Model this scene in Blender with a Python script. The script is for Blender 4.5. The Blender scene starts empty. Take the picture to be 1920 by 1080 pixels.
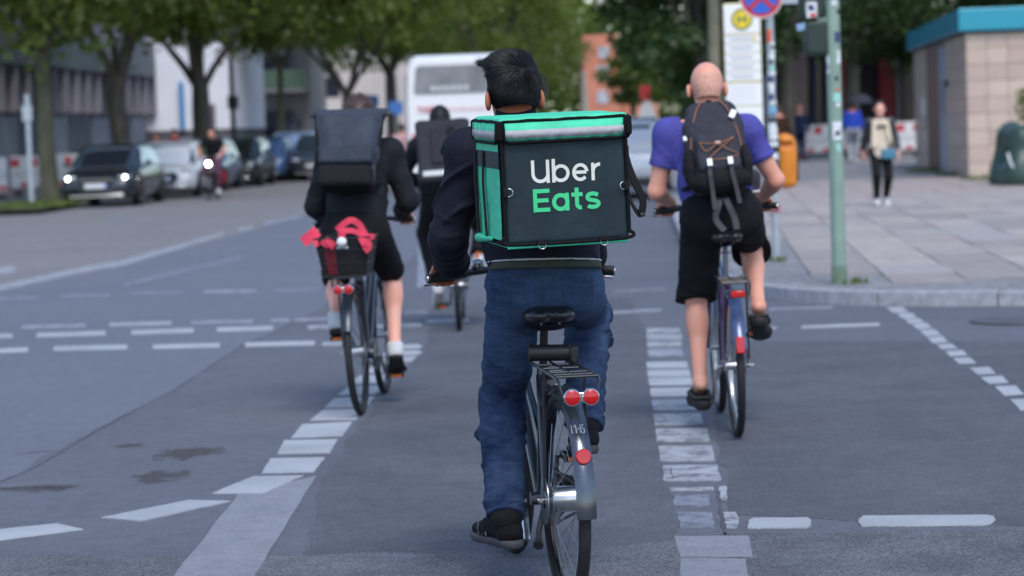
import bpy, math, random
import numpy as np
from mathutils import Vector, Matrix, Euler
random.seed(7); rng = np.random.default_rng(7)
SC = bpy.context.scene
COL = SC.collection
# ---------------------------------------------------------------- camera
FPX = 4730.0; CAMH = 1.54
PITCH = math.atan(304 / FPX); ROLL = math.radians(-2.0)
CR = (Matrix.Rotation(math.radians(90) - PITCH, 3, 'X') @ Matrix.Rotation(ROLL, 3, 'Z'))
CPOS = Vector((0, 0, CAMH))
cd = bpy.data.cameras.new('camera'); cam = bpy.data.objects.new('camera', cd); COL.objects.link(cam)
cam.matrix_world = Matrix.Translation(CPOS) @ CR.to_4x4()
cd.sensor_width = 36; cd.lens = FPX / 1920 * 36; cd.clip_start = .1; cd.clip_end = 2000
cd.dof.use_dof = True; cd.dof.focus_distance = 8.0; cd.dof.aperture_fstop = 3.6
SC.camera = cam
# ---------------------------------------------------------------- world, sun, exposure
W = bpy.data.worlds.new('World'); SC.world = W; W.use_nodes = True
wn = W.node_tree.nodes; sky = wn.new('ShaderNodeTexSky'); sky.sky_type = 'NISHITA'; sky.sun_disc = False
SUN_EL, SUN_AZ = math.radians(54), math.radians(166)     # azimuth: 0 = straight ahead of the camera, negative = left
sky.sun_elevation = SUN_EL; sky.sun_rotation = SUN_AZ
sky.air_density = 1.0; sky.dust_density = 1.0; sky.ozone_density = 1.5
W.node_tree.links.new(sky.outputs[0], wn['Background'].inputs[0]); wn['Background'].inputs[1].default_value = .15
sd = bpy.data.lights.new('sun', 'SUN'); sun = bpy.data.objects.new('sun', sd); COL.objects.link(sun)
sd.energy = 1.4; sd.angle = math.radians(24); sd.color = (1, .965, .93)
sdir = Vector((math.sin(SUN_AZ) * math.cos(SUN_EL), math.cos(SUN_AZ) * math.cos(SUN_EL), math.sin(SUN_EL)))
sun.rotation_euler = sdir.to_track_quat('Z', 'Y').to_euler(); sun.location = (0, 0, 40)
vs = SC.view_settings; SC.display_settings.display_device = 'sRGB'
vs.view_transform = 'Standard'; vs.look = 'None'; vs.gamma = 1; vs.exposure = .72; vs.use_curve_mapping = False
SC.cycles.use_denoising = True

# ---------------------------------------------------------------- helpers
def ray(px, py):
    return CR @ Vector(((px - 960) / FPX, (540 - py) / FPX, -1))
def at(px, py, d):                       # point d metres deep (along y) seen at that pixel
    r = ray(px, py); return CPOS + r * (d / r.y)
def gp(px, py, z=0.0):                   # point on the level z seen at that pixel
    r = ray(px, py); return CPOS + r * ((z - CAMH) / r.z)
def lin(c):
    c = c / 255; return c / 12.92 if c <= .04045 else ((c + .055) / 1.055) ** 2.4
def rgb(r, g, b): return (lin(r), lin(g), lin(b), 1)
MATS = {}
def mat(name, col, rough=.6, metal=0, var=0, vscale=8, bump=0, bscale=60, emit=0, coat=0, spec=None, alpha=1, col2=None, stretch=None, sheen=0, detail=4, bdist=.01):
    if name in MATS: return MATS[name]
    m = bpy.data.materials.new(name); m.use_nodes = True; MATS[name] = m
    nt = m.node_tree; b = nt.nodes['Principled BSDF']; L = nt.links.new
    if len(col) == 3: col = (*col, 1)
    b.inputs['Base Color'].default_value = col; b.inputs['Roughness'].default_value = rough; b.inputs['Metallic'].default_value = metal
    if coat: b.inputs['Coat Weight'].default_value = coat; b.inputs['Coat Roughness'].default_value = .08
    if spec is not None: b.inputs['Specular IOR Level'].default_value = spec
    if sheen: b.inputs['Sheen Weight'].default_value = sheen; b.inputs['Sheen Roughness'].default_value = .5
    if emit: b.inputs['Emission Color'].default_value = col; b.inputs['Emission Strength'].default_value = emit
    if alpha < 1: b.inputs['Alpha'].default_value = alpha
    if var or bump or col2:
        tc = nt.nodes.new('ShaderNodeTexCoord'); src = tc.outputs['Object']
        if stretch:
            mp = nt.nodes.new('ShaderNodeMapping'); mp.inputs['Scale'].default_value = stretch; L(src, mp.inputs[0]); src = mp.outputs[0]
    if var or col2:
        n = nt.nodes.new('ShaderNodeTexNoise'); n.inputs['Scale'].default_value = vscale; n.inputs['Detail'].default_value = detail; n.inputs['Roughness'].default_value = .6
        L(src, n.inputs['Vector'])
        r = nt.nodes.new('ShaderNodeValToRGB'); e = r.color_ramp.elements
        e[0].position = .3; e[1].position = .7
        c2 = col2 if col2 else tuple(min(1, c * (1 + var)) for c in col[:3]) + (1,)
        c1 = col if col2 else tuple(c * (1 - var) for c in col[:3]) + (1,)
        if len(c2) == 3: c2 = (*c2, 1)
        e[0].color = c1; e[1].color = c2
        L(n.outputs[0], r.inputs[0]); L(r.outputs[0], b.inputs['Base Color'])
    if bump:
        n = nt.nodes.new('ShaderNodeTexNoise'); n.inputs['Scale'].default_value = bscale; n.inputs['Detail'].default_value = 3; L(src, n.inputs['Vector'])
        bp = nt.nodes.new('ShaderNodeBump'); bp.inputs['Strength'].default_value = bump; bp.inputs['Distance'].default_value = bdist
        L(n.outputs[0], bp.inputs['Height']); L(bp.outputs[0], b.inputs['Normal'])
    return m

def tag(o, label=None, cat=None, group=None, kind=None):
    for k, v in (('label', label), ('category', cat), ('group', group), ('kind', kind)):
        if v: o[k] = v
    return o
def thing(name, label, cat, loc=(0, 0, 0), group=None, M=None):
    o = bpy.data.objects.new(name, None); COL.objects.link(o); o.empty_display_size = .1
    o.matrix_world = M if M is not None else Matrix.Translation(Vector(loc))
    return tag(o, label, cat, group)
def link(name, me, m=None, parent=None, world=False, smooth=35, bevel=0):
    """mesh -> object. world=True: mesh is in world coordinates though its parent sits elsewhere"""
    if m is not None and not me.materials: me.materials.append(m)
    o = bpy.data.objects.new(name, me); COL.objects.link(o)
    if parent is not None:
        o.parent = parent
        if world: o.matrix_parent_inverse = tree_world(parent).inverted()
    if bevel:
        b = o.modifiers.new('bevel', 'BEVEL'); b.width = bevel; b.segments = 2; b.limit_method = 'ANGLE'; b.angle_limit = math.radians(40)
    return o
def tree_world(o):
    m = o.matrix_basis.copy()
    if o.parent: m = tree_world(o.parent) @ o.matrix_parent_inverse @ m
    return m
def copy_tree(o, parent=None):
    c = o.copy(); COL.objects.link(c); c.parent = parent
    if parent is not None: c.matrix_parent_inverse = o.matrix_parent_inverse.copy()
    for ch in list(o.children): copy_tree(ch, c)
    return c

class MB:
    """collects shapes, builds one mesh object"""
    def __init__(s): s.v = []; s.f = []
    def add(s, vs, fs):
        n = len(s.v); s.v += [tuple(v) for v in vs]; s.f += [tuple(i + n for i in f) for f in fs]; return s
    def box(s, c, size, R=None):
        hx, hy, hz = (size[0] / 2, size[1] / 2, size[2] / 2); c = Vector(c)
        vs = [Vector((x, y, z)) for z in (-hz, hz) for y in (-hy, hy) for x in (-hx, hx)]
        if R is not None: vs = [R @ v for v in vs]
        return s.add([c + v for v in vs], [(0, 2, 3, 1), (4, 5, 7, 6), (0, 1, 5, 4), (2, 6, 7, 3), (0, 4, 6, 2), (1, 3, 7, 5)])
    def tube(s, pts, r, n=10, cap=True, flat=None, closed=False):
        """r: number or list; flat=(dir, factor) squashes the section"""
        pts = [Vector(p) for p in pts]; k = len(pts)
        rs = r if isinstance(r, (list, tuple)) else [r] * k
        up = None; rings = []
        for i, p in enumerate(pts):
            if closed: t = pts[(i + 1) % k] - pts[i - 1]
            else: t = pts[min(i + 1, k - 1)] - pts[max(i - 1, 0)]
            if t.length < 1e-9: t = Vector((0, 0, 1))
            t.normalize()
            if up is None:
                a = Vector((0, 0, 1)) if abs(t.z) < .9 else Vector((1, 0, 0))
                up = (a - t * a.dot(t)).normalized()
            else:
                up = up - t * up.dot(t)
                up = up.normalized() if up.length > 1e-6 else Vector((1, 0, 0))
            b = t.cross(up)
            ring = []
            for j in range(n):
                a = 2 * math.pi * j / n; q = (up * math.cos(a) + b * math.sin(a)) * rs[i]
                if flat: q = q - flat[0] * q.dot(flat[0]) * (1 - flat[1])
                ring.append(p + q)
            rings.append(ring)
        vs = [v for rg in rings for v in rg]; fs = []
        for i in range(k if closed else k - 1):
            i2 = (i + 1) % k
            for j in range(n):
                fs.append((i * n + j, i * n + (j + 1) % n, i2 * n + (j + 1) % n, i2 * n + j))
        if cap and not closed: fs += [tuple(range(n))[::-1], tuple((k - 1) * n + j for j in range(n))]
        return s.add(vs, fs)
    def lathe(s, c, axis, prof, n=24, cap=True):
        """prof: list of (along axis, radius)"""
        c = Vector(c); ax = Vector(axis).normalized()
        a = Vector((0, 0, 1)) if abs(ax.z) < .9 else Vector((1, 0, 0))
        u = (a - ax * a.dot(ax)).normalized(); w = ax.cross(u); vs = []; fs = []
        for h, r in prof:
            for j in range(n):
                t = 2 * math.pi * j / n; vs.append(c + ax * h + (u * math.cos(t) + w * math.sin(t)) * r)
        for i in range(len(prof) - 1):
            for j in range(n):
                fs.append((i * n + j, i * n + (j + 1) % n, (i + 1) * n + (j + 1) % n, (i + 1) * n + j))
        if cap: fs += [tuple(range(n))[::-1], tuple((len(prof) - 1) * n + j for j in range(n))]
        return s.add(vs, fs)
    def torus(s, c, axis, R, r, n=40, m=8, a0=0, a1=2 * math.pi, sx=1):
        c = Vector(c); ax = Vector(axis).normalized()
        a = Vector((0, 0, 1)) if abs(ax.z) < .9 else Vector((1, 0, 0))
        u = (a - ax * a.dot(ax)).normalized(); w = ax.cross(u); full = a1 - a0 > 6.28
        k = n if full else n + 1; vs = []; fs = []
        for i in range(k):
            t = a0 + (a1 - a0) * i / n; d = u * math.cos(t) + w * math.sin(t)
            for j in range(m):
                q = 2 * math.pi * j / m; vs.append(c + d * (R + r * math.cos(q)) + ax * r * sx * math.sin(q))
        for i in range(n):
            i2 = (i + 1) % k
            for j in range(m): fs.append((i * m + j, i * m + (j + 1) % m, i2 * m + (j + 1) % m, i2 * m + j))
        if not full: fs += [tuple(range(m))[::-1], tuple(n * m + j for j in range(m))]
        return s.add(vs, fs)
    def loft(s, rings, cap=True, closed=False):
        n = len(rings[0]); vs = [v for r in rings for v in r]; fs = []
        for i in range(len(rings) - (0 if closed else 1)):
            i2 = (i + 1) % len(rings)
            for j in range(n): fs.append((i * n + j, i * n + (j + 1) % n, i2 * n + (j + 1) % n, i2 * n + j))
        if cap and not closed: fs += [tuple(range(n))[::-1], tuple((len(rings) - 1) * n + j for j in range(n))]
        return s.add(vs, fs)
    def poly(s, pts, thick=0, up=Vector((0, 0, 1))):
        """flat polygon; thick extrudes along -up"""
        pts = [Vector(p) for p in pts]; n = len(pts)
        if not thick: return s.add(pts, [tuple(range(n))])
        lo = [p - up * thick for p in pts]
        return s.add(pts + lo, [tuple(range(n)), tuple(range(2 * n - 1, n - 1, -1))] + [(j, j + n, (j + 1) % n + n, (j + 1) % n) for j in range(n)])
    def sphere(s, c, r, n=14, m=9, R=None):
        c = Vector(c); r = r if isinstance(r, (tuple, list)) else (r, r, r); vs = []; fs = []
        for i in range(1, m):
            t = math.pi * i / m
            for j in range(n):
                a = 2 * math.pi * j / n; v = Vector((r[0] * math.sin(t) * math.cos(a), r[1] * math.sin(t) * math.sin(a), r[2] * math.cos(t)))
                vs.append(c + (R @ v if R is not None else v))
        T = Vector((0, 0, r[2])); B = -T
        if R is not None: T, B = R @ T, R @ B
        vs += [c + T, c + B]
        for i in range(m - 2):
            for j in range(n): fs.append((i * n + j, (i + 1) * n + j, (i + 1) * n + (j + 1) % n, i * n + (j + 1) % n))
        k = (m - 1) * n
        for j in range(n): fs += [(k, j, (j + 1) % n), (k + 1, (m - 2) * n + (j + 1) % n, (m - 2) * n + j)]
        return s.add(vs, fs)
    def mesh(s, name, smooth=35):
        me = bpy.data.meshes.new(name); me.from_pydata(s.v, [], s.f); me.validate()
        import bmesh
        bm = bmesh.new(); bm.from_mesh(me); bmesh.ops.recalc_face_normals(bm, faces=bm.faces); bm.to_mesh(me); bm.free()
        if smooth:
            me.shade_smooth(); me.set_sharp_from_angle(angle=math.radians(smooth))
        return me
    def build(s, name, m=None, parent=None, world=False, smooth=35, bevel=0):
        return link(name, s.mesh(name, smooth), m, parent, world, smooth, bevel)

# ---------------------------------------------------------------- implicit bodies (smooth union of tapered limbs, surface nets)
def V3(p): return np.array((p[0], p[1], p[2]), dtype=np.float32)
class SDF:
    def __init__(s, lo, hi, vox):
        s.lo = np.array(lo, np.float32); s.vox = vox
        s.n = [int(math.ceil((hi[i] - lo[i]) / vox)) + 1 for i in range(3)]
        s.ax = [np.float32(lo[i]) + np.arange(s.n[i], dtype=np.float32) * np.float32(vox) for i in range(3)]
        s.val = np.full(s.n, 1.0, np.float32)
    def block(s, lo, hi):
        sl = []
        for i in range(3):
            a = max(0, int((lo[i] - s.lo[i]) / s.vox) - 1); b = min(s.n[i], int((hi[i] - s.lo[i]) / s.vox) + 3)
            if b <= a: return None
            sl.append(slice(a, b))
        X = s.ax[0][sl[0]][:, None, None]; Y = s.ax[1][sl[1]][None, :, None]; Z = s.ax[2][sl[2]][None, None, :]
        return tuple(sl), X, Y, Z
    def merge(s, sl, d, k, sub=False):
        a = s.val[sl]
        if sub: a, d = -a, d
        if k > 0:
            h = np.clip(.5 + .5 * (d - a) / k, 0, 1); r = d * (1 - h) + a * h - k * h * (1 - h)
        else: r = np.minimum(a, d)
        s.val[sl] = -r if sub else r
    def cap(s, a, b, ra, rb, k=.02, sq=None, wr=None, sub=False, mid=None):
        """tapered limb; sq=(dir, f): section f times thinner along dir; wr=f(t, ang, X, Y, Z): fold depth; mid=(t, dr): bulge"""
        a, b = V3(a), V3(b); m = max(ra, rb) + .05 + k
        blk = s.block(np.minimum(a, b) - m, np.maximum(a, b) + m)
        if blk is None: return s
        sl, X, Y, Z = blk; ab = b - a; L2 = float(ab @ ab) + 1e-9
        px, py, pz = X - a[0], Y - a[1], Z - a[2]
        t = np.clip((px * ab[0] + py * ab[1] + pz * ab[2]) / L2, 0, 1)
        qx, qy, qz = px - t * ab[0], py - t * ab[1], pz - t * ab[2]
        if sq:
            dv, f = V3(Vector(sq[0]).normalized()), sq[1]; dd = (qx * dv[0] + qy * dv[1] + qz * dv[2]) * (f - 1)
            qx, qy, qz = qx + dd * dv[0], qy + dd * dv[1], qz + dd * dv[2]
        r = ra + (rb - ra) * t
        if mid: r = r + mid[1] * np.exp(-((t - mid[0]) / .22) ** 2)
        d = np.sqrt(qx * qx + qy * qy + qz * qz) - r
        if wr is not None: d = d - wr(t, X, Y, Z)
        s.merge(sl, d.astype(np.float32), k, sub); return s
    def ell(s, c, r, k=.02, R=None, sub=False, wr=None):
        c = V3(c); m = max(r) + .05 + k; blk = s.block(c - m, c + m)
        if blk is None: return s
        sl, X, Y, Z = blk; px, py, pz = X - c[0], Y - c[1], Z - c[2]
        if R is not None:
            q = [px * R[0][i] + py * R[1][i] + pz * R[2][i] for i in range(3)]
        else: q = [px, py, pz]
        u = np.sqrt((q[0] / r[0]) ** 2 + (q[1] / r[1]) ** 2 + (q[2] / r[2]) ** 2)
        g = np.sqrt((q[0] / r[0] ** 2) ** 2 + (q[1] / r[1] ** 2) ** 2 + (q[2] / r[2] ** 2) ** 2) + 1e-6
        d = u * (u - 1) / g
        if wr is not None: d = d - wr(0, X, Y, Z)
        s.merge(sl, d.astype(np.float32), k, sub); return s
    def rbox(s, c, h, rad=.01, k=.0, R=None, sub=False, wr=None):
        c = V3(c); m = float(np.linalg.norm(h)) + .05; blk = s.block(c - m, c + m)
        if blk is None: return s
        sl, X, Y, Z = blk; px, py, pz = X - c[0], Y - c[1], Z - c[2]
        q = [px * R[0][i] + py * R[1][i] + pz * R[2][i] for i in range(3)] if R is not None else [px + 0 * py + 0 * pz, py + 0 * px + 0 * pz, pz + 0 * px + 0 * py]
        q = [np.abs(q[i]) - (h[i] - rad) for i in range(3)]
        d = np.sqrt(sum(np.maximum(x, 0) ** 2 for x in q)) + np.minimum(np.maximum(np.maximum(q[0], q[1]), q[2]), 0) - rad
        if wr is not None: d = d - wr(0, X, Y, Z)
        s.merge(sl, d.astype(np.float32), k, sub); return s
    def cut(s, p, nrm, region=None):
        """remove what lies on the side nrm points to"""
        blk = s.block(*region) if region else s.block(s.lo, [s.ax[i][-1] for i in range(3)])
        if blk is None: return s
        sl, X, Y, Z = blk; n = Vector(nrm).normalized()
        d = (X - p[0]) * n[0] + (Y - p[1]) * n[1] + (Z - p[2]) * n[2]
        s.val[sl] = np.maximum(s.val[sl], d); return s
    def disp(s, fn):
        X, Y, Z = s.ax[0][:, None, None], s.ax[1][None, :, None], s.ax[2][None, None, :]
        s.val -= fn(X, Y, Z).astype(np.float32); return s
    def mesh(s, name):
        v = s.val; v[0], v[-1] = 1, 1; v[:, 0], v[:, -1] = 1, 1; v[:, :, 0], v[:, :, -1] = 1, 1
        ins = v < 0
        c8 = [(i, j, k) for i in (0, 1) for j in (0, 1) for k in (0, 1)]
        nx, ny, nz = s.n
        cnt = np.zeros((nx - 1, ny - 1, nz - 1), np.int8)
        for i, j, k in c8: cnt += ins[i:nx - 1 + i, j:ny - 1 + j, k:nz - 1 + k]
        act = (cnt > 0) & (cnt < 8); ci = np.argwhere(act); N = len(ci)
        if N == 0: return bpy.data.meshes.new(name)
        idx = np.full(act.shape, -1, np.int32); idx[act] = np.arange(N)
        cv = np.stack([v[ci[:, 0] + i, ci[:, 1] + j, ci[:, 2] + k] for i, j, k in c8], 1)
        P = np.zeros((N, 3), np.float32); C = np.zeros(N, np.float32)
        for a in range(8):
            for b in range(a + 1, 8):
                if sum(abs(c8[a][q] - c8[b][q]) for q in range(3)) != 1: continue
                va, vb = cv[:, a], cv[:, b]; x = (va < 0) != (vb < 0)
                t = np.where(x, va / np.where(x, va - vb, 1), 0)[:, None]
                ca, cb = np.array(c8[a], np.float32), np.array(c8[b], np.float32)
                P += np.where(x[:, None], ca + t * (cb - ca), 0); C += x
        P = (P / C[:, None] + ci) * s.vox + s.lo
        quads = []
        for ax in range(3):
            b, c = (ax + 1) % 3, (ax + 2) % 3
            sl0 = [slice(None)] * 3; sl1 = [slice(None)] * 3
            sl0[ax] = slice(0, s.n[ax] - 1); sl1[ax] = slice(1, s.n[ax])
            e = ins[tuple(sl0)] != ins[tuple(sl1)]; g = np.argwhere(e)
            if not len(g): continue
            sgn = ins[tuple(sl0)][e]
            def cell(db, dc):
                q = g.copy(); q[:, b] -= db; q[:, c] -= dc; return idx[q[:, 0], q[:, 1], q[:, 2]]
            q = np.stack([cell(1, 1), cell(0, 1), cell(0, 0), cell(1, 0)], 1)
            q[~sgn] = q[~sgn][:, ::-1]; quads.append(q)
        Q = np.concatenate(quads); me = bpy.data.meshes.new(name)
        me.vertices.add(N); me.vertices.foreach_set('co', P.ravel())
        me.loops.add(len(Q) * 4); me.loops.foreach_set('vertex_index', Q.ravel().astype(np.int32))
        me.polygons.add(len(Q)); me.polygons.foreach_set('loop_start', np.arange(len(Q), dtype=np.int32) * 4)
        me.update(calc_edges=True); me.validate(); me.shade_smooth()
        return me
def snoise(X, Y, Z, f, seed=0, n=5):
    r = np.random.default_rng(seed); o = 0
    for _ in range(n):
        d = r.normal(size=3); d = d / np.linalg.norm(d) * f * r.uniform(.6, 1.5); o = o + np.sin(X * d[0] + Y * d[1] + Z * d[2] + r.uniform(0, 6.28))
    return o / n
# ---------------------------------------------------------------- shared materials
m_tyre = mat('tyre_rubber', (.012, .012, .013), .75, 0, .3, 30, .3, 200)
m_alu = mat('aluminium', (.62, .63, .65), .28, 1, .1, 40)
m_steel = mat('dull_steel', (.30, .31, .33), .35, 1)
m_black = mat('black_plastic', (.012, .012, .013), .45, 0, 0, 8, .1, 300)
m_blackp = mat('black_paint', (.010, .010, .012), .3, 0, coat=.4)
m_red = mat('red_lens', (.42, .004, .006), .2, coat=.5, emit=.06)
m_orange = mat('orange_reflector', (.85, .18, .01), .25, coat=.5)
m_white = mat('white_plastic', (.7, .71, .72), .4)
# ================================================================ setting: ground, road, markings, pavements
SY = math.radians(2.8)                                     # the street runs 2.8 degrees to the right of the view
SD = Vector((math.sin(SY), math.cos(SY), 0)); SR = Vector((math.cos(SY), -math.sin(SY), 0))
def asphalt(name, c1, c2, grain=.5, big=.5, wear=0, paint=None, rough=.82, agg=75, bstr=.55):
    m = bpy.data.materials.new(name); m.use_nodes = True; MATS[name] = m; nt = m.node_tree; L = nt.links.new; N = nt.nodes.new
    b = nt.nodes['Principled BSDF']; b.inputs['Roughness'].default_value = rough
    b.inputs['Specular IOR Level'].default_value = .35
    tc = N('ShaderNodeTexCoord'); P = tc.outputs['Object']
    n1 = N('ShaderNodeTexNoise'); n1.inputs['Scale'].default_value = big; n1.inputs['Detail'].default_value = 6; n1.inputs['Roughness'].default_value = .65; L(P, n1.inputs[0])
    n2 = N('ShaderNodeTexNoise'); n2.inputs['Scale'].default_value = 130; n2.inputs['Detail'].default_value = 2; L(P, n2.inputs[0])
    n3 = N('ShaderNodeTexVoronoi'); n3.inputs['Scale'].default_value = agg; L(P, n3.inputs[0])
    mx = N('ShaderNodeMix'); mx.data_type = 'RGBA'; mx.inputs[6].default_value = (*c1, 1); mx.inputs[7].default_value = (*c2, 1)
    r1 = N('ShaderNodeMapRange'); r1.inputs[1].default_value = .3; r1.inputs[2].default_value = .7; L(n1.outputs[0], r1.inputs[0]); L(r1.outputs[0], mx.inputs[0])
    # aggregate: light and dark chips
    r2 = N('ShaderNodeMapRange'); r2.inputs[1].default_value = .25; r2.inputs[2].default_value = .75; r2.inputs[3].default_value = 1 - grain; r2.inputs[4].default_value = 1 + grain; L(n2.outputs[0], r2.inputs[0])
    n4 = N('ShaderNodeTexNoise'); n4.inputs['Scale'].default_value = 9; n4.inputs['Detail'].default_value = 7; n4.inputs['Roughness'].default_value = .8; L(P, n4.inputs[0])
    r4 = N('ShaderNodeMapRange'); r4.inputs[1].default_value = .3; r4.inputs[2].default_value = .7; r4.inputs[3].default_value = .80; r4.inputs[4].default_value = 1.20; L(n4.outputs[0], r4.inputs[0])
    mu = N('ShaderNodeMath'); mu.operation = 'MULTIPLY'; L(r2.outputs[0], mu.inputs[0]); L(r4.outputs[0], mu.inputs[1])
    sc = N('ShaderNodeVectorMath'); sc.operation = 'SCALE'; L(mx.outputs[2], sc.inputs[0]); L(mu.outputs[0], sc.inputs[3])
    col = sc.outputs[0]
    if paint:
        nw = N('ShaderNodeTexNoise'); nw.inputs['Scale'].default_value = 9; nw.inputs['Detail'].default_value = 8; nw.inputs['Roughness'].default_value = .75; L(P, nw.inputs[0])
        rw = N('ShaderNodeMapRange'); rw.inputs[1].default_value = wear - .07; rw.inputs[2].default_value = wear + .07; L(nw.outputs[0], rw.inputs[0])
        nv = N('ShaderNodeTexNoise'); nv.inputs['Scale'].default_value = 2.3; nv.inputs['Detail'].default_value = 5; L(P, nv.inputs[0])
        rv = N('ShaderNodeMapRange'); rv.inputs[1].default_value = .3; rv.inputs[2].default_value = .7; rv.inputs[3].default_value = .8; rv.inputs[4].default_value = 1.05; L(nv.outputs[0], rv.inputs[0])
        pv = N('ShaderNodeVectorMath'); pv.operation = 'SCALE'; pv.inputs[0].default_value = paint; L(rv.outputs[0], pv.inputs[3])
        mp = N('ShaderNodeMix'); mp.data_type = 'RGBA'; L(rw.outputs[0], mp.inputs[0]); L(col, mp.inputs[6]); L(pv.outputs[0], mp.inputs[7]); col = mp.outputs[2]
    L(col, b.inputs['Base Color'])
    bp = N('ShaderNodeBump'); bp.inputs['Strength'].default_value = bstr; bp.inputs['Distance'].default_value = .006
    L(n3.outputs[0], bp.inputs['Height']); L(bp.outputs[0], b.inputs['Normal'])
    return m
A1, A2 = (.088, .095, .116), (.122, .130, .154)
m_road = asphalt('asphalt', A1, A2)
m_blue = asphalt('asphalt_dense', (.118, .130, .162), (.138, .150, .184), .2, .35)
m_old = asphalt('asphalt_old', (.165, .160, .166), (.21, .20, .205), .25, .6)
m_lane = asphalt('asphalt_lane', (.068, .073, .088), (.102, .107, .126), .5, 1.4)
m_coarse = asphalt('asphalt_coarse', (.066, .070, .084), (.140, .146, .166), .85, 1.5, agg=48, bstr=.9)
m_seal = asphalt('sealed_strip', (.190, .202, .235), (.225, .236, .27), .2, 2.5)
m_tar = asphalt('bitumen', (.060, .064, .076), (.085, .09, .105), .3, 3)
m_stain0 = asphalt('stain_dark', (.085, .080, .086), (.125, .120, .125), .4, 6)
def soft_stain(name, c):
    m = bpy.data.materials.new(name); m.use_nodes = True; nt = m.node_tree; N = nt.nodes.new; L = nt.links.new; b = nt.nodes['Principled BSDF']; b.inputs['Base Color'].default_value = (*c, 1); b.inputs['Roughness'].default_value = .75
    tc = N('ShaderNodeTexCoord'); mp = N('ShaderNodeMapping'); mp.inputs['Location'].default_value = (-1, -1, 0); mp.inputs['Scale'].default_value = (2, 2, 0); L(tc.outputs['Generated'], mp.inputs[0])
    ln = N('ShaderNodeVectorMath'); ln.operation = 'LENGTH'; L(mp.outputs[0], ln.inputs[0]); n = N('ShaderNodeTexNoise'); n.inputs['Scale'].default_value = 7; n.inputs['Detail'].default_value = 8; n.inputs['Roughness'].default_value = .7; L(tc.outputs['Object'], n.inputs[0])
    a = N('ShaderNodeMath'); a.operation = 'MULTIPLY_ADD'; a.inputs[1].default_value = 3.6; a.inputs[2].default_value = -1.15; L(n.outputs[0], a.inputs[0]); s = N('ShaderNodeMath'); s.operation = 'SUBTRACT'; L(a.outputs[0], s.inputs[0]); L(ln.outputs[1], s.inputs[1])
    r = N('ShaderNodeMapRange'); r.inputs[1].default_value = -.05; r.inputs[2].default_value = .25; r.inputs[4].default_value = .62; L(s.outputs[0], r.inputs[0]); L(r.outputs[0], b.inputs['Alpha']); return m
m_stain = soft_stain('stain', (.072, .062, .060)); m_damp = soft_stain('damp_patch', (.088, .088, .098))
PW = (.37, .39, .42)
m_paint = asphalt('road_paint', A1, A2, .3, .5, .30, PW, .6)
m_paint2 = asphalt('road_paint_worn', A1, A2, .3, .5, .45, (.35, .37, .40), .65)
m_paint3 = asphalt('road_paint_faint', (.118, .132, .170), (.14, .153, .192), .3, .5, .47, (.30, .325, .375), .7)
m_paint4 = asphalt('road_paint_ghost', (.118, .132, .170), (.14, .153, .192), .3, .5, .50, (.225, .245, .295), .75)

g = MB().poly([(-700, -60, -.03), (700, -60, -.03), (700, 1200, -.03), (-700, 1200, -.03)]).build('ground', m_old, smooth=0); tag(g, 'grey paved ground reaching to the horizon', 'ground', kind='structure')
road = MB().poly([(-60, -20, 0), (40, -20, 0), (60, 420, 0), (-40, 420, 0)]).build('road', m_road, smooth=0)
tag(road, 'wide asphalt junction with white cycle lane markings', 'road', kind='structure')
def jag(pts, amp=.02, step=.25, seed=1):
    r = random.Random(seed); out = []; n = len(pts)
    for i in range(n):
        a, b = pts[i], pts[(i + 1) % n]; k = max(1, min(60, int((b - a).length / step)))
        for j in range(k):
            p = a.lerp(b, j / k); out.append(p + Vector((r.uniform(-amp, amp), r.uniform(-amp, amp), 0)) if j else p)
    return out
def sheet(name, px, z, m, amp=0, seed=1, world=None, step=.25):
    pts = world if world else [gp(x, y) for x, y in px]
    pts = [Vector((p.x, p.y, z)) for p in pts]
    if amp: pts = jag(pts, amp, step, seed)
    return MB().poly(pts, 0 if name == 'oil_stain' else z + .004).build(name, m, road, smooth=0)
# large patches of differing asphalt
sheet('asphalt_patch', [(-420, 1080), (8, 900), (209, 792), (337, 725), (454, 648), (560, 600), (800, 470), (1010, 340), (700, 370), (420, 440), (165, 506), (-500, 640)], .0020, m_blue, .03, 2)
sheet('asphalt_patch', [(-700, 700), (-500, 600), (165, 512), (419, 446), (700, 368), (1060, 285), (960, 275), (-900, 470)], .0030, m_old, .03, 3)
sheet('asphalt_patch', [(810, 560), (1180, 560), (1215, 640), (1230, 780), (1260, 930), (1290, 1300), (520, 1300), (600, 900), (700, 760), (800, 650)], .0020, m_lane, .02, 4)
sheet('asphalt_patch', [(1370, 640), (2200, 640), (2500, 1010), (1370, 965), (1340, 780)], .0020, m_lane, .03, 15)
sheet('asphalt_patch', [(-500, 1047), (980, 1038), (1260, 1015), (1400, 1000), (2700, 985), (3000, 1500), (-900, 1500)], .0030, m_coarse, .05, 5)
sheet('sealed_strip', [(446, 929), (594, 893), (478, 1080), (410, 1180), (262, 1180), (327, 1080)], .0042, m_seal, .004, 6)
sheet('sealed_strip', [(1264, 1007), (1404, 1006), (1412, 1046), (1276, 1046)], .0042, m_seal, .012, 7)
sheet('sealed_strip', [(1277, 1048), (1398, 1050), (1420, 1110), (1290, 1110)], .0046, m_seal, .02, 8)
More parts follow.
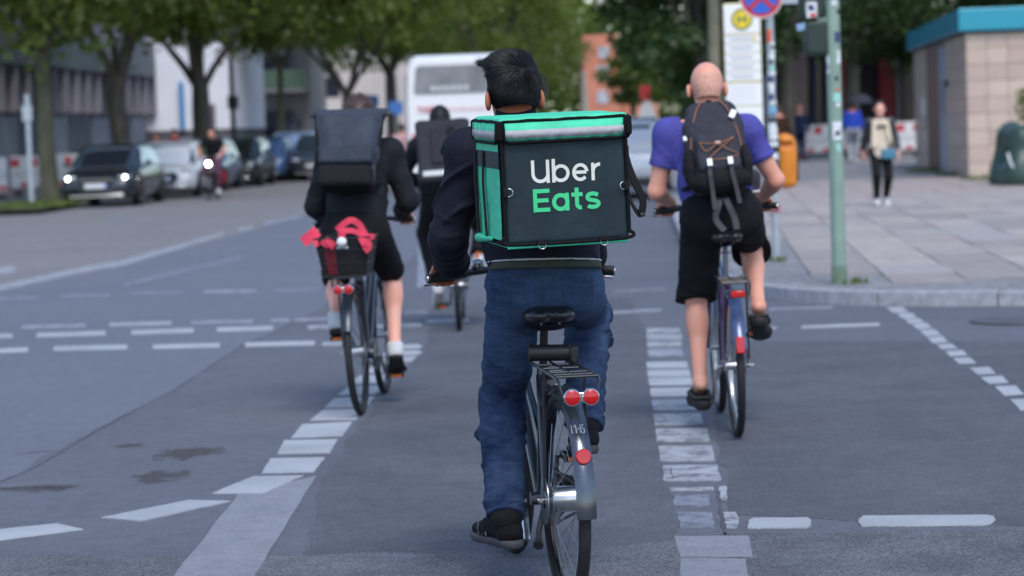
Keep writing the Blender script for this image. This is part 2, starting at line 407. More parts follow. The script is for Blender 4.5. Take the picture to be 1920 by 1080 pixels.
# bitumen joints and cracks
def crack(px, w, seed, m=m_tar, z=.0032):
    pts = [gp(x, y) for x, y in px]; r = random.Random(seed); fine = []
    for a, b in zip(pts[:-1], pts[1:]):
        k = max(2, int((b - a).length / .08)); fine += [a.lerp(b, j / k) for j in range(k)]
    fine.append(pts[-1]); L_, R_ = [], []
    for i, p in enumerate(fine):
        t = (fine[min(i + 1, len(fine) - 1)] - fine[max(i - 1, 0)]).normalized(); nrm = Vector((-t.y, t.x, 0))
        o = r.uniform(-1, 1) * w * .5; h = w * r.uniform(.25, .7)
        L_.append(p + nrm * (o + h)); R_.append(p + nrm * (o - h))
    mb = MB(); n = len(fine)
    mb.add([Vector((p.x, p.y, z)) for p in L_ + R_], [(i, i + 1, n + i + 1, n + i) for i in range(n - 1)])
    return mb.build('crack', m, road, smooth=0)
crack([(-20, 912), (60, 880), (209, 793), (337, 725), (454, 648), (560, 600)], .006, 1)
crack([(-20, 856), (70, 849), (165, 842)], .03, 2, m_stain)
crack([(0, 916), (60, 913), (170, 914)], .035, 3, m_stain)
crack([(1346, 920), (1352, 960), (1358, 1010)], .012, 4); crack([(1360, 1000), (1372, 1030), (1370, 1045)], .014, 5)
crack([(1276, 1047), (1340, 1049), (1402, 1045)], .012, 6); crack([(420, 1080), (436, 1062), (450, 1058)], .012, 16)
crack([(1236, 866), (1262, 856), (1290, 862), (1336, 858)], .006, 7, m_tar, .0058); crack([(1250, 900), (1290, 889), (1348, 893)], .006, 8, m_tar, .0058)
crack([(1258, 880), (1262, 900)], .006, 9, m_tar, .0058); crack([(1235, 800), (1300, 792)], .004, 10, m_tar, .0058)
for i, q in enumerate([[(280, 836), (420, 837), (430, 866), (288, 868)], [(222, 912), (245, 880), (365, 878), (350, 910)], [(205, 842), (212, 831), (272, 831), (268, 842)], [(-20, 924), (-15, 909), (180, 909), (172, 924)]]):
    sheet('oil_stain', q, .0012, m_stain)
# painted markings, each its own piece
def dash(px, m=None, z=.0050, name='lane_dash'):
    return sheet(name, px, z, m or m_paint, .004, int(px[0][0]) & 1023, step=.035)
for q in [[(-70, 1001), (107, 983), (156, 994), (-70, 1023)], [(190, 972), (354, 939), (433, 941), (265, 978)], [(398, 926), (474, 895), (570, 893), (493, 927)],
          [(491, 888), (508, 861), (609, 859), (589, 886)], [(520, 852), (533, 827), (633, 825), (619, 850)], [(547, 822), (566, 797), (660, 792), (643, 818)],
          [(582, 789), (606, 770), (682, 767), (668, 787)], [(609, 765), (628, 748), (702, 745), (688, 763)], [(634, 741), (653, 727), (722, 724), (705, 739)],
          [(655, 721), (672, 706), (742, 702), (728, 718)], [(684, 700), (700, 688), (764, 685), (752, 697)], [(708, 682), (722, 672), (782, 669), (772, 679)],
          [(715, 668), (726, 660), (780, 658), (794, 661), (786, 666)], [(735, 655), (744, 648), (782, 646), (792, 650), (788, 654)]]:
    dash(q)
RB = [(1212, 1275, 617, 624, 1), (1212, 1279, 628, 637, 1), (1213, 1279, 642, 650, 1), (1214, 1280, 656, 668, 2), (1212, 1289, 680, 690, 0), (1213, 1294, 695, 706, 0), (1216, 1298, 710, 722, 0),
      (1219, 1301, 729, 743, 0), (1222, 1304, 751, 769, 1), (1225, 1317, 777, 797, 1), (1229, 1328, 805, 828, 1), (1235, 1338, 838, 865, 1), (1242, 1349, 874, 902, 1), (1256, 1338, 916, 920, 1)]
for x0, x1, y0, y1, w in RB:
    sl = (y1 - y0) * .12
    dash([(x0, y0), (x1 - sl * 1.2, y0 - 1), (x1 + sl, y1), (x0 + sl, y1 + 1)], (m_paint, m_paint2, m_paint3)[w])
dash([(1348, 914), (1362, 913), (1364, 940), (1352, 941)], m_paint2); dash([(1356, 962), (1380, 962), (1386, 978), (1382, 992), (1362, 991)], m_paint2)
dash([(1262, 930), (1330, 930), (1332, 950), (1264, 950)], m_paint4); dash([(1270, 962), (1335, 962), (1340, 990), (1275, 990)], m_paint4)
dash([(1405, 977), (1412, 973), (1514, 972), (1520, 976), (1520, 988), (1512, 991), (1402, 992)], m_paint, name='stop_bar')
dash([(1611, 975), (1618, 969), (1850, 967), (1864, 970), (1867, 976), (1860, 983), (1840, 986), (1616, 988), (1611, 983)], m_paint, name='stop_bar')
z3 = lambda q: [(1380 + x / 2.4537, 360 + y / 2.4537) for x, y in q]
for q in [[(690, 533), (765, 530), (790, 552), (722, 556)], [(740, 562), (810, 558), (830, 578), (762, 582)], [(775, 585), (845, 583), (862, 600), (795, 606)], [(808, 612), (875, 604), (900, 625), (835, 632)],
          [(845, 638), (915, 633), (940, 658), (870, 665)], [(880, 672), (950, 665), (975, 692), (905, 698)], [(925, 705), (995, 700), (1018, 722), (945, 726)], [(965, 736), (1040, 730), (1065, 752), (985, 758)],
          [(995, 768), (1075, 764), (1105, 790), (1028, 793)], [(1075, 812), (1165, 808), (1195, 838), (1112, 842)], [(1125, 855), (1222, 848), (1255, 880), (1165, 886)], [(1190, 897), (1285, 893), (1325, 933), (1235, 940)],
          [(1260, 957), (1355, 953), (1400, 1000), (1310, 1008)]]:
    dash(z3(q), m_paint)
dash([(1503, 612), (1649, 606), (1649, 611), (1503, 616)], m_paint, name='crossing_dash'); dash([(1443, 579), (1561, 575), (1561, 578), (1443, 582)], m_paint3, name='crossing_dash')
dash([(1140, 585), (1240, 579), (1240, 584), (1140, 590)], m_paint3, name='crossing_dash'); dash([(1400, 618), (1456, 612), (1456, 617), (1400, 623)], m_paint2, name='crossing_dash')
dash([(1150, 545), (1250, 540), (1250, 543), (1150, 548)], m_paint4, name='crossing_dash')
for x0, y0, x1, y1, h, w in [(-30, 656, 53, 652, 8, 0), (101, 650, 239, 647, 8.5, 0), (287, 647, 412, 644, 8, 0), (460, 643, 590, 640, 7.5, 0), (604, 643, 650, 641, 6, 1), (-30, 628, 24, 626, 8, 0), (69, 625, 198, 621, 8, 0), (246, 620, 363, 616, 8, 0),
                             (407, 615, 512, 612, 7.5, 0), (577, 611, 632, 609, 7, 1), (41, 611, 160, 608, 6, 2), (205, 606, 321, 603, 7, 1), (359, 602, 474, 600, 6.5, 2), (507, 599, 543, 598, 5, 2), (550, 598, 619, 596, 5, 2),
                             (-30, 559, 72, 556, 6, 3), (113, 553, 206, 550, 6, 3), (247, 548, 344, 546, 5, 3), (383, 545, 480, 543, 5, 2), (515, 543, 598, 541, 4, 3), (800, 600, 880, 597, 6, 2), (690, 610, 790, 607, 5, 2), (760, 585, 800, 583, 4, 3)]:
    dash([(x0, y0), (x1, y1), (x1, y1 + h), (x0, y0 + h)], (m_paint, m_paint2, m_paint3, m_paint4)[w], name='crossing_dash')
for q, w in [([(-60, 548), (165, 499), (227, 489), (419, 436), (420, 441), (227, 500), (165, 509), (-60, 559)], 1), ([(447, 428), (474, 424), (476, 428), (449, 434)], 1), ([(495, 416), (564, 404), (566, 408), (497, 423)], 2),
             ([(600, 396), (760, 355), (762, 357), (602, 400)], 3), ([(-20, 506), (20, 499), (32, 505), (22, 512), (-20, 516)], 1), ([(234, 532), (330, 508), (454, 480), (456, 485), (330, 515), (234, 539)], 3), ([(206, 410), (240, 408), (242, 416), (208, 418)], 3),
             ([(785, 465), (800, 455), (806, 535), (782, 540)], 2)]:
    dash(q, (m_paint, m_paint2, m_paint3, m_paint4)[w], z=.0054, name='lane_line')
# manhole cover at the right edge
mh = gp(1905, 603); mb = MB().lathe((mh.x, mh.y, .004), (0, 0, 1), [(0, .33), (.010, .33), (.010, .27), (.006, .265), (.006, .0)], 28, cap=False)
mb.build('manhole_cover', mat('cast_iron', (.12, .11, .118), .55, .6, .3, 20, .4, 60), road)

# ---------------------------------------------------------------- right pavement, raised behind a granite kerb
m_granite = mat('granite_kerb', rgb(150, 152, 160), .75, 0, .22, 14, .35, 150)
def cobble(name, c1, c2, scale):
    m = bpy.data.materials.new(name); m.use_nodes = True; nt = m.node_tree; N = nt.nodes.new; L = nt.links.new; b = nt.nodes['Principled BSDF']; b.inputs['Roughness'].default_value = .8
    tc = N('ShaderNodeTexCoord'); v = N('ShaderNodeTexVoronoi'); v.inputs['Scale'].default_value = scale; L(tc.outputs['Object'], v.inputs[0])
    e = N('ShaderNodeTexVoronoi'); e.feature = 'DISTANCE_TO_EDGE'; e.inputs['Scale'].default_value = scale; L(tc.outputs['Object'], e.inputs[0])
    mx = N('ShaderNodeMix'); mx.data_type = 'RGBA'; mx.inputs[6].default_value = (*c1, 1); mx.inputs[7].default_value = (*c2, 1); sp = N('ShaderNodeSeparateColor'); L(v.outputs['Color'], sp.inputs[0]); L(sp.outputs[0], mx.inputs[0])
    r = N('ShaderNodeMapRange'); r.inputs[2].default_value = .08; r.inputs[3].default_value = .5; L(e.outputs[0], r.inputs[0])
    s = N('ShaderNodeVectorMath'); s.operation = 'SCALE'; L(mx.outputs[2], s.inputs[0]); L(r.outputs[0], s.inputs[3]); L(s.outputs[0], b.inputs['Base Color'])
    bp = N('ShaderNodeBump'); bp.inputs['Strength'].default_value = .6; bp.inputs['Distance'].default_value = .01; L(r.outputs[0], bp.inputs['Height']); L(bp.outputs[0], b.inputs['Normal'])
    return m
m_cob = cobble('mosaic_paving', (.17, .175, .19), (.29, .29, .30), 13)
PZ = .12
kp = [(2900, 560), (2400, 568), (1920, 574), (1800, 575), (1700, 575), (1600, 574), (1520, 570), (1460, 565), (1410, 557), (1365, 546), (1330, 530), (1305, 510), (1290, 485)]
kw = [gp(x, y) for x, y in kp]; last = kw[-1]
kerb_end = last + SD * 150
def resample(pts, step):
    out = [pts[0].copy()]; acc = 0
    for a, b in zip(pts[:-1], pts[1:]):
        L = (b - a).length; d = step - acc
        while d <= L: out.append(a.lerp(b, d / L)); d += step
        acc = (acc + L) % step if L >= step - acc else acc + L
    return out
# round the corner with a small smoothing
def smoothpts(p, it=3):
    for _ in range(it): p = [p[0]] + [(p[i - 1] + p[i] * 2 + p[i + 1]) / 4 for i in range(1, len(p) - 1)] + [p[-1]]
    return p
kc = smoothpts(resample(kw + [last + SD * 1, last + SD * 6], .25), 4) + [last + SD * (6 + i) for i in range(1, 60)] + [kerb_end]
inward = lambda t: Vector((t.y, -t.x, 0))
edge_in = []
for i, p in enumerate(kc):
    t = (kc[min(i + 1, len(kc) - 1)] - kc[max(0, i - 1)]).normalized(); edge_in.append(p + inward(t) * .13)
pv_pts = [Vector((p.x, p.y, PZ)) for p in edge_in] + [Vector((90, 190, PZ)), Vector((90, 10, PZ))]
pav = MB().poly(pv_pts, .16).build('pavement', m_cob, smooth=0); tag(pav, 'raised pavement of pinkish granite slabs at the right corner', 'pavement', kind='structure')
# kerb stones
i = 0; step = 4
while i < len(kc) - step - 1 and kc[i].y < 75:
    j = min(i + step, len(kc) - 1)
    if (kc[i + 1] - kc[i]).length > .6: j = i + 1
    seg = list(range(i, j + 1)); a = .004
    o_ = [kc[q].lerp(kc[q], 1) for q in seg]; n_ = [edge_in[q] for q in seg]
    t0 = (kc[j] - kc[i]).normalized() * a
    o_[0] = o_[0] + t0; n_[0] = n_[0] + t0; o_[-1] = o_[-1] - t0; n_[-1] = n_[-1] - t0
    top = o_ + n_[::-1]; zt = PZ + random.uniform(-.004, .006)
    MB().poly([Vector((p.x, p.y, zt)) for p in top], .16).build('kerb_stone', m_granite, pav, smooth=0, bevel=.012)
    i = j
# the kerb beyond 75 m stays plain in the sheet's edge; granite slabs of the walking strip
slab_m = [mat('granite_slab_%s' % n, c, .8, 0, .16, 5, .3, 90) for n, c in (('rose', rgb(158, 147, 143)), ('grey', rgb(154, 149, 147)), ('warm', rgb(164, 155, 149)), ('dark', rgb(144, 137, 135)))]
YS = math.radians(4.5); U = Vector((math.sin(YS), math.cos(YS), 0)); T = Vector((math.cos(YS), -math.sin(YS), 0))
O = gp(1690, 548, PZ); O.z = 0; far = MB(); cnt = 0
def inside(p):                                            # behind the mosaic strip along the kerb
    dmin = min((Vector((p.x - q.x, p.y - q.y, 0))).length for q in kc[::3]); return dmin
def pix(p):
    c = CR.transposed() @ (p - CPOS); return 960 + FPX * c.x / -c.z, 540 - FPX * c.y / -c.z
base_y = O.y
def side_ok(p, lo=.6):
    return inside(p) > lo and p.y > gp(1700, 574).y + .1 - .0 and (p - last).dot(SR) > .3
slabs_small = [(-14 + k) for k in range(60)]
for k in slabs_small:
    r = random.Random(k); v = -1.2 + r.uniform(0, .8)
    while v < 34:
        L = r.choice((1.0, 1.2, 1.35, 1.5)); c = O + T * (k * .62 + .31) + U * (v + L / 2)
        v += L
        x, y = pix(Vector((c.x, c.y, PZ)))
        if not (1240 < x < 2450) or not side_ok(c) or not side_ok(c - U * L * .45) or not side_ok(c - T * .3): continue
        dz = r.uniform(-.003, .006); hw, hl = .31 - .007, L / 2 - .007
        q = [c + T * sx * hw + U * sy * hl for sx, sy in ((-1, -1), (1, -1), (1, 1), (-1, 1))]
        tilt = r.uniform(-.003, .003)
        P_ = [Vector((p.x, p.y, PZ + .014 + dz + tilt * (1 if n < 2 else -1))) for n, p in enumerate(q)]
        if cnt < 290 and c.y < 40:
            MB().poly(P_, .03).build('paving_slab', r.choice(slab_m), pav, smooth=0); cnt += 1
        else: far.poly(P_, .03)
o = far.build('paving_slabs', slab_m[0], pav, smooth=0); o['kind'] = 'stuff'
# ---------------------------------------------------------------- left pavement and its kerb, with a planted build-out in front of the parked cars
m_lpav = mat('old_slabs', rgb(120, 116, 118), .85, 0, .25, 3, .3, 30)
c0 = gp(112, 392); c0.z = 0
bay = -2.35                                               # parking bay depth
lp = [c0 - SD * 40 + SR * -6, c0 - SD * 6.5 + SR * -1.2, c0 - SD * 1.2, c0 - SD * .2 + SR * -.5, c0 + SR * bay, c0 + SR * bay + SD * 150, c0 - SR * 40 + SD * 150, c0 - SR * 60 - SD * 40]
lpav = MB().poly([Vector((p.x, p.y, PZ)) for p in lp], .16).build('pavement_left', m_lpav, smooth=0); tag(lpav, 'raised pavement along the left row of trees and parked cars', 'pavement', kind='structure')
for a, b in zip(lp[:5], lp[1:6]):
    L = (b - a).length; n = min(45, max(1, int(L / 1.0))); t = (b - a) / max(n, 1)
    if L > 100: n = 45; t = (b - a).normalized()
    for q in range(n):
        s0, s1 = a + t * q, a + t * (q + .985); nn = Vector((t.y, -t.x, 0)).normalized()
        MB().poly([Vector((p.x, p.y, PZ + .006)) for p in (s0 - nn * .12, s1 - nn * .12, s1 + nn * .004, s0 + nn * .004)], .13).build('kerb_stone', m_granite, lpav, smooth=0)
# ================================================================ buildings
def street_pt(p0, s, off=0): return p0 + SD * s + SR * off
RS = Matrix((SR, SD, Vector((0, 0, 1)))).transposed()               # columns: right, along, up
def sbox(mb, o, s0, s1, r0, r1, z0, z1):
    """box in street coordinates about o: s along, r right"""
    return mb.box(o + SD * ((s0 + s1) / 2) + SR * ((r0 + r1) / 2) + UPV * ((z0 + z1) / 2), (r1 - r0, s1 - s0, z1 - z0), RS)
UPV = Vector((0, 0, 1))
m_glass = mat('dark_glass', (.020, .024, .032), .08, 0, coat=.3, spec=.8)
m_conc = mat('grey_render', rgb(140, 136, 144), .85, 0, .18, 1.2, .2, 20)
m_fasc = mat('green_grey_cladding', rgb(88, 100, 104), .6, 0, .15, 1.5)
m_dkwall = mat('slate_render', rgb(96, 98, 110), .85, 0, .2, 1)
m_whitew = mat('white_render', rgb(226, 228, 236), .8, 0, .05, 1); m_beige = mat('beige_render', rgb(196, 186, 180), .85, 0, .08, .6)
m_steeldk = mat('dark_metal', (.03, .032, .036), .5, .4)
# long grey building with columns behind the left trees
O1 = Vector((-16.9, 62, 0)); b = thing('office_building', 'long grey building with pale columns and green-grey fascia at the left', 'building', O1)
L1_ = 44.5
sbox(MB(), O1, 0, L1_, -14, -.45, 0, 2.55).build('lower_wall', m_dkwall, b, True, 0); sbox(MB(), O1, 0, L1_, -14, -1.6, 2.55, 4.1).build('core_wall', m_steeldk, b, True, 0)
sbox(MB(), O1, 0, L1_, -14, -.2, 5.5, 14).build('upper_wall', m_conc, b, True, 0)
for k in range(12):
    s0 = k * 3.72; sbox(MB(), O1, s0 + .02, s0 + 3.70, -14, 0.05 if k % 3 else .5, 4.1, 5.42).build('fascia_panel', m_fasc, b, True, 0, .02)
for k in range(25):
    s0 = k * 1.86; sbox(MB(), O1, s0, s0 + .50, -.55, -.03, 2.55, 4.1).build('column', m_conc, b, True, 0, .02)
    if k < 24: w = sbox(MB(), O1, s0 + .52, s0 + 1.84, -1.58, -1.50, 2.6, 4.05).build('window', m_glass, b, True, 0); sbox(MB(), O1, s0 + 1.14, s0 + 1.20, -1.50, -1.44, 2.6, 4.05).build('mullion', m_steeldk, w, True, 0)
for k in range(12):
    s0 = k * 3.72
    if k % 2: sbox(MB(), O1, s0 + .3, s0 + 3.3, -.44, -.40, .05, 2.4).build('roller_door', mat('pale_shutter', rgb(126, 134, 148), .6, 0, .12, 3, stretch=(1, 1, 12)), b, True, 0)
    else: sbox(MB(), O1, s0 + .6, s0 + 3.0, -.44, -.41, .05, 1.25).build('vent_opening', m_steeldk, b, True, 0)
    for j in range(3):
        for q in (0, 1): w = sbox(MB(), O1, s0 + .35 + q * 1.7, s0 + 1.65 + q * 1.7, -.22, -.17, 6.3 + j * 2.8, 7.9 + j * 2.8).build('upper_window', m_glass, b, True, 0); sbox(MB(), O1, s0 + .30 + q * 1.7, s0 + 1.70 + q * 1.7, -.19, -.12, 6.2 + j * 2.8, 6.28 + j * 2.8).build('sill', m_conc, w, True, 0)
# white block
O2 = Vector((-14.75, 107, 0)); b = thing('white_building', 'tall white rendered block with a blue upright banner', 'building', O2)
MB().box(O2 + Vector((.6, 7, 7.95)), (5.25, 14, 12.2)).build('wall', m_whitew, b, True, 0); MB().box(O2 + Vector((.6, 7.02, .92)), (5.2, 14, 1.84)).build('plinth', mat('dark_plinth', rgb(84, 84, 92), .8, 0, .15, 2), b, True, 0)
c = at(341, 198, 106.8); MB().box((c.x, 106.8, c.z), (.2, .12, 2.0)).build('banner', mat('banner_blue', rgb(60, 140, 196), .6), b, True, 0, .02)
c = at(385, 221, 106.9); MB().box((c.x, 106.9, c.z), (.85, .12, 1.15)).build('hatch', mat('hatch_grey', rgb(96, 96, 104), .7), b, True, 0, .02)
for z in (6.2, 9.2, 12): MB().box(O2 + Vector((2.3, -.02, z)), (.9, .1, 1.3)).build('window', m_glass, b, True, 0)
# flats with balconies
O3 = Vector((-14.2, 128, 0)); b = thing('flats', 'pale grey flats with dark glazed balconies behind the left trees', 'building', O3)
MB().box(O3 + Vector((2.15, 6, 7)), (4.3, 12, 14)).build('wall', mat('stone_grey_render', rgb(158, 154, 152), .85, 0, .1, 1), b, True, 0)
for z in (1.6, 4.4, 7.3, 10.2):
    w = MB().box(O3 + Vector((2.3, -.03, z + .1)), (2.3, .12, 2.0)).build('glazing', m_glass, b, True, 0)
    for x in (1.15, 1.9, 2.65, 3.45): MB().box(O3 + Vector((x, -.1, z + .1)), (.09, .1, 2.0)).build('mullion', mat('window_grey', rgb(120, 126, 136), .5), w, True, 0)
for z in (3.7, 6.6, 9.5):
    o = MB().box(O3 + Vector((3.0, -.9, z)), (2.6, 1.75, .18)).build('balcony_slab', m_conc, b, True, 0); MB().box(O3 + Vector((3.0, -1.75, z + .55)), (2.6, .07, .95)).build('parapet', mat('green_panel', rgb(84, 108, 92), .6), o, True, 0)
MB().box(O3 + Vector((2.1, -.5, 2.62)), (2.6, 1.0, .16)).build('porch_roof', m_steeldk, b, True, 0); MB().box(O3 + Vector((1.3, -.05, 1.15)), (1.2, .12, 2.3)).build('door', m_steeldk, b, True, 0); MB().box(O3 + Vector((3.4, -.05, 1.1)), (.9, .12, 2.2)).build('door', mat('blue_grey_door', rgb(90, 98, 112), .6), b, True, 0)
# far beige houses along the left side
for i, (px0, px1, d, h, m, lab) in enumerate(((590, 775, 205, 15, m_beige, 'far beige house with a blank wall left of the coach'), (770, 960, 260, 17, mat('ochre_render', rgb(176, 158, 140), .85, 0, .1, .6), 'farthest ochre house at the end of the street behind the coach'))):
    a, c = at(px0, 240, d), at(px1, 240, d); b = thing('house', lab, 'building', (a.x, d, 0)); w = c.x - a.x
    MB().box(((a.x + c.x) / 2, d + 6, h / 2), (w, 12, h)).build('wall', m, b, True, 0)
    MB().add([(a.x - .3, d - .4, h), (c.x + .3, d - .4, h), (c.x + .3, d + 12.4, h), (a.x - .3, d + 12.4, h), (a.x - .3, d + 6, h + 3), (c.x + .3, d + 6, h + 3)], [(0, 1, 5, 4), (2, 3, 4, 5), (0, 4, 3), (1, 2, 5), (0, 3, 2, 1)]).build('roof', mat('roof_tile', (.16, .06, .04), .8, 0, .2, 3), b, True, 0)
    for j in range(3):
        for q in range(3):
            if i == 0 and q > 0 and j < 2: continue
            MB().box((a.x + w * (.2 + .3 * q), d - .03, 5.2 + 3.4 * j), (1.1, .12, 1.6)).build('window', m_glass, b, True, 0)
    MB().box((a.x + w * .25, d - .04, 1.3), (1.6, .14, 2.6)).build('door', m_steeldk, b, True, 0)
# orange brick house at the end of the street
d = 178; a, c = at(1098, 240, d), at(1235, 240, d); b = thing('brick_house', 'orange rendered house with pale windows between the distant trees', 'building', (a.x, d, 0)); m_or = mat('orange_render', rgb(200, 128, 102), .85, 0, .1, .8); w = c.x - a.x
MB().box(((a.x + at(1165, 240, d).x) / 2, d + 5, 3.85), (at(1165, 240, d).x - a.x, 10, 7.7)).build('wall', m_or, b, True, 0); MB().box(((at(1166, 240, d).x + c.x) / 2, d + 5, 1.3), (c.x - at(1166, 240, d).x, 9, 2.9)).build('low_wing', m_or, b, True, 0)
for px, py, ww, hh in ((1132, 98, .75, .8), (1130, 137, .85, 1.1), (1166, 182, .5, .8), (1130, 182, .8, .9)):
    p = at(px, py, d); wn_o = MB().box((p.x, d - .03, p.z), (ww, .1, hh)).build('window', mat('pale_window', rgb(176, 178, 186), .2), b, True, 0); MB().box((p.x, d - .09, p.z), (.05, .05, hh)).build('mullion', m_whitew, wn_o, True, 0)
# shop building behind the right trees
d = 96; a, c = at(1432, 230, d), at(1745, 230, d); b = thing('shop_building', 'dark shopfront with tan pillar and red panels behind the right trees', 'building', (a.x, d, 0)); X = lambda px: at(px, 220, d).x
MB().box(((a.x + c.x) / 2, d + 6, 5.6), (c.x - a.x, 11, 11.2)).build('wall', mat('dark_facade', rgb(58, 56, 60), .8, 0, .2, 1), b, True, 0)
for px0, px1, z0, z1, m, nm in ((1478, 1515, 0, 5, mat('tan_stone', rgb(150, 130, 120), .8, 0, .1, 3), 'pillar'), (1523, 1534, 0, 4.2, mat('navy_frame_paint', rgb(50, 56, 84), .5), 'pillar'), (1545, 1556, 0, 4.2, MATS['navy_frame_paint'], 'pillar'), (1570, 1605, 1.4, 4.6, mat('vermilion_panel', rgb(196, 70, 38), .6), 'panel'), (1650, 1678, .6, 3.6, mat('crimson_panel', rgb(128, 26, 36), .6), 'panel'), (1682, 1724, 0, 3.6, mat('light_grey_wall', rgb(164, 162, 164), .8), 'panel'), (1436, 1446, .4, 3.2, mat('poster_pale', rgb(176, 180, 186), .6), 'poster')):
    MB().box(((X(px0) + X(px1)) / 2, d + .3, (z0 + z1) / 2), (X(px1) - X(px0), .9, z1 - z0)).build(nm, m, b, True, 0, .02)
MB().box(((X(1518) + X(1562)) / 2, d + .44, 2.1), (X(1562) - X(1518), .1, 4.1)).build('shop_window', m_glass, b, True, 0); MB().box((X(1712), d - .2, 1.9), (.35, .1, .7)).build('notice_board', m_steeldk, b, True, 0)
for z in (6.5, 9): 
    for px in (1460, 1510, 1560, 1610, 1660, 1710): MB().box((X(px), d + .45, z), (.7, .15, 1.4)).build('upper_window', m_glass, b, True, 0)
d = 104; a, c = at(1990, 230, d), at(2700, 230, d); b = thing('brick_building', 'plain brick building beyond the kiosk, right of the view', 'building', (a.x, d, 0)); MB().box(((a.x + c.x) / 2, d + 6, 6), (c.x - a.x, 12, 12)).build('wall', mat('dull_brick', rgb(128, 96, 84), .85, 0, .15, 2), b, True, 0)
for z in (2, 5, 8, 10.6):
    for i in range(7): MB().box((a.x + 1.4 + i * 2.1, d - .02, z), (1.1, .1, 1.5)).build('window', m_glass, b, True, 0)
# tiled kiosk with a turquoise cap, at the right edge
k0 = gp(1817, 336, PZ); k1 = gp(1718, 311, PZ); sv = (k1 - k0); sv.z = 0; KL = sv.length; sv.normalize(); fv = Vector((sv.y, -sv.x, 0))   # fv: along the face turned to the camera
kb = thing('kiosk', 'beige tiled pavement kiosk with turquoise roof edge at the right', 'kiosk', (k0.x, k0.y, PZ))
KH = 3.02; RK = Matrix((fv, sv, Vector((0, 0, 1)))).transposed(); KW = 5.04
kbox = lambda mb, f0, f1, s0, s1, z0, z1: mb.box(Vector((k0.x, k0.y, PZ)) + fv * ((f0 + f1) / 2) + sv * ((s0 + s1) / 2) + UPV * ((z0 + z1) / 2), (f1 - f0, s1 - s0, z1 - z0), RK)
m_tile = [mat('tile_%d' % i, c, .45, 0, .06, 6, coat=.15) for i, c in enumerate((rgb(184, 164, 152), rgb(176, 156, 146), rgb(190, 171, 157)))]; m_grout = mat('grout', rgb(128, 118, 114), .9)
kbox(MB(), .02, KW, .02, KL, 0, KH).build('wall', m_grout, kb, True, 0)
kbox(MB(), -.16, KW + .16, -.16, KL + .16, KH, KH + .46).build('roof_edge', mat('turquoise_metal', (.012, .27, .38), .35, .2, .05, 2, coat=.2), kb, True, 0, .02)
kbox(MB(), -.05, KW, -.05, KL, KH - .05, KH).build('soffit', m_steeldk, kb, True, 0)
tr = random.Random(3); tw, thh = .42, .335
for side in ('f', 's'):
    n = int(((KW - .05) if side == 'f' else KL) / tw) + 1
    for j in range(9):
        for i in range(n):
            u0 = i * tw; z0 = j * thh
            if side == 's' and 5.0 < u0 + tw / 2 < 10.6: continue
            u1 = min(u0 + tw - .008, (KW if side == 'f' else KL)); z1 = min(z0 + thh - .008, KH - .06)
            if u1 - u0 < .05: continue
            mb = MB(); e = tr.uniform(0, .003)
            (kbox(mb, u0 + .004, u1, .004 - e, .03, z0 + .004, z1) if side == 'f' else kbox(mb, .004 - e, .03, u0 + .004, u1, z0 + .004, z1)); mb.build('tile', tr.choice(m_tile), kb, True, 0)
kbox(MB(), -.01, .03, 2.9 + 2.2, 4.6 + 2.2, .03, KH - .15).build('door', mat('grey_metal_door', rgb(150, 156, 174), .4, .3), kb, True, 0, .01); kbox(MB(), -.005, .04, 7.0, 10.4, .03, KH - .15).build('recess', mat('warm_recess', rgb(120, 92, 80), .7), kb, True, 0)
for j in range(8): kbox(MB(), -.025, .0, 5.5, 5.9, 1.35 + j * .08, 1.39 + j * .08).build('vent_slat', m_steeldk, kb, True, 0)
kbox(MB(), -.06, .0, 4.5, 4.8, 1.95, 2.1).build('lamp', m_steeldk, kb, True, 0, .01); kbox(MB(), -.03, .0, 11.4, 11.9, 1.3, 1.75).build('notice', m_white, kb, True, 0)
# ================================================================ trees
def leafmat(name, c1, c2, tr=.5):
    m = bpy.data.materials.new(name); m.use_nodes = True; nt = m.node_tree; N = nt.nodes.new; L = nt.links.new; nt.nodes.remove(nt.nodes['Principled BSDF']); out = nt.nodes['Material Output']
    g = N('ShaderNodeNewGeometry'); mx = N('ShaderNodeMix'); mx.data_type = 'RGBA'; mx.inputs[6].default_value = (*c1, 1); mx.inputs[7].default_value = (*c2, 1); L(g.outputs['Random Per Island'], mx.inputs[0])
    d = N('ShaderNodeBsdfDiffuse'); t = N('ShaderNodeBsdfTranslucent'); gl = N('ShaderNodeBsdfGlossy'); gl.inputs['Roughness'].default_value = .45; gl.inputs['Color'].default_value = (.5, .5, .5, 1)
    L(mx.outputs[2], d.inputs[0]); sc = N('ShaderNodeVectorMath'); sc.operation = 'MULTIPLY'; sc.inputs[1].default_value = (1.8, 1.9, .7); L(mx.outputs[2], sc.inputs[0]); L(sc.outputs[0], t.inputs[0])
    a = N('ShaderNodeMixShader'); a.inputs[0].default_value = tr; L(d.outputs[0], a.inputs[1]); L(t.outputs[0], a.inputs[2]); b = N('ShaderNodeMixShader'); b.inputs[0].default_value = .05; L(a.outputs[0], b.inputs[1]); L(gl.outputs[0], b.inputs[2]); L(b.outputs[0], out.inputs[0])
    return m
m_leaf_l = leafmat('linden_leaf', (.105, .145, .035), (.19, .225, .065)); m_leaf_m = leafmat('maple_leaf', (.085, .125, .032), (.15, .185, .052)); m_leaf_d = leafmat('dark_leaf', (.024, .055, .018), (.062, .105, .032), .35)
m_bark = mat('bark', (.085, .074, .060), .9, 0, .45, 6, .8, 14, stretch=(1, 1, .3), bdist=.04); m_bark2 = mat('mossy_bark', (.085, .085, .055), .9, 0, .4, 5, .8, 14, stretch=(1, 1, .3), bdist=.04)
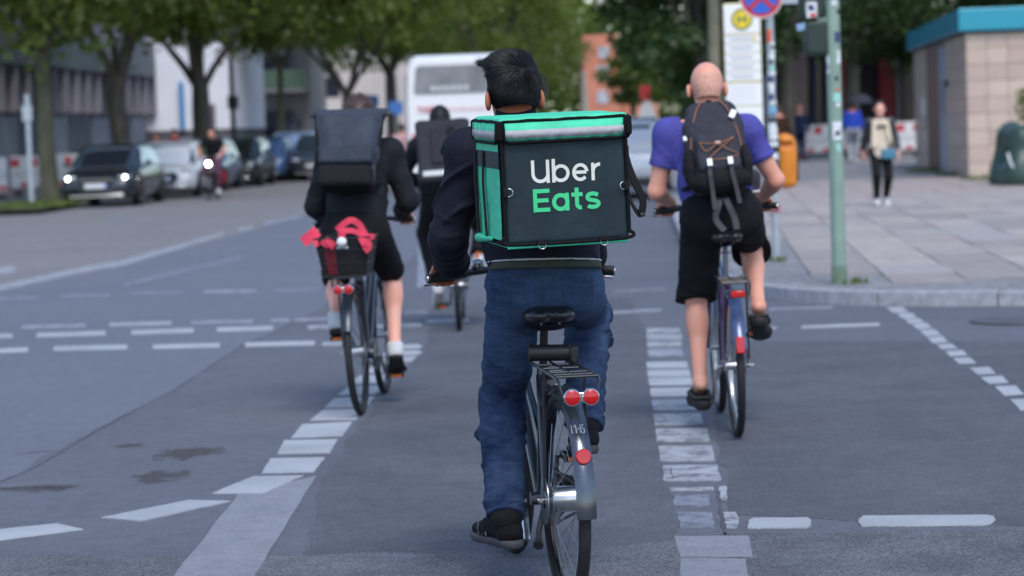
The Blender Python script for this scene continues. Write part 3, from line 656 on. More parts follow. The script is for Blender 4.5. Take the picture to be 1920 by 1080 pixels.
def tree(label, base, r0, fork, H, crown, nleaf, mleaf, seed, mbark=None, lsz=.22, lean=(0, 0), nlimb=5, group='trees', sp=.55, cb=None, cc=None):
    """base point, trunk radius, fork height, total height, crown radius; leaves sit in clumps round the limb ends"""
    nleaf = int(nleaf * 1.9); lsz *= 1.3; r = random.Random(seed); base = Vector((base[0], base[1], base[2])); t = thing('street_tree', label, 'tree', base, group); mb = MB()
    top = Vector((lean[0] * fork, lean[1] * fork, fork)); pts = [Vector((0, 0, -.1)), Vector((0, 0, .15)), top * .4 + Vector((r.uniform(-.06, .06), r.uniform(-.06, .06), 0)), top * .75 + Vector((r.uniform(-.08, .08), 0, 0)), top]
    mb.tube(pts, [r0 * 1.35, r0 * 1.1, r0, r0 * .95, r0 * .85], 12); tips = []
    def limb(p, d, L, rr, lv):
        q = [p]; cur = d.normalized()
        for i in range(4):
            cur = (cur + Vector((r.uniform(-.22, .22), r.uniform(-.22, .22), r.uniform(-.05, .16)))).normalized(); q.append(q[-1] + cur * L / 4)
        mb.tube(q, [rr, rr * .82, rr * .68, rr * .55, rr * .4], 7 if lv else 9)
        if lv < 2:
            for i in range(3):
                a = r.uniform(0, 6.28); nd = (cur + Vector((math.cos(a), math.sin(a), r.uniform(-.1, .5))) * .75).normalized(); limb(q[2 + (i % 3)], nd, L * .62, rr * .5, lv + 1)
        else: tips.append(q[-1]); tips.append(q[2])
        if lv == 1: tips.append(q[-1])
    for i in range(nlimb):
        a = 6.28 * i / nlimb + r.uniform(-.4, .4); limb(top - Vector((0, 0, r.uniform(0, .35))), Vector((math.cos(a) * sp, math.sin(a) * sp, 1)), (H - fork) * r.uniform(.42, .6), r0 * r.uniform(.42, .6), 0)
    mb.build('trunk', mbark or m_bark, t, smooth=50)
    # clumps through the crown's volume, more towards its shell
    cz = (H + (cb if cb else fork * .9)) / 2; hz = (H - (cb if cb else fork * .9)) / 2; R = np.random.default_rng(seed)
    nc = max(10, nleaf // 110); C = []
    tips_np = np.array([tuple(p) for p in tips])
    for _ in range(nc):
        if len(tips) and R.random() < .45: p = tips_np[R.integers(len(tips))] + R.normal(size=3) * .35
        else:
            v = R.normal(size=3); v /= np.linalg.norm(v); q = R.uniform(.45, 1) ** .5; p = np.array([top.x + v[0] * crown * q, top.y + v[1] * crown * q, cz + v[2] * hz * q])
        C.append(p)
    C = np.array(C); k = nleaf // nc; ctr = np.repeat(C, k, 0) + R.normal(size=(nc * k, 3)) * np.array([.42, .42, .30]) * (crown / 4.2) ** .5; n = len(ctr)
    u = R.normal(size=(n, 3)); u /= np.linalg.norm(u, axis=1)[:, None]; w = np.cross(u, R.normal(size=(n, 3))); w /= np.linalg.norm(w, axis=1)[:, None]; s = lsz * R.uniform(.6, 1.3, (n, 1))
    V = np.stack([ctr - u * s * .5, ctr + w * s * .32, ctr + u * s * .55, ctr - w * s * .32], 1).reshape(-1, 3).astype(np.float32)
    me = bpy.data.meshes.new('crown'); me.vertices.add(n * 4); me.vertices.foreach_set('co', V.ravel()); me.loops.add(n * 4); me.loops.foreach_set('vertex_index', np.arange(n * 4, dtype=np.int32)); me.polygons.add(n); me.polygons.foreach_set('loop_start', np.arange(n, dtype=np.int32) * 4); me.update(calc_edges=True)
    link('crown', me, mleaf, t); return t
def tb(px, d, z=PZ): p = at(px, 300, d); return (p.x, d, z)
LG = 'trees along the left pavement'; RG = 'trees along the right pavement'
tree('mossy trunk tree on the grass strip beside the dark parked car', tb(93, 60.5), .21, 3.55, 10.5, 4.2, 11000, m_leaf_l, 1, m_bark2, lean=(-.03, 0), group=LG, cb=3.7)
tree('dark forked tree behind the dark car with headlights', tb(224, 71), .25, 3.2, 11, 4.6, 11000, m_leaf_l, 2, lean=(.02, 0), group=LG, cb=4.2)
tree('dark forked tree in front of the white building', tb(385, 79), .30, 3.0, 11, 4.6, 9500, m_leaf_l, 3, lean=(-.02, 0), group=LG, sp=.42, cb=4.6)
tree('slim young tree before the balconied flats', tb(532, 93), .13, 3.9, 10, 3.6, 8000, m_leaf_m, 4, m_bark2, group=LG, cb=4.2)
tree('spreading forked tree before the far beige house', tb(655, 112), .26, 3.2, 12.5, 5.4, 11000, m_leaf_l, 5, group=LG, sp=.7, cb=5.2)
tree('dark trunked tree just left of the white coach', tb(738, 126), .30, 4.2, 13, 5.2, 10000, m_leaf_l, 6, group=LG, cb=4.4)
tree('broad light green tree rising behind the white coach', tb(850, 150), .3, 4.2, 15, 6.5, 10000, m_leaf_l, 7, group=LG, lsz=.22, cb=5)
tree('pale green tree above the courier, far down the street', tb(925, 140), .3, 4.0, 15, 5.0, 10000, m_leaf_l, 8, group=RG, lsz=.22, cb=2.6)
tree('hazy green tree left of the orange house', tb(990, 165), .3, 3.5, 13, 4.4, 9000, m_leaf_m, 9, group=RG, lsz=.22, cb=1.8)
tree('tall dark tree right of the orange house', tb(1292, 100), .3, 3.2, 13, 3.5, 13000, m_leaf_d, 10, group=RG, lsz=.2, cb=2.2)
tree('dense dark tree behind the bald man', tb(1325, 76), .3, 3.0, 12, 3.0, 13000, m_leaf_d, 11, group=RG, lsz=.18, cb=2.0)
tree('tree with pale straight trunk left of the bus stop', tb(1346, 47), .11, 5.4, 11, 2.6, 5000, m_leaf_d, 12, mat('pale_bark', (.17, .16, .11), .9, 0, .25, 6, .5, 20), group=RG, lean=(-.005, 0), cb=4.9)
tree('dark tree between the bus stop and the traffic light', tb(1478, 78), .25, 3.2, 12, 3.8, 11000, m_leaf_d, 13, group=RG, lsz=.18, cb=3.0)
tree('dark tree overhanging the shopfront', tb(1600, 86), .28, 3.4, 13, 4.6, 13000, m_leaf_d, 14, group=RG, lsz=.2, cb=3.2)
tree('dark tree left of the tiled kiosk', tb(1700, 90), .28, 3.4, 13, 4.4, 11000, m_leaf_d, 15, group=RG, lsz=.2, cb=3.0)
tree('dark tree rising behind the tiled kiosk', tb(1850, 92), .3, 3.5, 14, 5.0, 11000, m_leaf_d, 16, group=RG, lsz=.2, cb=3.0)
tree('light green tree far down the right side above the coach', tb(920, 190), .3, 4, 17, 7, 8000, m_leaf_l, 17, group=LG, lsz=.28, cb=4)
tree('small light green tree beside the orange house', tb(1190, 150), .2, 2.2, 6.5, 1.5, 2600, m_leaf_m, 18, group=RG, lsz=.22, cb=2.4)
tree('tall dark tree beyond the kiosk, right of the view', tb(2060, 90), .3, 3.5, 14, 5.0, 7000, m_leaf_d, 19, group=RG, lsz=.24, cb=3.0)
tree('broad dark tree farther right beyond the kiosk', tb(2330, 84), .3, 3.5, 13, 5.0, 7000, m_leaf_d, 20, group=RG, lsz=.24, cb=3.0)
# distant belt of trees closing the street
R = np.random.default_rng(77); n = 36000; px_ = R.uniform(-1000, 3000, n); dd = R.uniform(285, 320, n); bump_ = 15 + 3 * np.sin(px_ * .013) + 2.5 * np.sin(px_ * .031 + 1); zz_ = R.random(n) ** .8 * bump_
ctr = np.stack([(px_ - 960) / FPX * dd, dd, zz_], 1); u = R.normal(size=(n, 3)); u /= np.linalg.norm(u, axis=1)[:, None]; w = np.cross(u, R.normal(size=(n, 3))); w /= np.linalg.norm(w, axis=1)[:, None]; s_ = R.uniform(.9, 2.0, (n, 1))
V = np.stack([ctr - u * s_ * .5, ctr + w * s_ * .35, ctr + u * s_ * .5, ctr - w * s_ * .35], 1).reshape(-1, 3).astype(np.float32)
me = bpy.data.meshes.new('far_trees'); me.vertices.add(n * 4); me.vertices.foreach_set('co', V.ravel()); me.loops.add(n * 4); me.loops.foreach_set('vertex_index', np.arange(n * 4, dtype=np.int32)); me.polygons.add(n); me.polygons.foreach_set('loop_start', np.arange(n, dtype=np.int32) * 4); me.update(calc_edges=True)
tag(link('far_trees', me, m_leaf_m), 'distant belt of green trees closing the street', 'trees', kind='stuff')
# grass on the planted build-out and weeds at the pole feet
def grass(name, label, pts, n, h, m, seed, z=PZ + .004):
    R = random.Random(seed); mb = MB()
    for _ in range(n):
        p = R.choice(pts); a = R.uniform(0, 6.28); q = R.random() ** .5 * p[2]; x, y = p[0] + math.cos(a) * q, p[1] + math.sin(a) * q * p[3]; hh = h * R.uniform(.4, 1.2); b = R.uniform(0, 6.28); w = .012 + h * .06
        mb.add([(x - math.cos(b) * w, y - math.sin(b) * w, z), (x + math.cos(b) * w, y + math.sin(b) * w, z), (x + R.uniform(-.4, .4) * hh, y + R.uniform(-.4, .4) * hh, z + hh)], [(0, 1, 2)])
    o = mb.build(name, m, smooth=0); return tag(o, label, 'grass', kind='stuff')
m_gr = leafmat('grass_blade', (.06, .10, .02), (.16, .19, .05), .3)
g0, g1 = gp(18, 387, PZ), gp(112, 384, PZ); soil = MB().poly([(g0.x - .3, g0.y - 3.2, PZ + .006), (g1.x + .1, g1.y - 3.0, PZ + .006), (g1.x + .2, g1.y + 3, PZ + .006), (g0.x - .3, g0.y + 3, PZ + .006)]).build('verge', mat('soil_green', (.085, .095, .035), .95, 0, .3, 4), lpav, smooth=0)
grass('verge_grass', 'strip of short grass round the leftmost tree', [(g0.x + (g1.x - g0.x) * i / 6, g0.y, .5, 4.5) for i in range(7)], 1800, .12, m_gr, 1)
# ================================================================ vehicles (local frame: y forward, origin on the ground at the centre)
def carpaint(n, c, metal=.2): return mat('paint_' + n, c, .28, metal, coat=.8)
m_cglass = mat('car_glass', (.03, .05, .075), .05, 0, coat=.5, spec=1); m_chrome2 = mat('chrome_trim', (.6, .6, .62), .2, 1); m_tail = mat('tail_lens', (.35, .01, .012), .2, coat=.5)
m_lampon = mat('lamp_lit', (1, .97, .90), .3, emit=14); m_lampoff = mat('lamp_glass', (.45, .48, .52), .12, .3, coat=.5); m_plate = mat('plate', (.62, .63, .65), .5); m_plateb = mat('plate_blue', (.03, .10, .45), .5)
def car(label, M, col, lit=False, L=4.25, Wd=.885, H=1.44, hood=.92, belt=.92, kind='hatch', group='parked cars', van=False):
    c = thing('parked_car', label, 'car', M=M, group=group); f = L / 2
    hz = hood if not van else 1.15; zb = belt if not van else 1.25
    st = [(-f, .80, .34, zb - .16), (-f + .10, .95, .28, zb - .04), (-f + .5, 1, .24, zb + .0), (-f + 1.2, 1, .22, zb + .02), (0, 1, .22, zb), (f - 1.25, 1, .22, hz), (f - .6, .985, .22, hz - .07), (f - .22, .93, .24, hz - .17), (f - .05, .80, .28, hz - .28), (f, .72, .34, hz - .36)]
    rings = []
    for y, w, zl, zt in st:
        w *= Wd; h = zt - zl; half = [(w * .90, zl), (w * .97, zl + h * .18), (w, zl + h * .45), (w * .985, zl + h * .72), (w * .93, zt - h * .06), (w * .80, zt - .005), (w * .4, zt + .015)]
        rings.append([(x, y, z) for x, z in half] + [(-x, y, z) for x, z in half[::-1]])
    MB().loft(rings).build('body', col, c, smooth=50)
    if van: gh = [(-f + .12, .93, .86, zb - .06, H - .10), (-f + .3, .95, .88, zb - .06, H), (f - 1.9, .95, .86, zb - .06, H), (f - 1.5, .95, .84, zb - .06, H - .06), (f - .75, .93, .80, hz - .06, hz + .02)]
    else: gh = [(-f + .22, .90, .62, zb - .06, zb + .12), (-f + .62, .93, .70, zb - .06, H - .10), (-f + 1.15, .95, .73, zb - .06, H), (.25, .95, .73, zb - .06, H - .01), (.55, .95, .71, zb - .06, H - .07), (f - .98, .92, .62, hz - .06, hz + .01)]
    rg = []
    for y, wb, wt, z0, z1 in gh: rg.append([(wb * Wd, y, z0), (wt * Wd + .03, y, z1 - .06), (wt * Wd - .05, y, z1), (-wt * Wd + .05, y, z1), (-wt * Wd - .03, y, z1 - .06), (-wb * Wd, y, z0)])
    MB().loft(rg).build('roof', col, c, smooth=25)
    def ptop(i, k, t): a, b = Vector(rg[i][k]), Vector(rg[i + 1][k]); return a.lerp(b, t)
    n = len(gh) - 2; up = lambda v, q: Vector(v) + Vector(q)
    ws = [ptop(n, 5, .96), ptop(n, 0, .96), ptop(n, 1, .10), ptop(n, 2, .04), ptop(n, 3, .04), ptop(n, 4, .10)]; w_ = []
    ctr = sum((Vector(p) for p in ws), Vector()) / 6; nrm = (ws[1] - ws[0]).cross(ws[3] - ws[0]); nrm = nrm.normalized() * (1 if nrm.y > 0 else -1)
    MB().poly([ctr + (p - ctr) * .93 + nrm * .02 for p in ws], .012, nrm).build('windscreen', m_cglass, c, smooth=0)
    rw = [Vector(rg[0][0]).lerp(Vector(rg[1][0]), .3), Vector(rg[1][1]), Vector(rg[1][2]), Vector(rg[1][3]), Vector(rg[1][4]), Vector(rg[0][5]).lerp(Vector(rg[1][5]), .3)]; ctr = sum(rw, Vector()) / 6
    nr = Vector((0, -1, .35)).normalized(); base_ = [Vector((-.60 * Wd, -f + (.115 if van else .36), zb + .12)), Vector((.60 * Wd, -f + (.115 if van else .36), zb + .12)), Vector((.56 * Wd, -f + (.20 if van else .60), H - .17)), Vector((-.56 * Wd, -f + (.20 if van else .60), H - .17))]
    MB().poly([p + nr * (.03 if van else .055) for p in base_], .02, nr).build('rear_window', m_cglass, c, smooth=0)
    for sx in (-1, 1):
        for y0, y1, t0, t1 in ((-f + .75, -.02, .16, .06), (.04, f - 1.22, .0, .62)):
            zt = H - .13; q = []
            for y, s_ in ((y0, t0), (y1, 0 if y1 < 0 else t1 * .5)): pass
            wx = lambda z: sx * (Wd * (.95 - (z - zb) / (H - zb) * .20) + .006)
            y1t = y1 if y1 < .3 else y1 - .55; y0t = y0 + (.25 if y0 < -.5 else 0)
            MB().poly([(wx(zb + .03), y0, zb + .03), (wx(zb + .03), y1, zb + .03), (wx(zt), y1t, zt), (wx(zt), y0t, zt)], .012, Vector((sx, 0, 0))).build('side_window', m_cglass, c, smooth=0)
        o = MB().box((sx * (Wd + .07), .70, zb + .06), (.17, .10, .12)).build('mirror', col, c, bevel=.03)
        for yy in (-f + .80, f - .85):
            w = MB().lathe((sx * (Wd - .10), yy, .315), (sx, 0, 0), [(-.1, .20), (-.1, .30), (-.06, .315), (.06, .315), (.105, .295), (.105, .22)], 24, cap=False).build('wheel', m_tyre, c)
            MB().lathe((sx * (Wd - .10), yy, .315), (sx, 0, 0), [(.07, .222), (.095, .21), (.075, .17), (.085, .06), (.09, .0)], 20, cap=False).build('rim', m_alu, w)
            MB().lathe((sx * (Wd - .03), yy, .33), (sx, 0, 0), [(.0, .375), (.02, .375)], 24).build('wheel_arch', m_black, c)
        yh_ = f - .14
        hl = MB().sphere((sx * Wd * .70, yh_ - .02, hz - .24), (.165, .10, .062), 14, 8).build('headlight', m_lampoff, c)
        if lit: MB().sphere((sx * Wd * .74, yh_ + .055, hz - .24), (.040, .030, .036), 12, 8).build('lamp', m_lampon, hl)
        MB().sphere((sx * Wd * .72, f - .10, .40), (.09, .08, .05), 12, 8).build('fog_light', m_black, c)
        MB().box((sx * Wd * .78, -f + .06, zb - .13), (.22, .08, .16)).build('tail_light', m_tail, c, bevel=.03)
    g_ = MB().poly([(-.36, f + .005, hz - .28), (.36, f + .005, hz - .28), (.42, f + .01, hz - .40), (.28, f + .015, .36), (-.28, f + .015, .36), (-.42, f + .01, hz - .40)], .06, Vector((0, 1, 0))).build('grille', m_black, c, bevel=.01)
    MB().tube([(-.38, f + .02, hz - .27), (.38, f + .02, hz - .27), (.44, f + .02, hz - .40), (.29, f + .025, .35), (-.29, f + .025, .35), (-.44, f + .02, hz - .40)], .016, 6, closed=True).build('grille_frame', m_chrome2, g_)
    p = MB().box((0, f + .035, .50), (.52, .02, .11)).build('number_plate', m_plate, c, bevel=.004); MB().box((-.235, f + .047, .50), (.045, .004, .105)).build('plate_band', m_plateb, p)
    MB().box((0, f - .02, .27), (1.25, .08, .06)).build('bumper_trim', m_chrome2, c, bevel=.01)
    p = MB().box((0, -f - .012, .62), (.52, .02, .11)).build('number_plate', m_plate, c, bevel=.004); MB().box((-.235, -f - .024, .62), (.045, .004, .105)).build('plate_band', m_plateb, p)
    MB().box((0, -f + .02, .36), (1.5, .08, .14)).build('rear_bumper', m_black, c, bevel=.02)
    return c
def facing(px, d, yaw=0, z=0, L=4.25):
    """front bumper at depth d below that pixel column, facing the camera"""
    p = at(px, 380, d); return Matrix.Translation((p.x, d + L / 2, z)) @ Matrix.Rotation(math.pi - SY + yaw, 4, 'Z')
car('dark blue parked car with both headlights lit, nearest on the left', facing(190, 57.5), carpaint('night', (.012, .016, .026)), lit=True)
car('white parked car behind the dark car with lit headlights', facing(306, 64.0, .04), carpaint('white', (.80, .80, .80), 0))
car('navy parked car half hidden behind the oncoming cyclist', facing(366, 70.0), carpaint('navy', (.03, .07, .18)), H=1.5)
car('black parked car right of the oncoming cyclist', facing(437, 74.5), carpaint('black', (.006, .006, .008)), H=1.5)
car('blue-grey parked car before the pale blue car', facing(492, 80.0), carpaint('bluegrey', (.06, .12, .26)), H=1.46)
car('pale blue car at the far end of the parked row', facing(548, 83.5, L=4.4), carpaint('paleblue', (.42, .54, .74)), H=1.6, L=4.4)
car('dark parked car partly hidden by the left rider', facing(598, 80, L=4.3), carpaint('slate', (.02, .03, .045)), H=1.5)
def away(px, d, L=4.25): p = at(px, 360, d); return Matrix.Translation((p.x, d + L / 2, 0)) @ Matrix.Rotation(-SY, 4, 'Z')
car('silver car seen from behind between the courier and the bald man', away(1186, 50.0, 4.4), carpaint('silver', (.50, .52, .55)), H=1.62, L=4.4, belt=1.0, group='cars on the right')
car('black car ahead of the silver car on the right', away(1172, 62.0), carpaint('jet', (.010, .011, .014)), H=1.6, group='cars on the right')
car('white car farthest ahead on the right', away(1160, 74.0), carpaint('ivory', (.66, .67, .68), 0), H=1.7, group='cars on the right')
# ---------------------------------------------------------------- coach
bp_ = at(866, 330, 59.5); MBU = Matrix.Translation((bp_.x, 59.5, 0)) @ Matrix.Rotation(-SY - .012, 4, 'Z')
bus = thing('coach', 'white coach seen from behind with a wide rear window', 'bus', M=MBU); m_bw = carpaint('coachwhite', (.74, .75, .77), 0); BWd, BHt, BL = 1.27, 3.26, 12.2
rings = []
for y, k, dz in ((0, .955, .10), (.06, .985, .04), (.22, 1, 0), (BL - .4, 1, 0), (BL - .1, .97, .08), (BL, .93, .2)):
    w = BWd * k; zt = BHt - dz; half = [(w * .96, .32), (w, .5), (w, 1.2), (w * .995, 2.2), (w * .965, zt - .22), (w * .90, zt - .07), (w * .78, zt)]
    rings.append([(x, y, z) for x, z in half] + [(-x, y, z) for x, z in half[::-1]])
MB().loft(rings).build('body', m_bw, bus, smooth=40)
rw = SDF((-1.2, -.2, 2.1), (1.2, .3, 3.3), .03)
MB().poly([(-1.02, -.03, 2.36), (1.02, -.03, 2.36), (1.06, -.03, 2.44), (1.0, -.03, 2.96), (.94, -.03, 3.02), (-.94, -.03, 3.02), (-1.0, -.03, 2.96), (-1.06, -.03, 2.44)], .05, Vector((0, -1, 0))).build('rear_window', mat('coach_glass_painted_sky', (.17, .175, .19), .25, 0, .35, 1.6, spec=.8), bus, smooth=0)  # reflected sky is put into the glass colour as pale mottled grey
m_redp = mat('red_lettering', (.60, .12, .14), .5); m_wp = mat('white_lettering', (.75, .76, .78), .5)
x = -.60
for i in range(6): strokes_ = [arc_ for arc_ in ()]; MB().torus((x, -.045, 2.47), (0, 1, 0), .052, .014, 14, 6).build('window_letter', m_wp, bus); MB().box((x, -.045, 2.47), (.09, .012, .018)).build('window_letter', m_wp, bus); x += .155
x = -.93
for ch in 'TOP':
    if ch == 'T': mb = MB().box((x, -.03, 2.045), (.11, .012, .03)).box((x, -.0315, 1.97), (.03, .012, .13))
    elif ch == 'O': mb = MB().torus((x, -.03, 1.985), (0, 1, 0), .05, .015, 16, 6)
    else: mb = MB().box((x - .04, -.03, 1.985), (.03, .012, .15)).torus((x, -.03, 2.02), (0, 1, 0), .034, .013, 14, 6)
    mb.build('red_letter', m_redp, bus, smooth=0); x += .14
for i in range(11): MB().box((-.28 + i * .125, -.03, 1.975), (.05 if i % 3 else .065, .012, .05), Matrix.Rotation(.12 * (i % 2), 3, 'Y')).build('red_letter', m_redp, bus, smooth=0)
MB().box((0, -.02, 1.0), (2.0, .03, .75)).build('engine_hatch', m_bw, bus, bevel=.02); MB().box((0, -.03, .45), (2.44, .14, .28)).build('bumper', m_bw, bus, bevel=.04); MB().box((0, -.05, .78), (.52, .02, .11)).build('number_plate', m_plate, bus)
for sx in (-1, 1):
    for z in (.95, 1.15, 1.35): MB().lathe((sx * 1.06, .0, z), (0, -1, 0), [(0, .085), (.035, .085), (.045, .07)], 18).build('tail_light', m_tail, bus)
    MB().box((sx * 1.262, 5.9, 2.35), (.03, 11.2, .95)).build('side_window', m_cglass, bus)
    for yy in (2.6, 9.4):
        w = MB().lathe((sx * 1.08, yy, .5), (sx, 0, 0), [(-.2, .3), (-.2, .48), (.17, .5), (.2, .46), (.2, .3)], 28, cap=False).build('wheel', m_tyre, bus); MB().lathe((sx * 1.08, yy, .5), (sx, 0, 0), [(.15, .31), (.19, .28), (.1, .1), (.12, 0)], 20, cap=False).build('rim', m_alu, w)
    MB().tube([(sx * 1.2, BL - .1, 2.9), (sx * 1.45, BL + .15, 2.9), (sx * 1.5, BL + .15, 2.4)], [.03, .03, .09], 8).build('mirror', m_black, bus)
# ================================================================ bicycles (local frame: origin at the rear contact, y forward, x right, z up)
WR = .345
def bike_frame(px, heading, lean, d=None, contact=None):
    c = contact if contact is not None else gp(*px); c.z = 0
    return Matrix.Translation(c) @ Matrix.Rotation(-math.radians(heading), 4, 'Z') @ Matrix.Rotation(math.radians(lean), 4, 'Y')
def wheel(parent, y, hubw, rim_m, n=28, disc=False, hub_r=.02, steer=None, dirty=.018):
    w = bpy.data.objects.new('wheel', None); COL.objects.link(w); w.parent = parent; w.location = (0, y, WR)
    if steer: w.rotation_euler = (0, 0, steer)
    MB().torus((0, 0, 0), (1, 0, 0), WR - dirty, dirty, 64, 12, sx=1.12).build('tyre', m_tyre, w, smooth=60)
    mb = MB().lathe((0, 0, 0), (1, 0, 0), [(-.011, WR - .030), (-.012, WR - .052), (-.006, WR - .060), (.006, WR - .060), (.012, WR - .052), (.011, WR - .030)], 64, cap=False); mb.build('rim', rim_m, w)
    mb = MB(); r1 = WR - .056
    for i in range(n):
        a = 2 * math.pi * i / n; s = 1 if i % 2 else -1; off = .55 * (1 if (i // 2) % 2 else -1)
        p0 = Vector((s * hubw * .42, math.cos(a + off) * hub_r * 1.25, math.sin(a + off) * hub_r * 1.25)); p1 = Vector((s * .003, math.cos(a) * r1, math.sin(a) * r1))
        mb.tube([p0, p1], .0012, 4, cap=False)
    o = mb.build('spokes', m_steel, w); o['kind'] = 'stuff'
    h = hubw / 2
    MB().lathe((0, 0, 0), (1, 0, 0), [(-h * 1.0, hub_r * .7), (-h * .9, hub_r * 1.3), (-h * .84, hub_r * 1.35), (-h * .8, hub_r), (h * .8, hub_r), (h * .84, hub_r * 1.35), (h * .9, hub_r * 1.3), (h * 1.0, hub_r * .7)], 24).build('hub', m_alu, w)
    MB().tube([(-h - .035, 0, 0), (h + .035, 0, 0)], .007, 10).build('axle', m_steel, w)
    for s in (-1, 1): MB().lathe((s * (h + .026), 0, 0), (1, 0, 0), [(-.006, .011), (.006, .011)], 6).build('axle_nut', m_alu, w)
    if disc:
        MB().lathe((-h - .012, 0, 0), (1, 0, 0), [(-.0015, .03), (-.0015, .078), (.0015, .078), (.0015, .03)], 40, cap=False).build('brake_disc', m_alu, w)
    # valve reflectors on the spokes
    return w
def fender(parent, y, a0, a1, m, w=.031, R=WR + .016):
    rings = []; n = 30
    for i in range(n + 1):
        a = math.radians(a0 + (a1 - a0) * i / n); rg = []
        for j in range(9):
            b = -1 + 2 * j / 8; rg.append((w * b, y + math.cos(a) * (R + .009 * (1 - b * b)), WR + math.sin(a) * (R + .009 * (1 - b * b))))
        for j in range(8, -1, -1):
            b = -1 + 2 * j / 8; rg.append((w * b * .96, y + math.cos(a) * (R + .009 * (1 - b * b) - .0025), WR + math.sin(a) * (R + .009 * (1 - b * b) - .0025)))
        rings.append(rg)
    return MB().loft(rings).build('mudguard', m, parent, smooth=50)
def make_bike(label, M, S):
    """S: dict of colours and fittings; returns root and key points"""
    root = thing('bicycle', label, 'bicycle', M=M, group=S.get('group'))
    fr = S['frame_m']; ST = S.get('steer', 0); K = {}
    sad = Vector((0, S.get('saddle_y', .27), S.get('saddle_z', .95))); BB = Vector((0, .45, .285)); HT = Vector((0, .885, .86)); HB = Vector((0, .925, .70)); AX = Vector((0, 1.07, WR)); RA = Vector((0, 0, WR))
    rim = S.get('rim_m', m_black)
    wheel(root, 0, .11, rim, disc=S.get('disc', False), hub_r=S.get('hub_r', .022)); wheel(root, 1.07, .09, rim, hub_r=.02, steer=ST)
    fa = MB(); stt = sad + Vector((0, .03, -.17))                     # seat cluster
    seat_dir = (sad - BB).normalized(); cl = BB + seat_dir * .46
    fa.tube([BB - seat_dir * .01, cl], .0165, 14)
    fa.tube([HB + Vector((0, -.01, .02)), BB], [.023, .021], 14)
    if S.get('step', True): fa.tube([HT + Vector((0, 0, -.02)), HT.lerp(BB + seat_dir * .2, .5) + Vector((0, -.02, -.04)), BB + seat_dir * .22], .016, 12)
    else: fa.tube([HT + Vector((0, 0, -.02)), cl - seat_dir * .02], .0165, 12)
    fa.tube([HB, HT + Vector((0, -.012, .05))], .021, 16)
    fa.lathe(BB, (1, 0, 0), [(-.037, .023), (.037, .023)], 18)
    fa.build('frame', fr, root)
    for s in (-1, 1):
        MB().tube([BB + Vector((s * .03, -.02, 0)), Vector((s * .045, .25, .315)), Vector((s * .066, .01, WR - .005))], [.011, .010, .009], 10).build('chain_stay', fr, root)
        MB().tube([cl + Vector((s * .016, 0, -.02)), Vector((s * .045, .16, .62)), Vector((s * .066, .004, WR + .005))], [.009, .0085, .0085], 10).build('seat_stay', fr, root)
    f = MB()
    for s in (-1, 1):
        f.tube([HB + Vector((s * .02, .0, -.02)), Vector((s * .046, .945, .62)), Vector((s * .052, .985, .5)), Vector((s * .054, 1.07, WR))], [.016, .015, .013, .009], 10)
    f.tube([HB + Vector((-.05, .008, -.035)), HB + Vector((.05, .008, -.035))], .017, 12); f.build('fork', fr, root)
    # cranks, pedals, chain
    ca = S.get('crank', 0); cr = .17
    dl = Vector((0, math.sin(ca), -math.cos(ca))) * cr
    for s, d, nm in ((-1, dl, 'L'), (1, -dl, 'R')):
        a = BB + Vector((s * .062, 0, 0)); b = a + d + Vector((s * .012, 0, 0))
        MB().tube([a, b], [.014, .011], 10).build('crank', S.get('crank_m', m_alu), root)
        p = b + Vector((s * .066, 0, 0)); K['pedal' + nm] = p; tilt = S.get('pedal_tilt', (0, 0))[0 if s < 0 else 1]
        Rm = Matrix.Rotation(tilt, 3, 'X'); pd = MB()
        pd.box(p + Rm @ Vector((0, .040, 0)), (.088, .014, .022), Rm).box(p + Rm @ Vector((0, -.040, 0)), (.088, .014, .022), Rm)
        for e in (-.038, 0, .038): pd.box(p + Rm @ Vector((e, 0, 0)), (.010, .078, .018), Rm)
        pd.tube([b, p + Vector((s * .04, 0, 0))], .006, 8)
        o = pd.build('pedal', S.get('pedal_m', m_black), root, bevel=.002)
        MB().box(p + Rm @ Vector((0, -.0485, 0)), (.062, .004, .014), Rm).build('pedal_reflector', m_orange, o); MB().box(p + Rm @ Vector((0, .0485, 0)), (.062, .004, .014), Rm).build('pedal_reflector', m_orange, o)
    MB().lathe(BB + Vector((.048, 0, 0)), (1, 0, 0), [(-.002, .03), (-.002, .088), (.002, .088), (.002, .03)], 40, cap=False).build('chainring', m_steel, root)
    ch = MB(); n = 36; pts = []
    for i in range(19):
        a = math.radians(90 - 180 * i / 18 * 1.0); pts.append(BB + Vector((.048, math.cos(a) * .088, math.sin(a) * .088)))
    for i in range(19):
        a = math.radians(-90 - 180 * i / 18); pts.append(RA + Vector((.048, math.cos(a) * .038, math.sin(a) * .038)))
    ch.tube(pts, .0055, 6, closed=True, flat=(Vector((1, 0, 0)), .7)); ch.build('chain', m_steel, root)
    if S.get('chainguard'):
        g = [BB + Vector((.06, math.cos(math.radians(a)) * .105, math.sin(math.radians(a)) * .105)) for a in range(-60, 121, 20)] + [RA + Vector((.06, .02, .06)), RA + Vector((.06, 0, .02))]
        MB().poly(g, .006, Vector((1, 0, 0))).build('chain_guard', m_black, root, bevel=.002)
    # saddle
    sp = MB().tube([cl - seat_dir * .05, sad - Vector((0, .0, .045))], .0137, 14); sp.build('seat_post', S.get('post_m', m_black), root)
    MB().lathe(cl, seat_dir, [(-.012, .021), (.014, .021)], 16).build('seat_clamp', m_steel, root)
    sd_ = SDF((-.12, sad.y - .19, sad.z - .09), (.12, sad.y + .22, sad.z + .05), .006); W_ = S.get('saddle_w', .07)
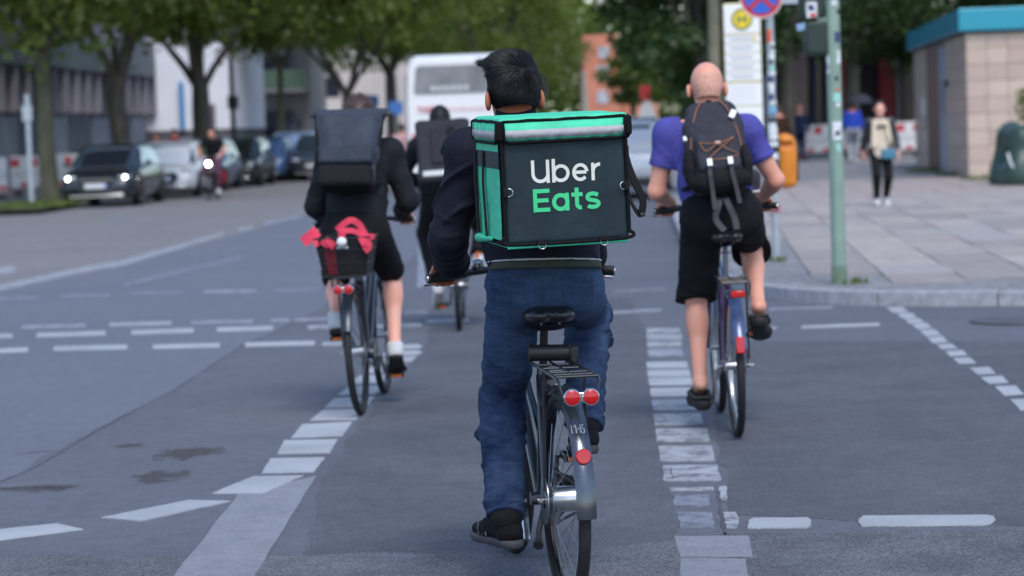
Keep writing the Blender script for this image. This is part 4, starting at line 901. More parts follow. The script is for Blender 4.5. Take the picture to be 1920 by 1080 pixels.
    sd_.ell(sad + Vector((-W_ * .52, -.09, -.022)), (W_ * .62, .075, .030), .02).ell(sad + Vector((W_ * .52, -.09, -.022)), (W_ * .62, .075, .030), .02)
    sd_.cap(sad + Vector((0, -.08, -.018)), sad + Vector((0, .15, -.018)), .040, .022, .03, sq=((0, 0, 1), 1.5))
    sd_.cut(sad + Vector((0, 0, -.048)), (0, 0, -1))
    so = link('saddle', sd_.mesh('saddle'), S.get('saddle_m', mat('saddle_vinyl', (.012, .012, .014), .35, coat=.2)), root)
    rl = MB()
    for s in (-1, 1): rl.tube([sad + Vector((s * .03, -.11, -.05)), sad + Vector((s * .022, -.05, -.066)), sad + Vector((s * .022, .05, -.066)), sad + Vector((s * .008, .13, -.035))], .0035, 8)
    rl.box(sad + Vector((0, -.005, -.06)), (.05, .034, .022)); rl.build('saddle_rail', m_alu, so)
    # bar, stem, grips, levers
    bz = S.get('bar_z', 1.04); bw = S.get('bar_w', .31); by = S.get('bar_y', .76); sw = S.get('sweep', .10)
    top = Vector((0, HT.y - .03, bz + .005)); Rs = Matrix.Rotation(ST, 3, 'Z'); piv = Vector((0, .885, 0))
    q = lambda v: piv + Rs @ (Vector(v) - piv) if ST else Vector(v)
    st = MB().tube([HT + Vector((0, -.01, .04)), HT + Vector((0, -.03, bz - HT.z - .03)), top + Vector((0, .03, 0))], .015, 12); st.build('stem', m_black, root)
    bp = [(-bw, by, bz - .01), (-bw * .55, by + .07, bz), (-bw * .28, by + sw + .01, bz + .005), (0, top.y + .03, bz + .008), (bw * .28, by + sw + .01, bz + .005), (bw * .55, by + .07, bz), (bw, by, bz - .01)]
    hb = MB().tube([q(p) for p in bp], .0125, 12).build('handlebar', S.get('bar_m', m_black), root)
    for s in (-1, 1):
        a = q((s * bw * 1.0, by - .002, bz - .0105)); b = q((s * bw * .58, by + .065, bz - .001)); e = (a - b).normalized()
        MB().tube([b, b + e * .004, a + e * .004, a + e * .008], [.0165, .0175, .0175, .014], 14).build('grip', m_black, hb)
        MB().lathe(a + e * .007, e, [(0, .012), (.004, .010)], 14).build('grip_end', m_alu, hb)
        lv = MB().tube([b + Vector((0, .03, -.005)), b.lerp(a, .5) + Vector((0, .055, -.022)), a + e * .012 + Vector((0, .055, -.026))], [.008, .006, .005], 8)
        lv.box(b - e * .012 + Vector((0, .012, 0)), (.026, .035, .03)); lv.build('brake_lever', S.get('lever_m', m_alu), hb)
        K['grip' + ('L' if s < 0 else 'R')] = (a + b) / 2 + Vector((0, 0, 0)); K['gax' + ('L' if s < 0 else 'R')] = e
    if S.get('bell', True):
        bb = q((-bw * .42, by + .085, bz + .03)); MB().lathe(bb, (0, -.3, 1), [(-.02, .018), (-.004, .026), (.008, .022), (.014, .010), (.015, .001)], 18).build('bell', m_steel, hb)
    # mudguards
    fm = S.get('fender_m')
    if fm:
        fender(root, 0, 60, S.get('fender_end', 176), fm); fender(root, 1.07, 20, 150, fm)
        for s in (-1, 1): MB().tube([(s * .03, -WR * .93 , WR + .16), (s * .06, 0, WR)], .0022, 6).build('mudguard_stay', m_steel, root)
    # rack
    rk = S.get('rack'); rz = WR + .415
    if rk:
        rm = S.get('rack_m', m_blackp); w = .066; y0, y1 = -.31, .20
        r = MB().tube([(-w, y1, rz + .01), (-w, y0 + .04, rz), (-w * .95, y0 + .01, rz - .012), (-w * .8, y0, rz - .06)], .0055, 8); r.tube([(w, y1, rz + .01), (w, y0 + .04, rz), (w * .95, y0 + .01, rz - .012), (w * .8, y0, rz - .06)], .0055, 8)
        for yy in (-.27, -.20, -.12, .02, .14): r.tube([(-w, yy, rz + .003), (w, yy, rz + .003)], .0045, 8)
        r.tube([(0, y0 + .035, rz), (0, y1, rz + .008)], .004, 8)
        r.tube([(-w * .8, y0, rz - .06), (w * .8, y0, rz - .06)], .0045, 8)
        ro = r.build('rack', rm, root)
        for s in (-1, 1):
            MB().tube([(s * w, -.05, rz), (s * .068, -.02, WR + .03)], .0052, 8).build('rack_leg', rm, ro); MB().tube([(s * w, .17, rz + .006), (s * .04, .22, rz - .01)], .004, 8).build('rack_arm', rm, ro)
        K['rack_z'] = rz
    # lamps
    lt = S.get('light')
    if lt == 'twin':
        L = MB()
        o = MB().box((0, -.325, rz - .055), (.09, .02, .034)).build('rear_light', mat('chrome', (.7, .7, .72), .12, 1), root, bevel=.006)
        for s in (-1, 1):
            MB().lathe((s * .029, -.318, rz - .055), (0, -1, 0), [(0, .027), (.018, .027), (.021, .0245)], 28).build('bezel', MATS['chrome'], o)
            MB().lathe((s * .029, -.338, rz - .055), (0, -1, 0), [(0, .0238), (.005, .0228), (.009, .015), (.0105, .004)], 28).build('lens', m_red, o)
    elif lt == 'bar':
        o = MB().box((0, -.33, rz - .045), (.075, .025, .036)).build('rear_light', m_black, root, bevel=.006)
        MB().box((0, -.345, rz - .045), (.068, .012, .032)).build('lens', m_red, o, bevel=.005)
    rf = S.get('reflector')
    if rf == 'round':
        a = math.radians(152); p = Vector((0, math.cos(a) * (WR + .032), WR + math.sin(a) * (WR + .032)))
        o = MB().lathe(p, (0, -1, .2), [(-.008, .024), (.004, .024), (.008, .021), (.0095, .005)], 24).build('reflector', m_red, root)
    elif rf == 'block':
        a = math.radians(160); p = Vector((0, math.cos(a) * (WR + .034), WR + math.sin(a) * (WR + .034)))
        o = MB().box(p, (.042, .02, .08), Matrix.Rotation(math.radians(-12), 3, 'X')).build('reflector', m_red, root, bevel=.006)
    if S.get('kickstand'):
        k = MB().tube([(-.06, .06, WR - .04), (-.085, .02, WR - .10), (-.095, -.03, WR - .13)], .010, 10); k.tube([(-.095, -.03, WR - .13), (-.10, -.045, WR - .137)], .017, 12); k.build('kickstand', m_black, root)
    if S.get('headlight'):
        MB().lathe((0, 1.0, .78), (0, 1, 0), [(-.04, .02), (-.02, .035), (.02, .038)], 20).build('front_light', m_black, root)
    return root, K
# ================================================================ people
FWD = Vector((0, 1, 0)); UP = Vector((0, 0, 1))
def ik(a, b, l1, l2, pole):
    a, b = Vector(a), Vector(b); d = b - a; L = min(d.length, (l1 + l2) * .999); u = d.normalized()
    x = (l1 * l1 - l2 * l2 + L * L) / (2 * L); h = math.sqrt(max(l1 * l1 - x * x, 0)); p = Vector(pole); p = (p - u * p.dot(u)).normalized()
    return a + u * x + p * h
def folds(amp, freq, seed, env=None, nf=9, ns=1.6):
    """broken, slanting creases: ridges whose run and depth wander with position"""
    def f(t, X, Y, Z):
        n = snoise(X, Y, Z, nf, seed, 6); e = env(t) if env else 1
        r = np.random.default_rng(seed); d = r.normal(size=2) * 9
        s = np.abs(np.sin(freq * t * .8 + ns * n * 2.6 + d[0] * X + d[1] * Y + seed)); n2 = np.clip(snoise(X, Y, Z, nf * 1.5, seed + 9, 5) * 1.8 + .35, 0, 1.2)
        s2 = np.abs(np.sin(freq * t * 1.7 + 3.5 * snoise(X, Y, Z, nf * 1.3, seed + 3) - d[1] * X + d[0] * Y))
        return amp * e * ((1 - s) ** 2.6 * n2 + .45 * (1 - s2) ** 3 * (1.1 - n2) - .10)
    return f
gauss = lambda c, w, b=.25: (lambda t: b + (1 - b) * np.exp(-((t - c) / w) ** 2))
two = lambda c1, c2, w, b=.2: (lambda t: b + (1 - b) * np.maximum(np.exp(-((t - c1) / w) ** 2), np.exp(-((t - c2) / w) ** 2)))
def skin(name, c, **k):
    if name in MATS: return MATS[name]
    m = mat(name, c, .48, 0, .20, 14, .18, 260, col2=(min(1, c[0] * 1.08), c[1] * .90, c[2] * .86)); b = m.node_tree.nodes['Principled BSDF']; b.inputs['Subsurface Weight'].default_value = .12; b.inputs['Subsurface Scale'].default_value = .01; return m
def head_sdf(s, c, R, k=1.0, ears=True):
    T = lambda x, y, z: c + R @ (Vector((x, y, z)) * k); e = lambda *r: tuple(v * k for v in r); Rl = [list(r) for r in R]
    s.ell(T(0, -.012, .018), e(.076, .096, .094), .02, Rl); s.ell(T(0, .035, -.030), e(.060, .058, .078), .03, Rl)
    s.ell(T(0, .045, -.075), e(.045, .045, .040), .025, Rl); s.ell(T(0, .072, -.098), e(.022, .020, .018), .02, Rl)
    s.cap(T(0, .083, .010), T(0, .108, -.028), .009 * k, .013 * k, .012); s.ell(T(-.012, .098, -.032), e(.009, .010, .008), .008, Rl); s.ell(T(.012, .098, -.032), e(.009, .010, .008), .008, Rl)
    s.cap(T(-.042, .074, .022), T(.042, .074, .022), .014 * k, .014 * k, .018)
    for x in (-1, 1): s.ell(T(x * .031, .092, .004), e(.017, .014, .010), .010, Rl, sub=True)
    s.ell(T(0, .092, -.058), e(.024, .010, .0065), .008, Rl); s.ell(T(0, .090, -.069), e(.020, .010, .0065), .006, Rl)
    if ears:
        for x in (-1, 1):
            Re = R @ Matrix.Rotation(x * .42, 3, 'Z'); Rm = [list(r) for r in Re]
            s.ell(T(x * .087, -.012, -.020), e(.010, .021, .034), .008, Rm); s.ell(T(x * .097, -.003, -.016), e(.007, .012, .020), .004, Rm, sub=True)
def hand_grip(s, W, G, ax, side, sc=1.0, th=True):
    """hand closed over a grip at G with axis ax (pointing outward); W wrist"""
    ax = Vector(ax); f = Vector((0, 1, 0)); f = (f - ax * f.dot(ax)).normalized(); u = UP
    K0 = G + f * .012 + u * .036
    s.cap(W, W.lerp(K0, .35), .027, .029, .02, sq=(u, 1.2))
    for i in range(4):
        o = ax * (.032 - .0215 * i) * sc * 1.0
        a = G + o + f * .020 + u * .034; s.cap(W.lerp(K0, .35) + o * .5, a, .018, .0125, .012)
        l = (0.9, 1.0, 1.04, .95)[i]
        b = G + o + f * (.046 * l) + u * .012; c = G + o + f * (.040 * l) - u * .020; e = G + o + f * .010 - u * (.030 * l)
        s.cap(a, b, .0115, .0105, .004); s.cap(b, c, .0105, .0095, .004); s.cap(c, e, .0095, .0082, .004)
    # thumb leaves the inner side of the palm and closes under the grip
    if th:
        t0 = W.lerp(K0, .5) - ax * .030; t1 = G - ax * .050 + f * .012 + u * .010; t2 = G - ax * .050 + f * .030 - u * .016; t3 = G - ax * .030 + f * .030 - u * .030
        s.cap(t0, t1, .016, .0125, .010); s.cap(t1, t2, .0125, .011, .004); s.cap(t2, t3, .011, .009, .004)
def hand_relaxed(s, W, d, side, sc=1.0, inw=None):
    """open, slightly curled hand hanging along d; palm faces inw"""
    d = Vector(d).normalized(); n = Vector(inw if inw is not None else (-side, 0, 0)); n = (n - d * n.dot(d)).normalized(); fw = d.cross(n) * (1 if d.cross(n).y > 0 else -1)
    s.cap(W, W + d * .075 * sc, .026 * sc, .034 * sc, .02, sq=(n, 1.7))
    for i in range(4):
        o = fw * (.030 - .020 * i) * sc; l = (.92, 1.05, 1.0, .8)[i] * sc
        a = W + d * .085 * sc + o; b = a + d * .038 * l + n * .006; c = b + d * .024 * l + n * .014; e = c + d * .012 * l + n * .018
        s.cap(a - d * .02, b, .0105 * sc, .0095 * sc, .004); s.cap(b, c, .0095 * sc, .0088 * sc, .003); s.cap(c, e, .0088 * sc, .0075 * sc, .003)
    t = W + d * .03 * sc + fw * .022 * sc; t1 = t + d * .030 + fw * .020 + n * .012; t2 = t1 + d * .026 + fw * .004 + n * .010
    s.cap(t, t1, .015 * sc, .012 * sc, .01); s.cap(t1, t2, .012 * sc, .0095 * sc, .003)
def shoe(parent, ankle, ball, f, u, S):
    """S: upper, sole materials; style trainer / sandal"""
    f = Vector(f).normalized(); u = (Vector(u) - f * Vector(u).dot(f)).normalized(); r = f.cross(u); k = S.get('k', 1.0)
    P = lambda a, b, c: ball + f * a * k + u * b * k + r * c * k
    lo = [min(P(a, b, c)[i] for a in (-.23, .13) for b in (-.06, .16) for c in (-.09, .09)) for i in range(3)]; hi = [max(P(a, b, c)[i] for a in (-.23, .13) for b in (-.06, .16) for c in (-.09, .09)) for i in range(3)]
    vx = S.get('vox', .006); st = S.get('style', 'trainer')
    sh = SDF(lo, hi, vx)
    if st == 'trainer':
        sh.cap(P(-.155, .032, 0), P(-.02, .030, 0), .036 * k, .043 * k, .02, sq=(u, 1.15)); sh.cap(P(-.02, .026, 0), P(.062, .020, 0), .044 * k, .036 * k, .02, sq=(u, 1.5))
        sh.cap(P(-.145, .03, 0), ankle + u * .008, .040 * k, .040 * k, .03); sh.cap(ankle + u * .0, P(-.02, .035, 0), .036 * k, .030 * k, .03)
        sh.cut(P(0, -.002, 0), -u); sh.cut(ankle + u * .022 + f * -.0, u - f * .15)
    else:
        sh.cap(P(-.03, .018, 0), P(.045, .014, 0), .046 * k, .040 * k, .02, sq=(u, 1.15)); sh.cut(P(0, -.004, 0), -u); sh.cut(P(-.055, 0, 0), -f)
        sh.cap(P(-.165, .02, .034), P(-.03, .03, .040), .010, .014, .01); sh.cap(P(-.165, .02, -.034), P(-.03, .03, -.040), .010, .014, .01); sh.cap(P(-.168, .02, -.034), P(-.168, .02, .034), .011, .011, .01)
    o = link('shoe' if st == 'trainer' else 'sandal', sh.mesh('shoe'), S['upper'], parent)
    so = SDF(lo, hi, vx); th = S.get('sole_t', .014)
    so.cap(P(-.165, .0, 0), P(-.06, .0, 0), .040 * k, .036 * k, .02); so.cap(P(-.06, 0, 0), P(.03, 0, .004), .036 * k, .047 * k, .03); so.cap(P(.02, 0, .003), P(.068, 0, 0), .047 * k, .038 * k, .03)
    so.cut(P(0, .008, 0), u); so.cut(P(0, -th, 0), -u)
    link('sole', so.mesh('sole'), S['sole'], o)
    if S.get('stripes'):
        for side in (-1, 1):
            mb = MB()
            for a in (-.045, -.018, .009):
                mb.tube([P(a - .012, .012, side * .0445), P(a, .030, side * .0425), P(a + .016, .050, side * .031)], [.0055, .005, .0045], 6, flat=(r, .35))
            mb.build('stripe', S['stripes'], o)
        mb = MB()
        for a in (-.05, -.03, -.012): mb.tube([P(a, .058 - (a + .05) * .2, -.022), P(a + .004, .068 - (a + .05) * .25, 0), P(a, .058 - (a + .05) * .2, .022)], .0025, 6)
        mb.build('lace', S['stripes'], o)
    return o
def human(root, J, S):
    """J joints in the root's frame; S look. Body is one mesh; clothes, shoes and hair are its children in the tree"""
    vox = S['vox']; sk = S['skin']; k = S.get('k', 1.0); g = S.get('girth', 1.0)
    pts = [J[q] for q in J if isinstance(J[q], Vector)]
    lo = Vector([min(p[i] for p in pts) - .20 for i in range(3)]); hi = Vector([max(p[i] for p in pts) + .20 for i in range(3)])
    HR = J.get('headR', Matrix.Identity(3)); fw = J.get('fwd', FWD); lean = (J['chest'] - J['pelvis']).normalized(); tf = (fw - lean * fw.dot(lean)).normalized(); rt = tf.cross(lean).normalized()
    # ---- skin
    s = SDF(lo, hi, vox)
    s.cap(J['pelvis'], J['chest'], .125 * g, .135 * g, .04, sq=(tf, 1.45)); s.cap(J['shL'], J['shR'], .048, .048, .05)
    s.cap(J['neck'] - lean * .03, J['head'] + HR @ Vector((0, -.015, -.05)), .058 * k, .053 * k, .03); head_sdf(s, J['head'], HR, S.get('headk', 1.0), S.get('ears', True))
    s.cap(J['neck'] - lean * .02, J['shL'].lerp(J['neck'], .35), .05, .045, .05); s.cap(J['neck'] - lean * .02, J['shR'].lerp(J['neck'], .35), .05, .045, .05)
    am = S.get('arm', 1.0)
    for q, sd in (('L', -1), ('R', 1)):
        s.cap(J['sh' + q], J['el' + q], .047 * am, .039 * am, .02, mid=(.45, .005 * am)); s.cap(J['el' + q], J['wr' + q], .040 * am, .027 * am, .015, mid=(.28, .006 * am), sq=(tf, 1.08))
        if J.get('grip' + q) is not None: hand_grip(s, J['wr' + q], J['grip' + q], J['gax' + q], sd)
        else: hand_relaxed(s, J['wr' + q], J.get('hd' + q, J['wr' + q] - J['el' + q]), sd, S.get('handk', 1.0))
        lg = S.get('leg', .88 if S['bottom']['kind'] == 'long' else 1.0)
        s.cap(J['hip' + q], J['kn' + q], .078 * lg, .053 * lg, .03); s.cap(J['kn' + q], J['an' + q], .050 * lg, .034 * lg, .02, mid=(.27, .010 * lg))
        cf = J['kn' + q].lerp(J['an' + q], .28); bd = ((J['kn' + q] - J['hip' + q]).normalized() - (J['an' + q] - J['kn' + q]).normalized()); bd = (bd.normalized() if bd.length > .05 else tf)
        if S['bottom']['kind'] != 'long': s.ell(cf - tf * .024, (.046 * lg, .044 * lg, .085), .03)
        s.cap(J['an' + q], J['ball' + q] + UP * .028, .033, .026, .02); s.cap(J['an' + q], J['an' + q].lerp(J['ball' + q], -.32) - UP * .035, .031, .026, .02)
        if S.get('bare_feet'): s.cap(J['ball' + q] + UP * .02, J['ball' + q] + J['ft' + q] * .06 + UP * .014, .030, .018, .02, sq=(UP, 1.5))
    body = link('body', s.mesh('body'), sk, root); del s
    e = MB()
    for x in (-1, 1): MB().sphere(J['head'] + HR @ (Vector((x * .031, .078, .004)) * S.get('headk', 1.0)), .0125, 10, 8).build('eye', mat('eye_white', (.6, .58, .55), .2), root); 
    mb = MB()
    for x in (-1, 1): MB().sphere(J['head'] + HR @ (Vector((x * .031, .0865, .004)) * S.get('headk', 1.0)), (.006, .005, .006), 8, 6).build('iris', mat('iris_dark', (.03, .018, .012), .2), root)
    # ---- top
    t = S['top']; s = SDF(lo, hi, vox); ex = t.get('ease', .02); hem = t['hem']
    tw = t.get('w', (.165, .165, .15)); dp = t.get('depth', 1.35)
    wf = folds(t.get('fold', .008), t.get('ffreq', 7), t.get('seed', 1), None, 8)
    s.cap(hem - lean * .03, J['pelvis'].lerp(J['chest'], .5), tw[0], tw[1], .04, sq=(tf, dp), wr=wf); s.cap(J['pelvis'].lerp(J['chest'], .5), J['chest'] + lean * .03, tw[1], tw[2], .05, sq=(tf, dp), wr=wf)
    s.cap(J['shL'], J['shR'], .055 + ex * .6, .055 + ex * .6, .06); s.ell(J['chest'] + lean * .06, (.155 + ex, .105 + ex, .13), .05)
    for q in 'LR':
        s.cap(J['sh' + q], J['neck'] - lean * .01, .055 + ex * .5, .058 + ex * .3, .05)
        a, b, w = J['sh' + q], J['el' + q], J['wr' + q]
        if t['sleeve'] == 'long':
            sw = t.get('sleeve_w', (.064, .058, .046)); fo = t.get('sfold', .010)
            s.cap(a, b, sw[0], sw[1], .03, wr=folds(fo, 9, 3, two(.95, .1, .35)), sq=(lean, 1.0)); s.cap(b, w.lerp(b, -.02), sw[1], sw[2], .02, wr=folds(fo, 8, 5, two(.05, .8, .35)))
            d = (w - b).normalized(); m = .13; cpt = w + d * t.get('cuff', -.01)
            s.cut(cpt, d, (V3(w) - m, V3(w) + m))
        else:
            fr = t['sleeve']; e_ = a.lerp(b, fr); d = (b - a).normalized()
            s.cap(a, e_ + d * .05, .066, .066, .04, wr=folds(.006, 6, 4)); m = .11; s.cut(e_, d, (V3(e_ + d * .06) - m, V3(e_ + d * .06) + m))
    s.cut(hem, t.get('hem_n', (0, 0, -1)), (V3(hem) - np.array((.30, .30, .16)), V3(hem) + np.array((.30, .30, .06))))
    if t.get('collar'):
        n0 = J['neck']; s.cap(n0 - lean * .02, n0 + lean * t['collar'] + tf * .01, .074, .066, .02); s.cut(n0 + lean * t['collar'] - tf * .0, lean - tf * .12, (V3(n0) - .12, V3(n0) + .14))
        s.cap(n0 + lean * (t['collar'] - .03), n0 + lean * (t['collar'] + .05) + tf * .015, .059, .056, .004, sub=True)
    else:
        n0 = J['neck']; s.cut(n0 + lean * .022, lean - tf * .35, (V3(n0) - .11, V3(n0) + .14))
    top = link(t.get('name', 'jacket'), s.mesh('top'), t['mat'], root)
    if t.get('band'):
        bh, bm = t['band'], t['band_m']
        for z0, z1, m_, gr, nm in bm:
            s = SDF(hem - Vector((.3, .3, .08)), hem + Vector((.3, .3, .12)), vox * .8)
            s.cap(hem - lean * .06, J['pelvis'].lerp(J['chest'], .5), tw[0] + gr, tw[1] + gr, .0, sq=(tf, dp)); n = Vector(t.get('hem_n', (0, 0, -1))).normalized()
            s.cut(hem + n * z1, n); s.cut(hem + n * z0, -n); link(nm, s.mesh(nm), m_, top)
    # ---- bottom
    b_ = S['bottom']; s = SDF(lo, hi, vox); lw = b_.get('w', (.098, .075, .062)); fo = b_.get('fold', .010); pw = b_.get('pelvis', (.175, .125, .13))
    pe = J['pelvis']; s.ell(pe + UP * -.02 - fw * .01, pw, .04); s.cap(pe, pe + lean * .16, pw[0] * .93, pw[0] * .90, .05, sq=(tf, 1.4))
    for q in 'LR':
        hp, kn, an = J['hip' + q], J['kn' + q], J['an' + q]
        s.ell(hp - fw * .045 * b_.get('seat', 1) - UP * .0, (.084 * b_.get('seat', 1), .088 * b_.get('seat', 1), .105), .045)
        s.cap(hp, kn, lw[0], lw[1], .045, wr=folds(fo, b_.get('tf', 8), 11 if q == 'L' else 12, two(.02, .92, .3, .12)))
        if b_['kind'] == 'long':
            ln = b_.get('len', 1.0); e_ = kn.lerp(an, ln); s.cap(kn, e_ + (an - kn).normalized() * .03, lw[1], lw[2], .03, wr=folds(fo * .95, b_.get('cf', 15), 21 if q == 'L' else 22, two(.1, .95, .32, .25)), mid=(.25, .006))
            d = (an - kn).normalized(); m = .12; s.cut(e_ + d * .0, d, (V3(e_ + d * .07) - m, V3(e_ + d * .07) + m))
        else:
            ln = b_['len']; e_ = hp.lerp(kn, ln) if ln <= 1 else kn.lerp(an, ln - 1); d = ((kn - hp) if ln <= 1 else (an - kn)).normalized()
            if ln > 1: s.cap(kn, e_ + d * .05, lw[1], lw[1] * 1.02, .03, wr=folds(fo, 6, 31))
            m = .14; s.cut(e_, d, (V3(e_ + d * .08) - m, V3(e_ + d * .08) + m))
    s.cut(pe + lean * .13, lean, (V3(pe) - np.array((.3, .3, 0)), V3(pe) + np.array((.3, .3, .35))))
    bo = link(b_.get('name', 'trousers'), s.mesh('bottom'), b_['mat'], root); del s
    if S.get('sock'):
        for q in 'LR':
            a, k_ = J['an' + q], J['kn' + q]; d = (k_ - a).normalized(); s = SDF(a - Vector((.1, .1, .1)), a + Vector((.1, .1, .26)), min(vox, .007)); s.cap(a - d * .02, a + d * .13, .048, .046, .01); s.cap(a - d * .01, a + (J['ball' + q] - a) * -.15 - UP * .02, .047, .042, .02); s.cut(a + d * .14, d); link('sock', s.mesh('sock'), S['sock'], root)
    # ---- shoes
    if S.get('shoe'):
        for q in 'LR':
            u = J.get('fu' + q, UP); shoe(root, J['an' + q], J['ball' + q], J['ft' + q], u, dict(S['shoe'], vox=min(vox, .008)))
    return body, top, bo
def hair_cap(root, c, R, m, hk=1.0, thick=.014, vox=.006, low=-.06, strands=0, seed=1, top=.0, extra=None, length=.03, name='hair', face=.070):
    T = lambda x, y, z: c + R @ (Vector((x, y, z)) * hk); Rl = [list(r) for r in R]; s = SDF(c - Vector((.2, .2, .24)), c + Vector((.2, .2, .2)), vox)
    n = lambda t, X, Y, Z: .0018 * snoise(X, Y, Z, 70, seed, 6)
    s.ell(T(0, -.014, .022), tuple((v + thick) * hk for v in (.076, .096, .094)), .0, Rl, wr=n)
    s.cap(T(0, -.055, -.02), T(0, -.055, low - .02), .058 * hk + thick * .4, .05 * hk + thick * .3, .03, wr=n)
    if top: s.ell(T(0, .015, .075), ((.066) * hk, .085 * hk, .045 * hk + top), .03, Rl, wr=n)
    if extra: extra(s, T)
    s.cut(T(0, face, .04), R @ Vector((0, 1, -.30))); s.cut(T(0, .02, -.005), R @ Vector((0, .75, -.85))); s.cut(T(0, 0, low), R @ Vector((0, -.15, -1)))
    for x in (-1, 1): s.ell(T(x * .093, .0, -.022), (.020 * hk, .034 * hk, .042 * hk), .006, Rl, sub=True)
    h = link(name, s.mesh(name), m, root)
    if strands:
        r = random.Random(seed); mb = MB(); cw = T(.012, -.075, .085); me = h.data; vs = me.vertices; nv = len(vs)
        for _ in range(strands):
            v = vs[r.randrange(nv)]; p = v.co.copy(); nr = v.normal.copy(); q = R.transposed() @ (p - c)
            if nr.z < -.6: continue
            fl = (p - cw); down = R @ Vector((r.uniform(-.35, .1), .0, -1)); topf = R @ Vector((-.8, .9, .25))
            wt = max(0, min(1, (q.z - .045) / .05)); fl = down * (1 - wt) + topf * wt + fl.normalized() * .3 + Vector((r.uniform(-.3, .3), r.uniform(-.3, .3), r.uniform(-.2, .2)))
            fl = (fl - nr * fl.dot(nr)).normalized(); L = length * r.uniform(.5, 1.25) * (1 + .6 * wt); lift = r.uniform(.04, .20) + .22 * wt * r.random()
            p0 = p - nr * .003; p1 = p + fl * L * .5 + nr * L * lift * .45; p2 = p + fl * L + nr * L * lift * (.6 if wt < .5 else 1.1)
            if q.z < low + .04: p2 = p + fl * L * .6 + nr * .002
            mb.tube([p0, p1, p2], [.0009, .0007, .0001], 3, cap=False)
        o = mb.build('strands', m, h); o['kind'] = 'stuff'
    return h
# ================================================================ the four riders, their bicycles and bags
def pose(K, P):
    J = {k: Vector(v) for k, v in P.items() if k in ('pelvis', 'chest', 'neck', 'head')}
    hw = P.get('hipw', .095); sw = P.get('shw', .185); lean = (J['chest'] - J['pelvis']).normalized()
    tw = P.get('twist', 0); sx = Vector((math.cos(tw), math.sin(tw), P.get('shtilt', 0)))
    sh0 = J['neck'] - lean * P.get('shdrop', .045)
    J['fwd'] = FWD; J['headR'] = Matrix.Rotation(P.get('hyaw', 0), 3, 'Z') @ Matrix.Rotation(P.get('hpitch', 0), 3, 'X') @ Matrix.Rotation(P.get('hroll', 0), 3, 'Y')
    for q, s in (('L', -1), ('R', 1)):
        J['hip' + q] = J['pelvis'] + Vector((s * hw, .03, -.03)); J['sh' + q] = sh0 + sx * s * sw
        th = P.get('foot', {}).get(q, {}); yaw = th.get('yaw', .12) * s; pit = th.get('pitch', 0)
        f = Vector((math.sin(yaw) * math.cos(pit), math.cos(yaw) * math.cos(pit), math.sin(pit))); r = f.cross(UP).normalized(); u = r.cross(f)
        ball = K['pedal' + q] + u * (.026) + f * th.get('fo', 0) + Vector((s * th.get('out', 0), 0, 0)); J['ball' + q] = ball; J['ft' + q] = f; J['fu' + q] = u
        J['an' + q] = ball - f * .115 + u * .088
        J['kn' + q] = ik(J['hip' + q], J['an' + q], P.get('thigh', .44), P.get('shank', .43), Vector((s * th.get('splay', .15), 1, .1)))
        G = K['grip' + q]; J['grip' + q] = G; J['gax' + q] = K['gax' + q]
        J['wr' + q] = G + Vector((-s * .005, -.055, .045)) + Vector(P.get('wo', (0, 0, 0)))
        J['el' + q] = ik(J['sh' + q], J['wr' + q], P.get('uarm', .295), P.get('farm', .26), Vector((s * P.get('elout' + q, P.get('elout', .8)), P.get('elback', -.25), P.get('eldown', -.6))))
    return J
def ribbon(pts, w, nrm=None, th=.002):
    """flat strap along pts, w wide, lying across nrm directions"""
    pts = [Vector(p) for p in pts]; mb = MB(); rings = []
    for i, p in enumerate(pts):
        t = (pts[min(i + 1, len(pts) - 1)] - pts[max(i - 1, 0)]).normalized(); n = Vector(nrm[i] if isinstance(nrm, list) else nrm); n = (n - t * n.dot(t)).normalized(); b = t.cross(n)
        rings.append([p + b * w / 2 + n * th, p - b * w / 2 + n * th, p - b * w / 2 - n * th, p + b * w / 2 - n * th])
    return mb.loft(rings)
def curve(pts, n=6):
    """Catmull-Rom through the points"""
    pts = [Vector(p) for p in pts]; P = [pts[0]] + pts + [pts[-1]]; out = []
    for i in range(1, len(P) - 2):
        for j in range(n):
            t = j / n; a, b, c, d = P[i - 1], P[i], P[i + 1], P[i + 2]
            out.append(.5 * ((2 * b) + (c - a) * t + (2 * a - 5 * b + 4 * c - d) * t * t + (3 * b - a - 3 * c + d) * t * t * t))
    return out + [pts[-1]]
def fabric(name, c, rough=.9, var=.2, sheen=0, bs=24, bump=.45): return mat(name, c, rough, 0, var, 9, bump if bs > 100 else .45, min(bs, 24), sheen=sheen, spec=.22, bdist=.014)

# ---------------------------------------------------------------- 1: courier with the square green and black box
MAIN = Matrix.Translation((.146, 8.0, 0)) @ Matrix.Rotation(math.radians(9.2), 4, 'Z') @ Matrix.Rotation(math.radians(.1), 4, 'Y')
m_mainframe = mat('dark_grey_frame', (.030, .034, .042), .32, .4, coat=.5)
m_fend = mat('gunmetal_mudguard', (.085, .098, .12), .2, .8, .15, 30, coat=.4)
b1, K1 = make_bike('dark grey city bicycle with rack under the box courier', MAIN,
    dict(frame_m=m_mainframe, rim_m=mat('dark_rim', (.03, .03, .033), .35, .8), disc=True, hub_r=.042, saddle_z=.945, saddle_y=.28, crank=-.78, fender_m=m_fend, fender_end=182, rack=True, rack_m=mat('rack_paint', (.022, .026, .034), .35, .3), light='twin', reflector='round', kickstand=True,
         bar_z=1.035, bar_y=.74, bar_w=.325, saddle_w=.075, chainguard=True, steer=.03, pedal_tilt=(0, .1)))
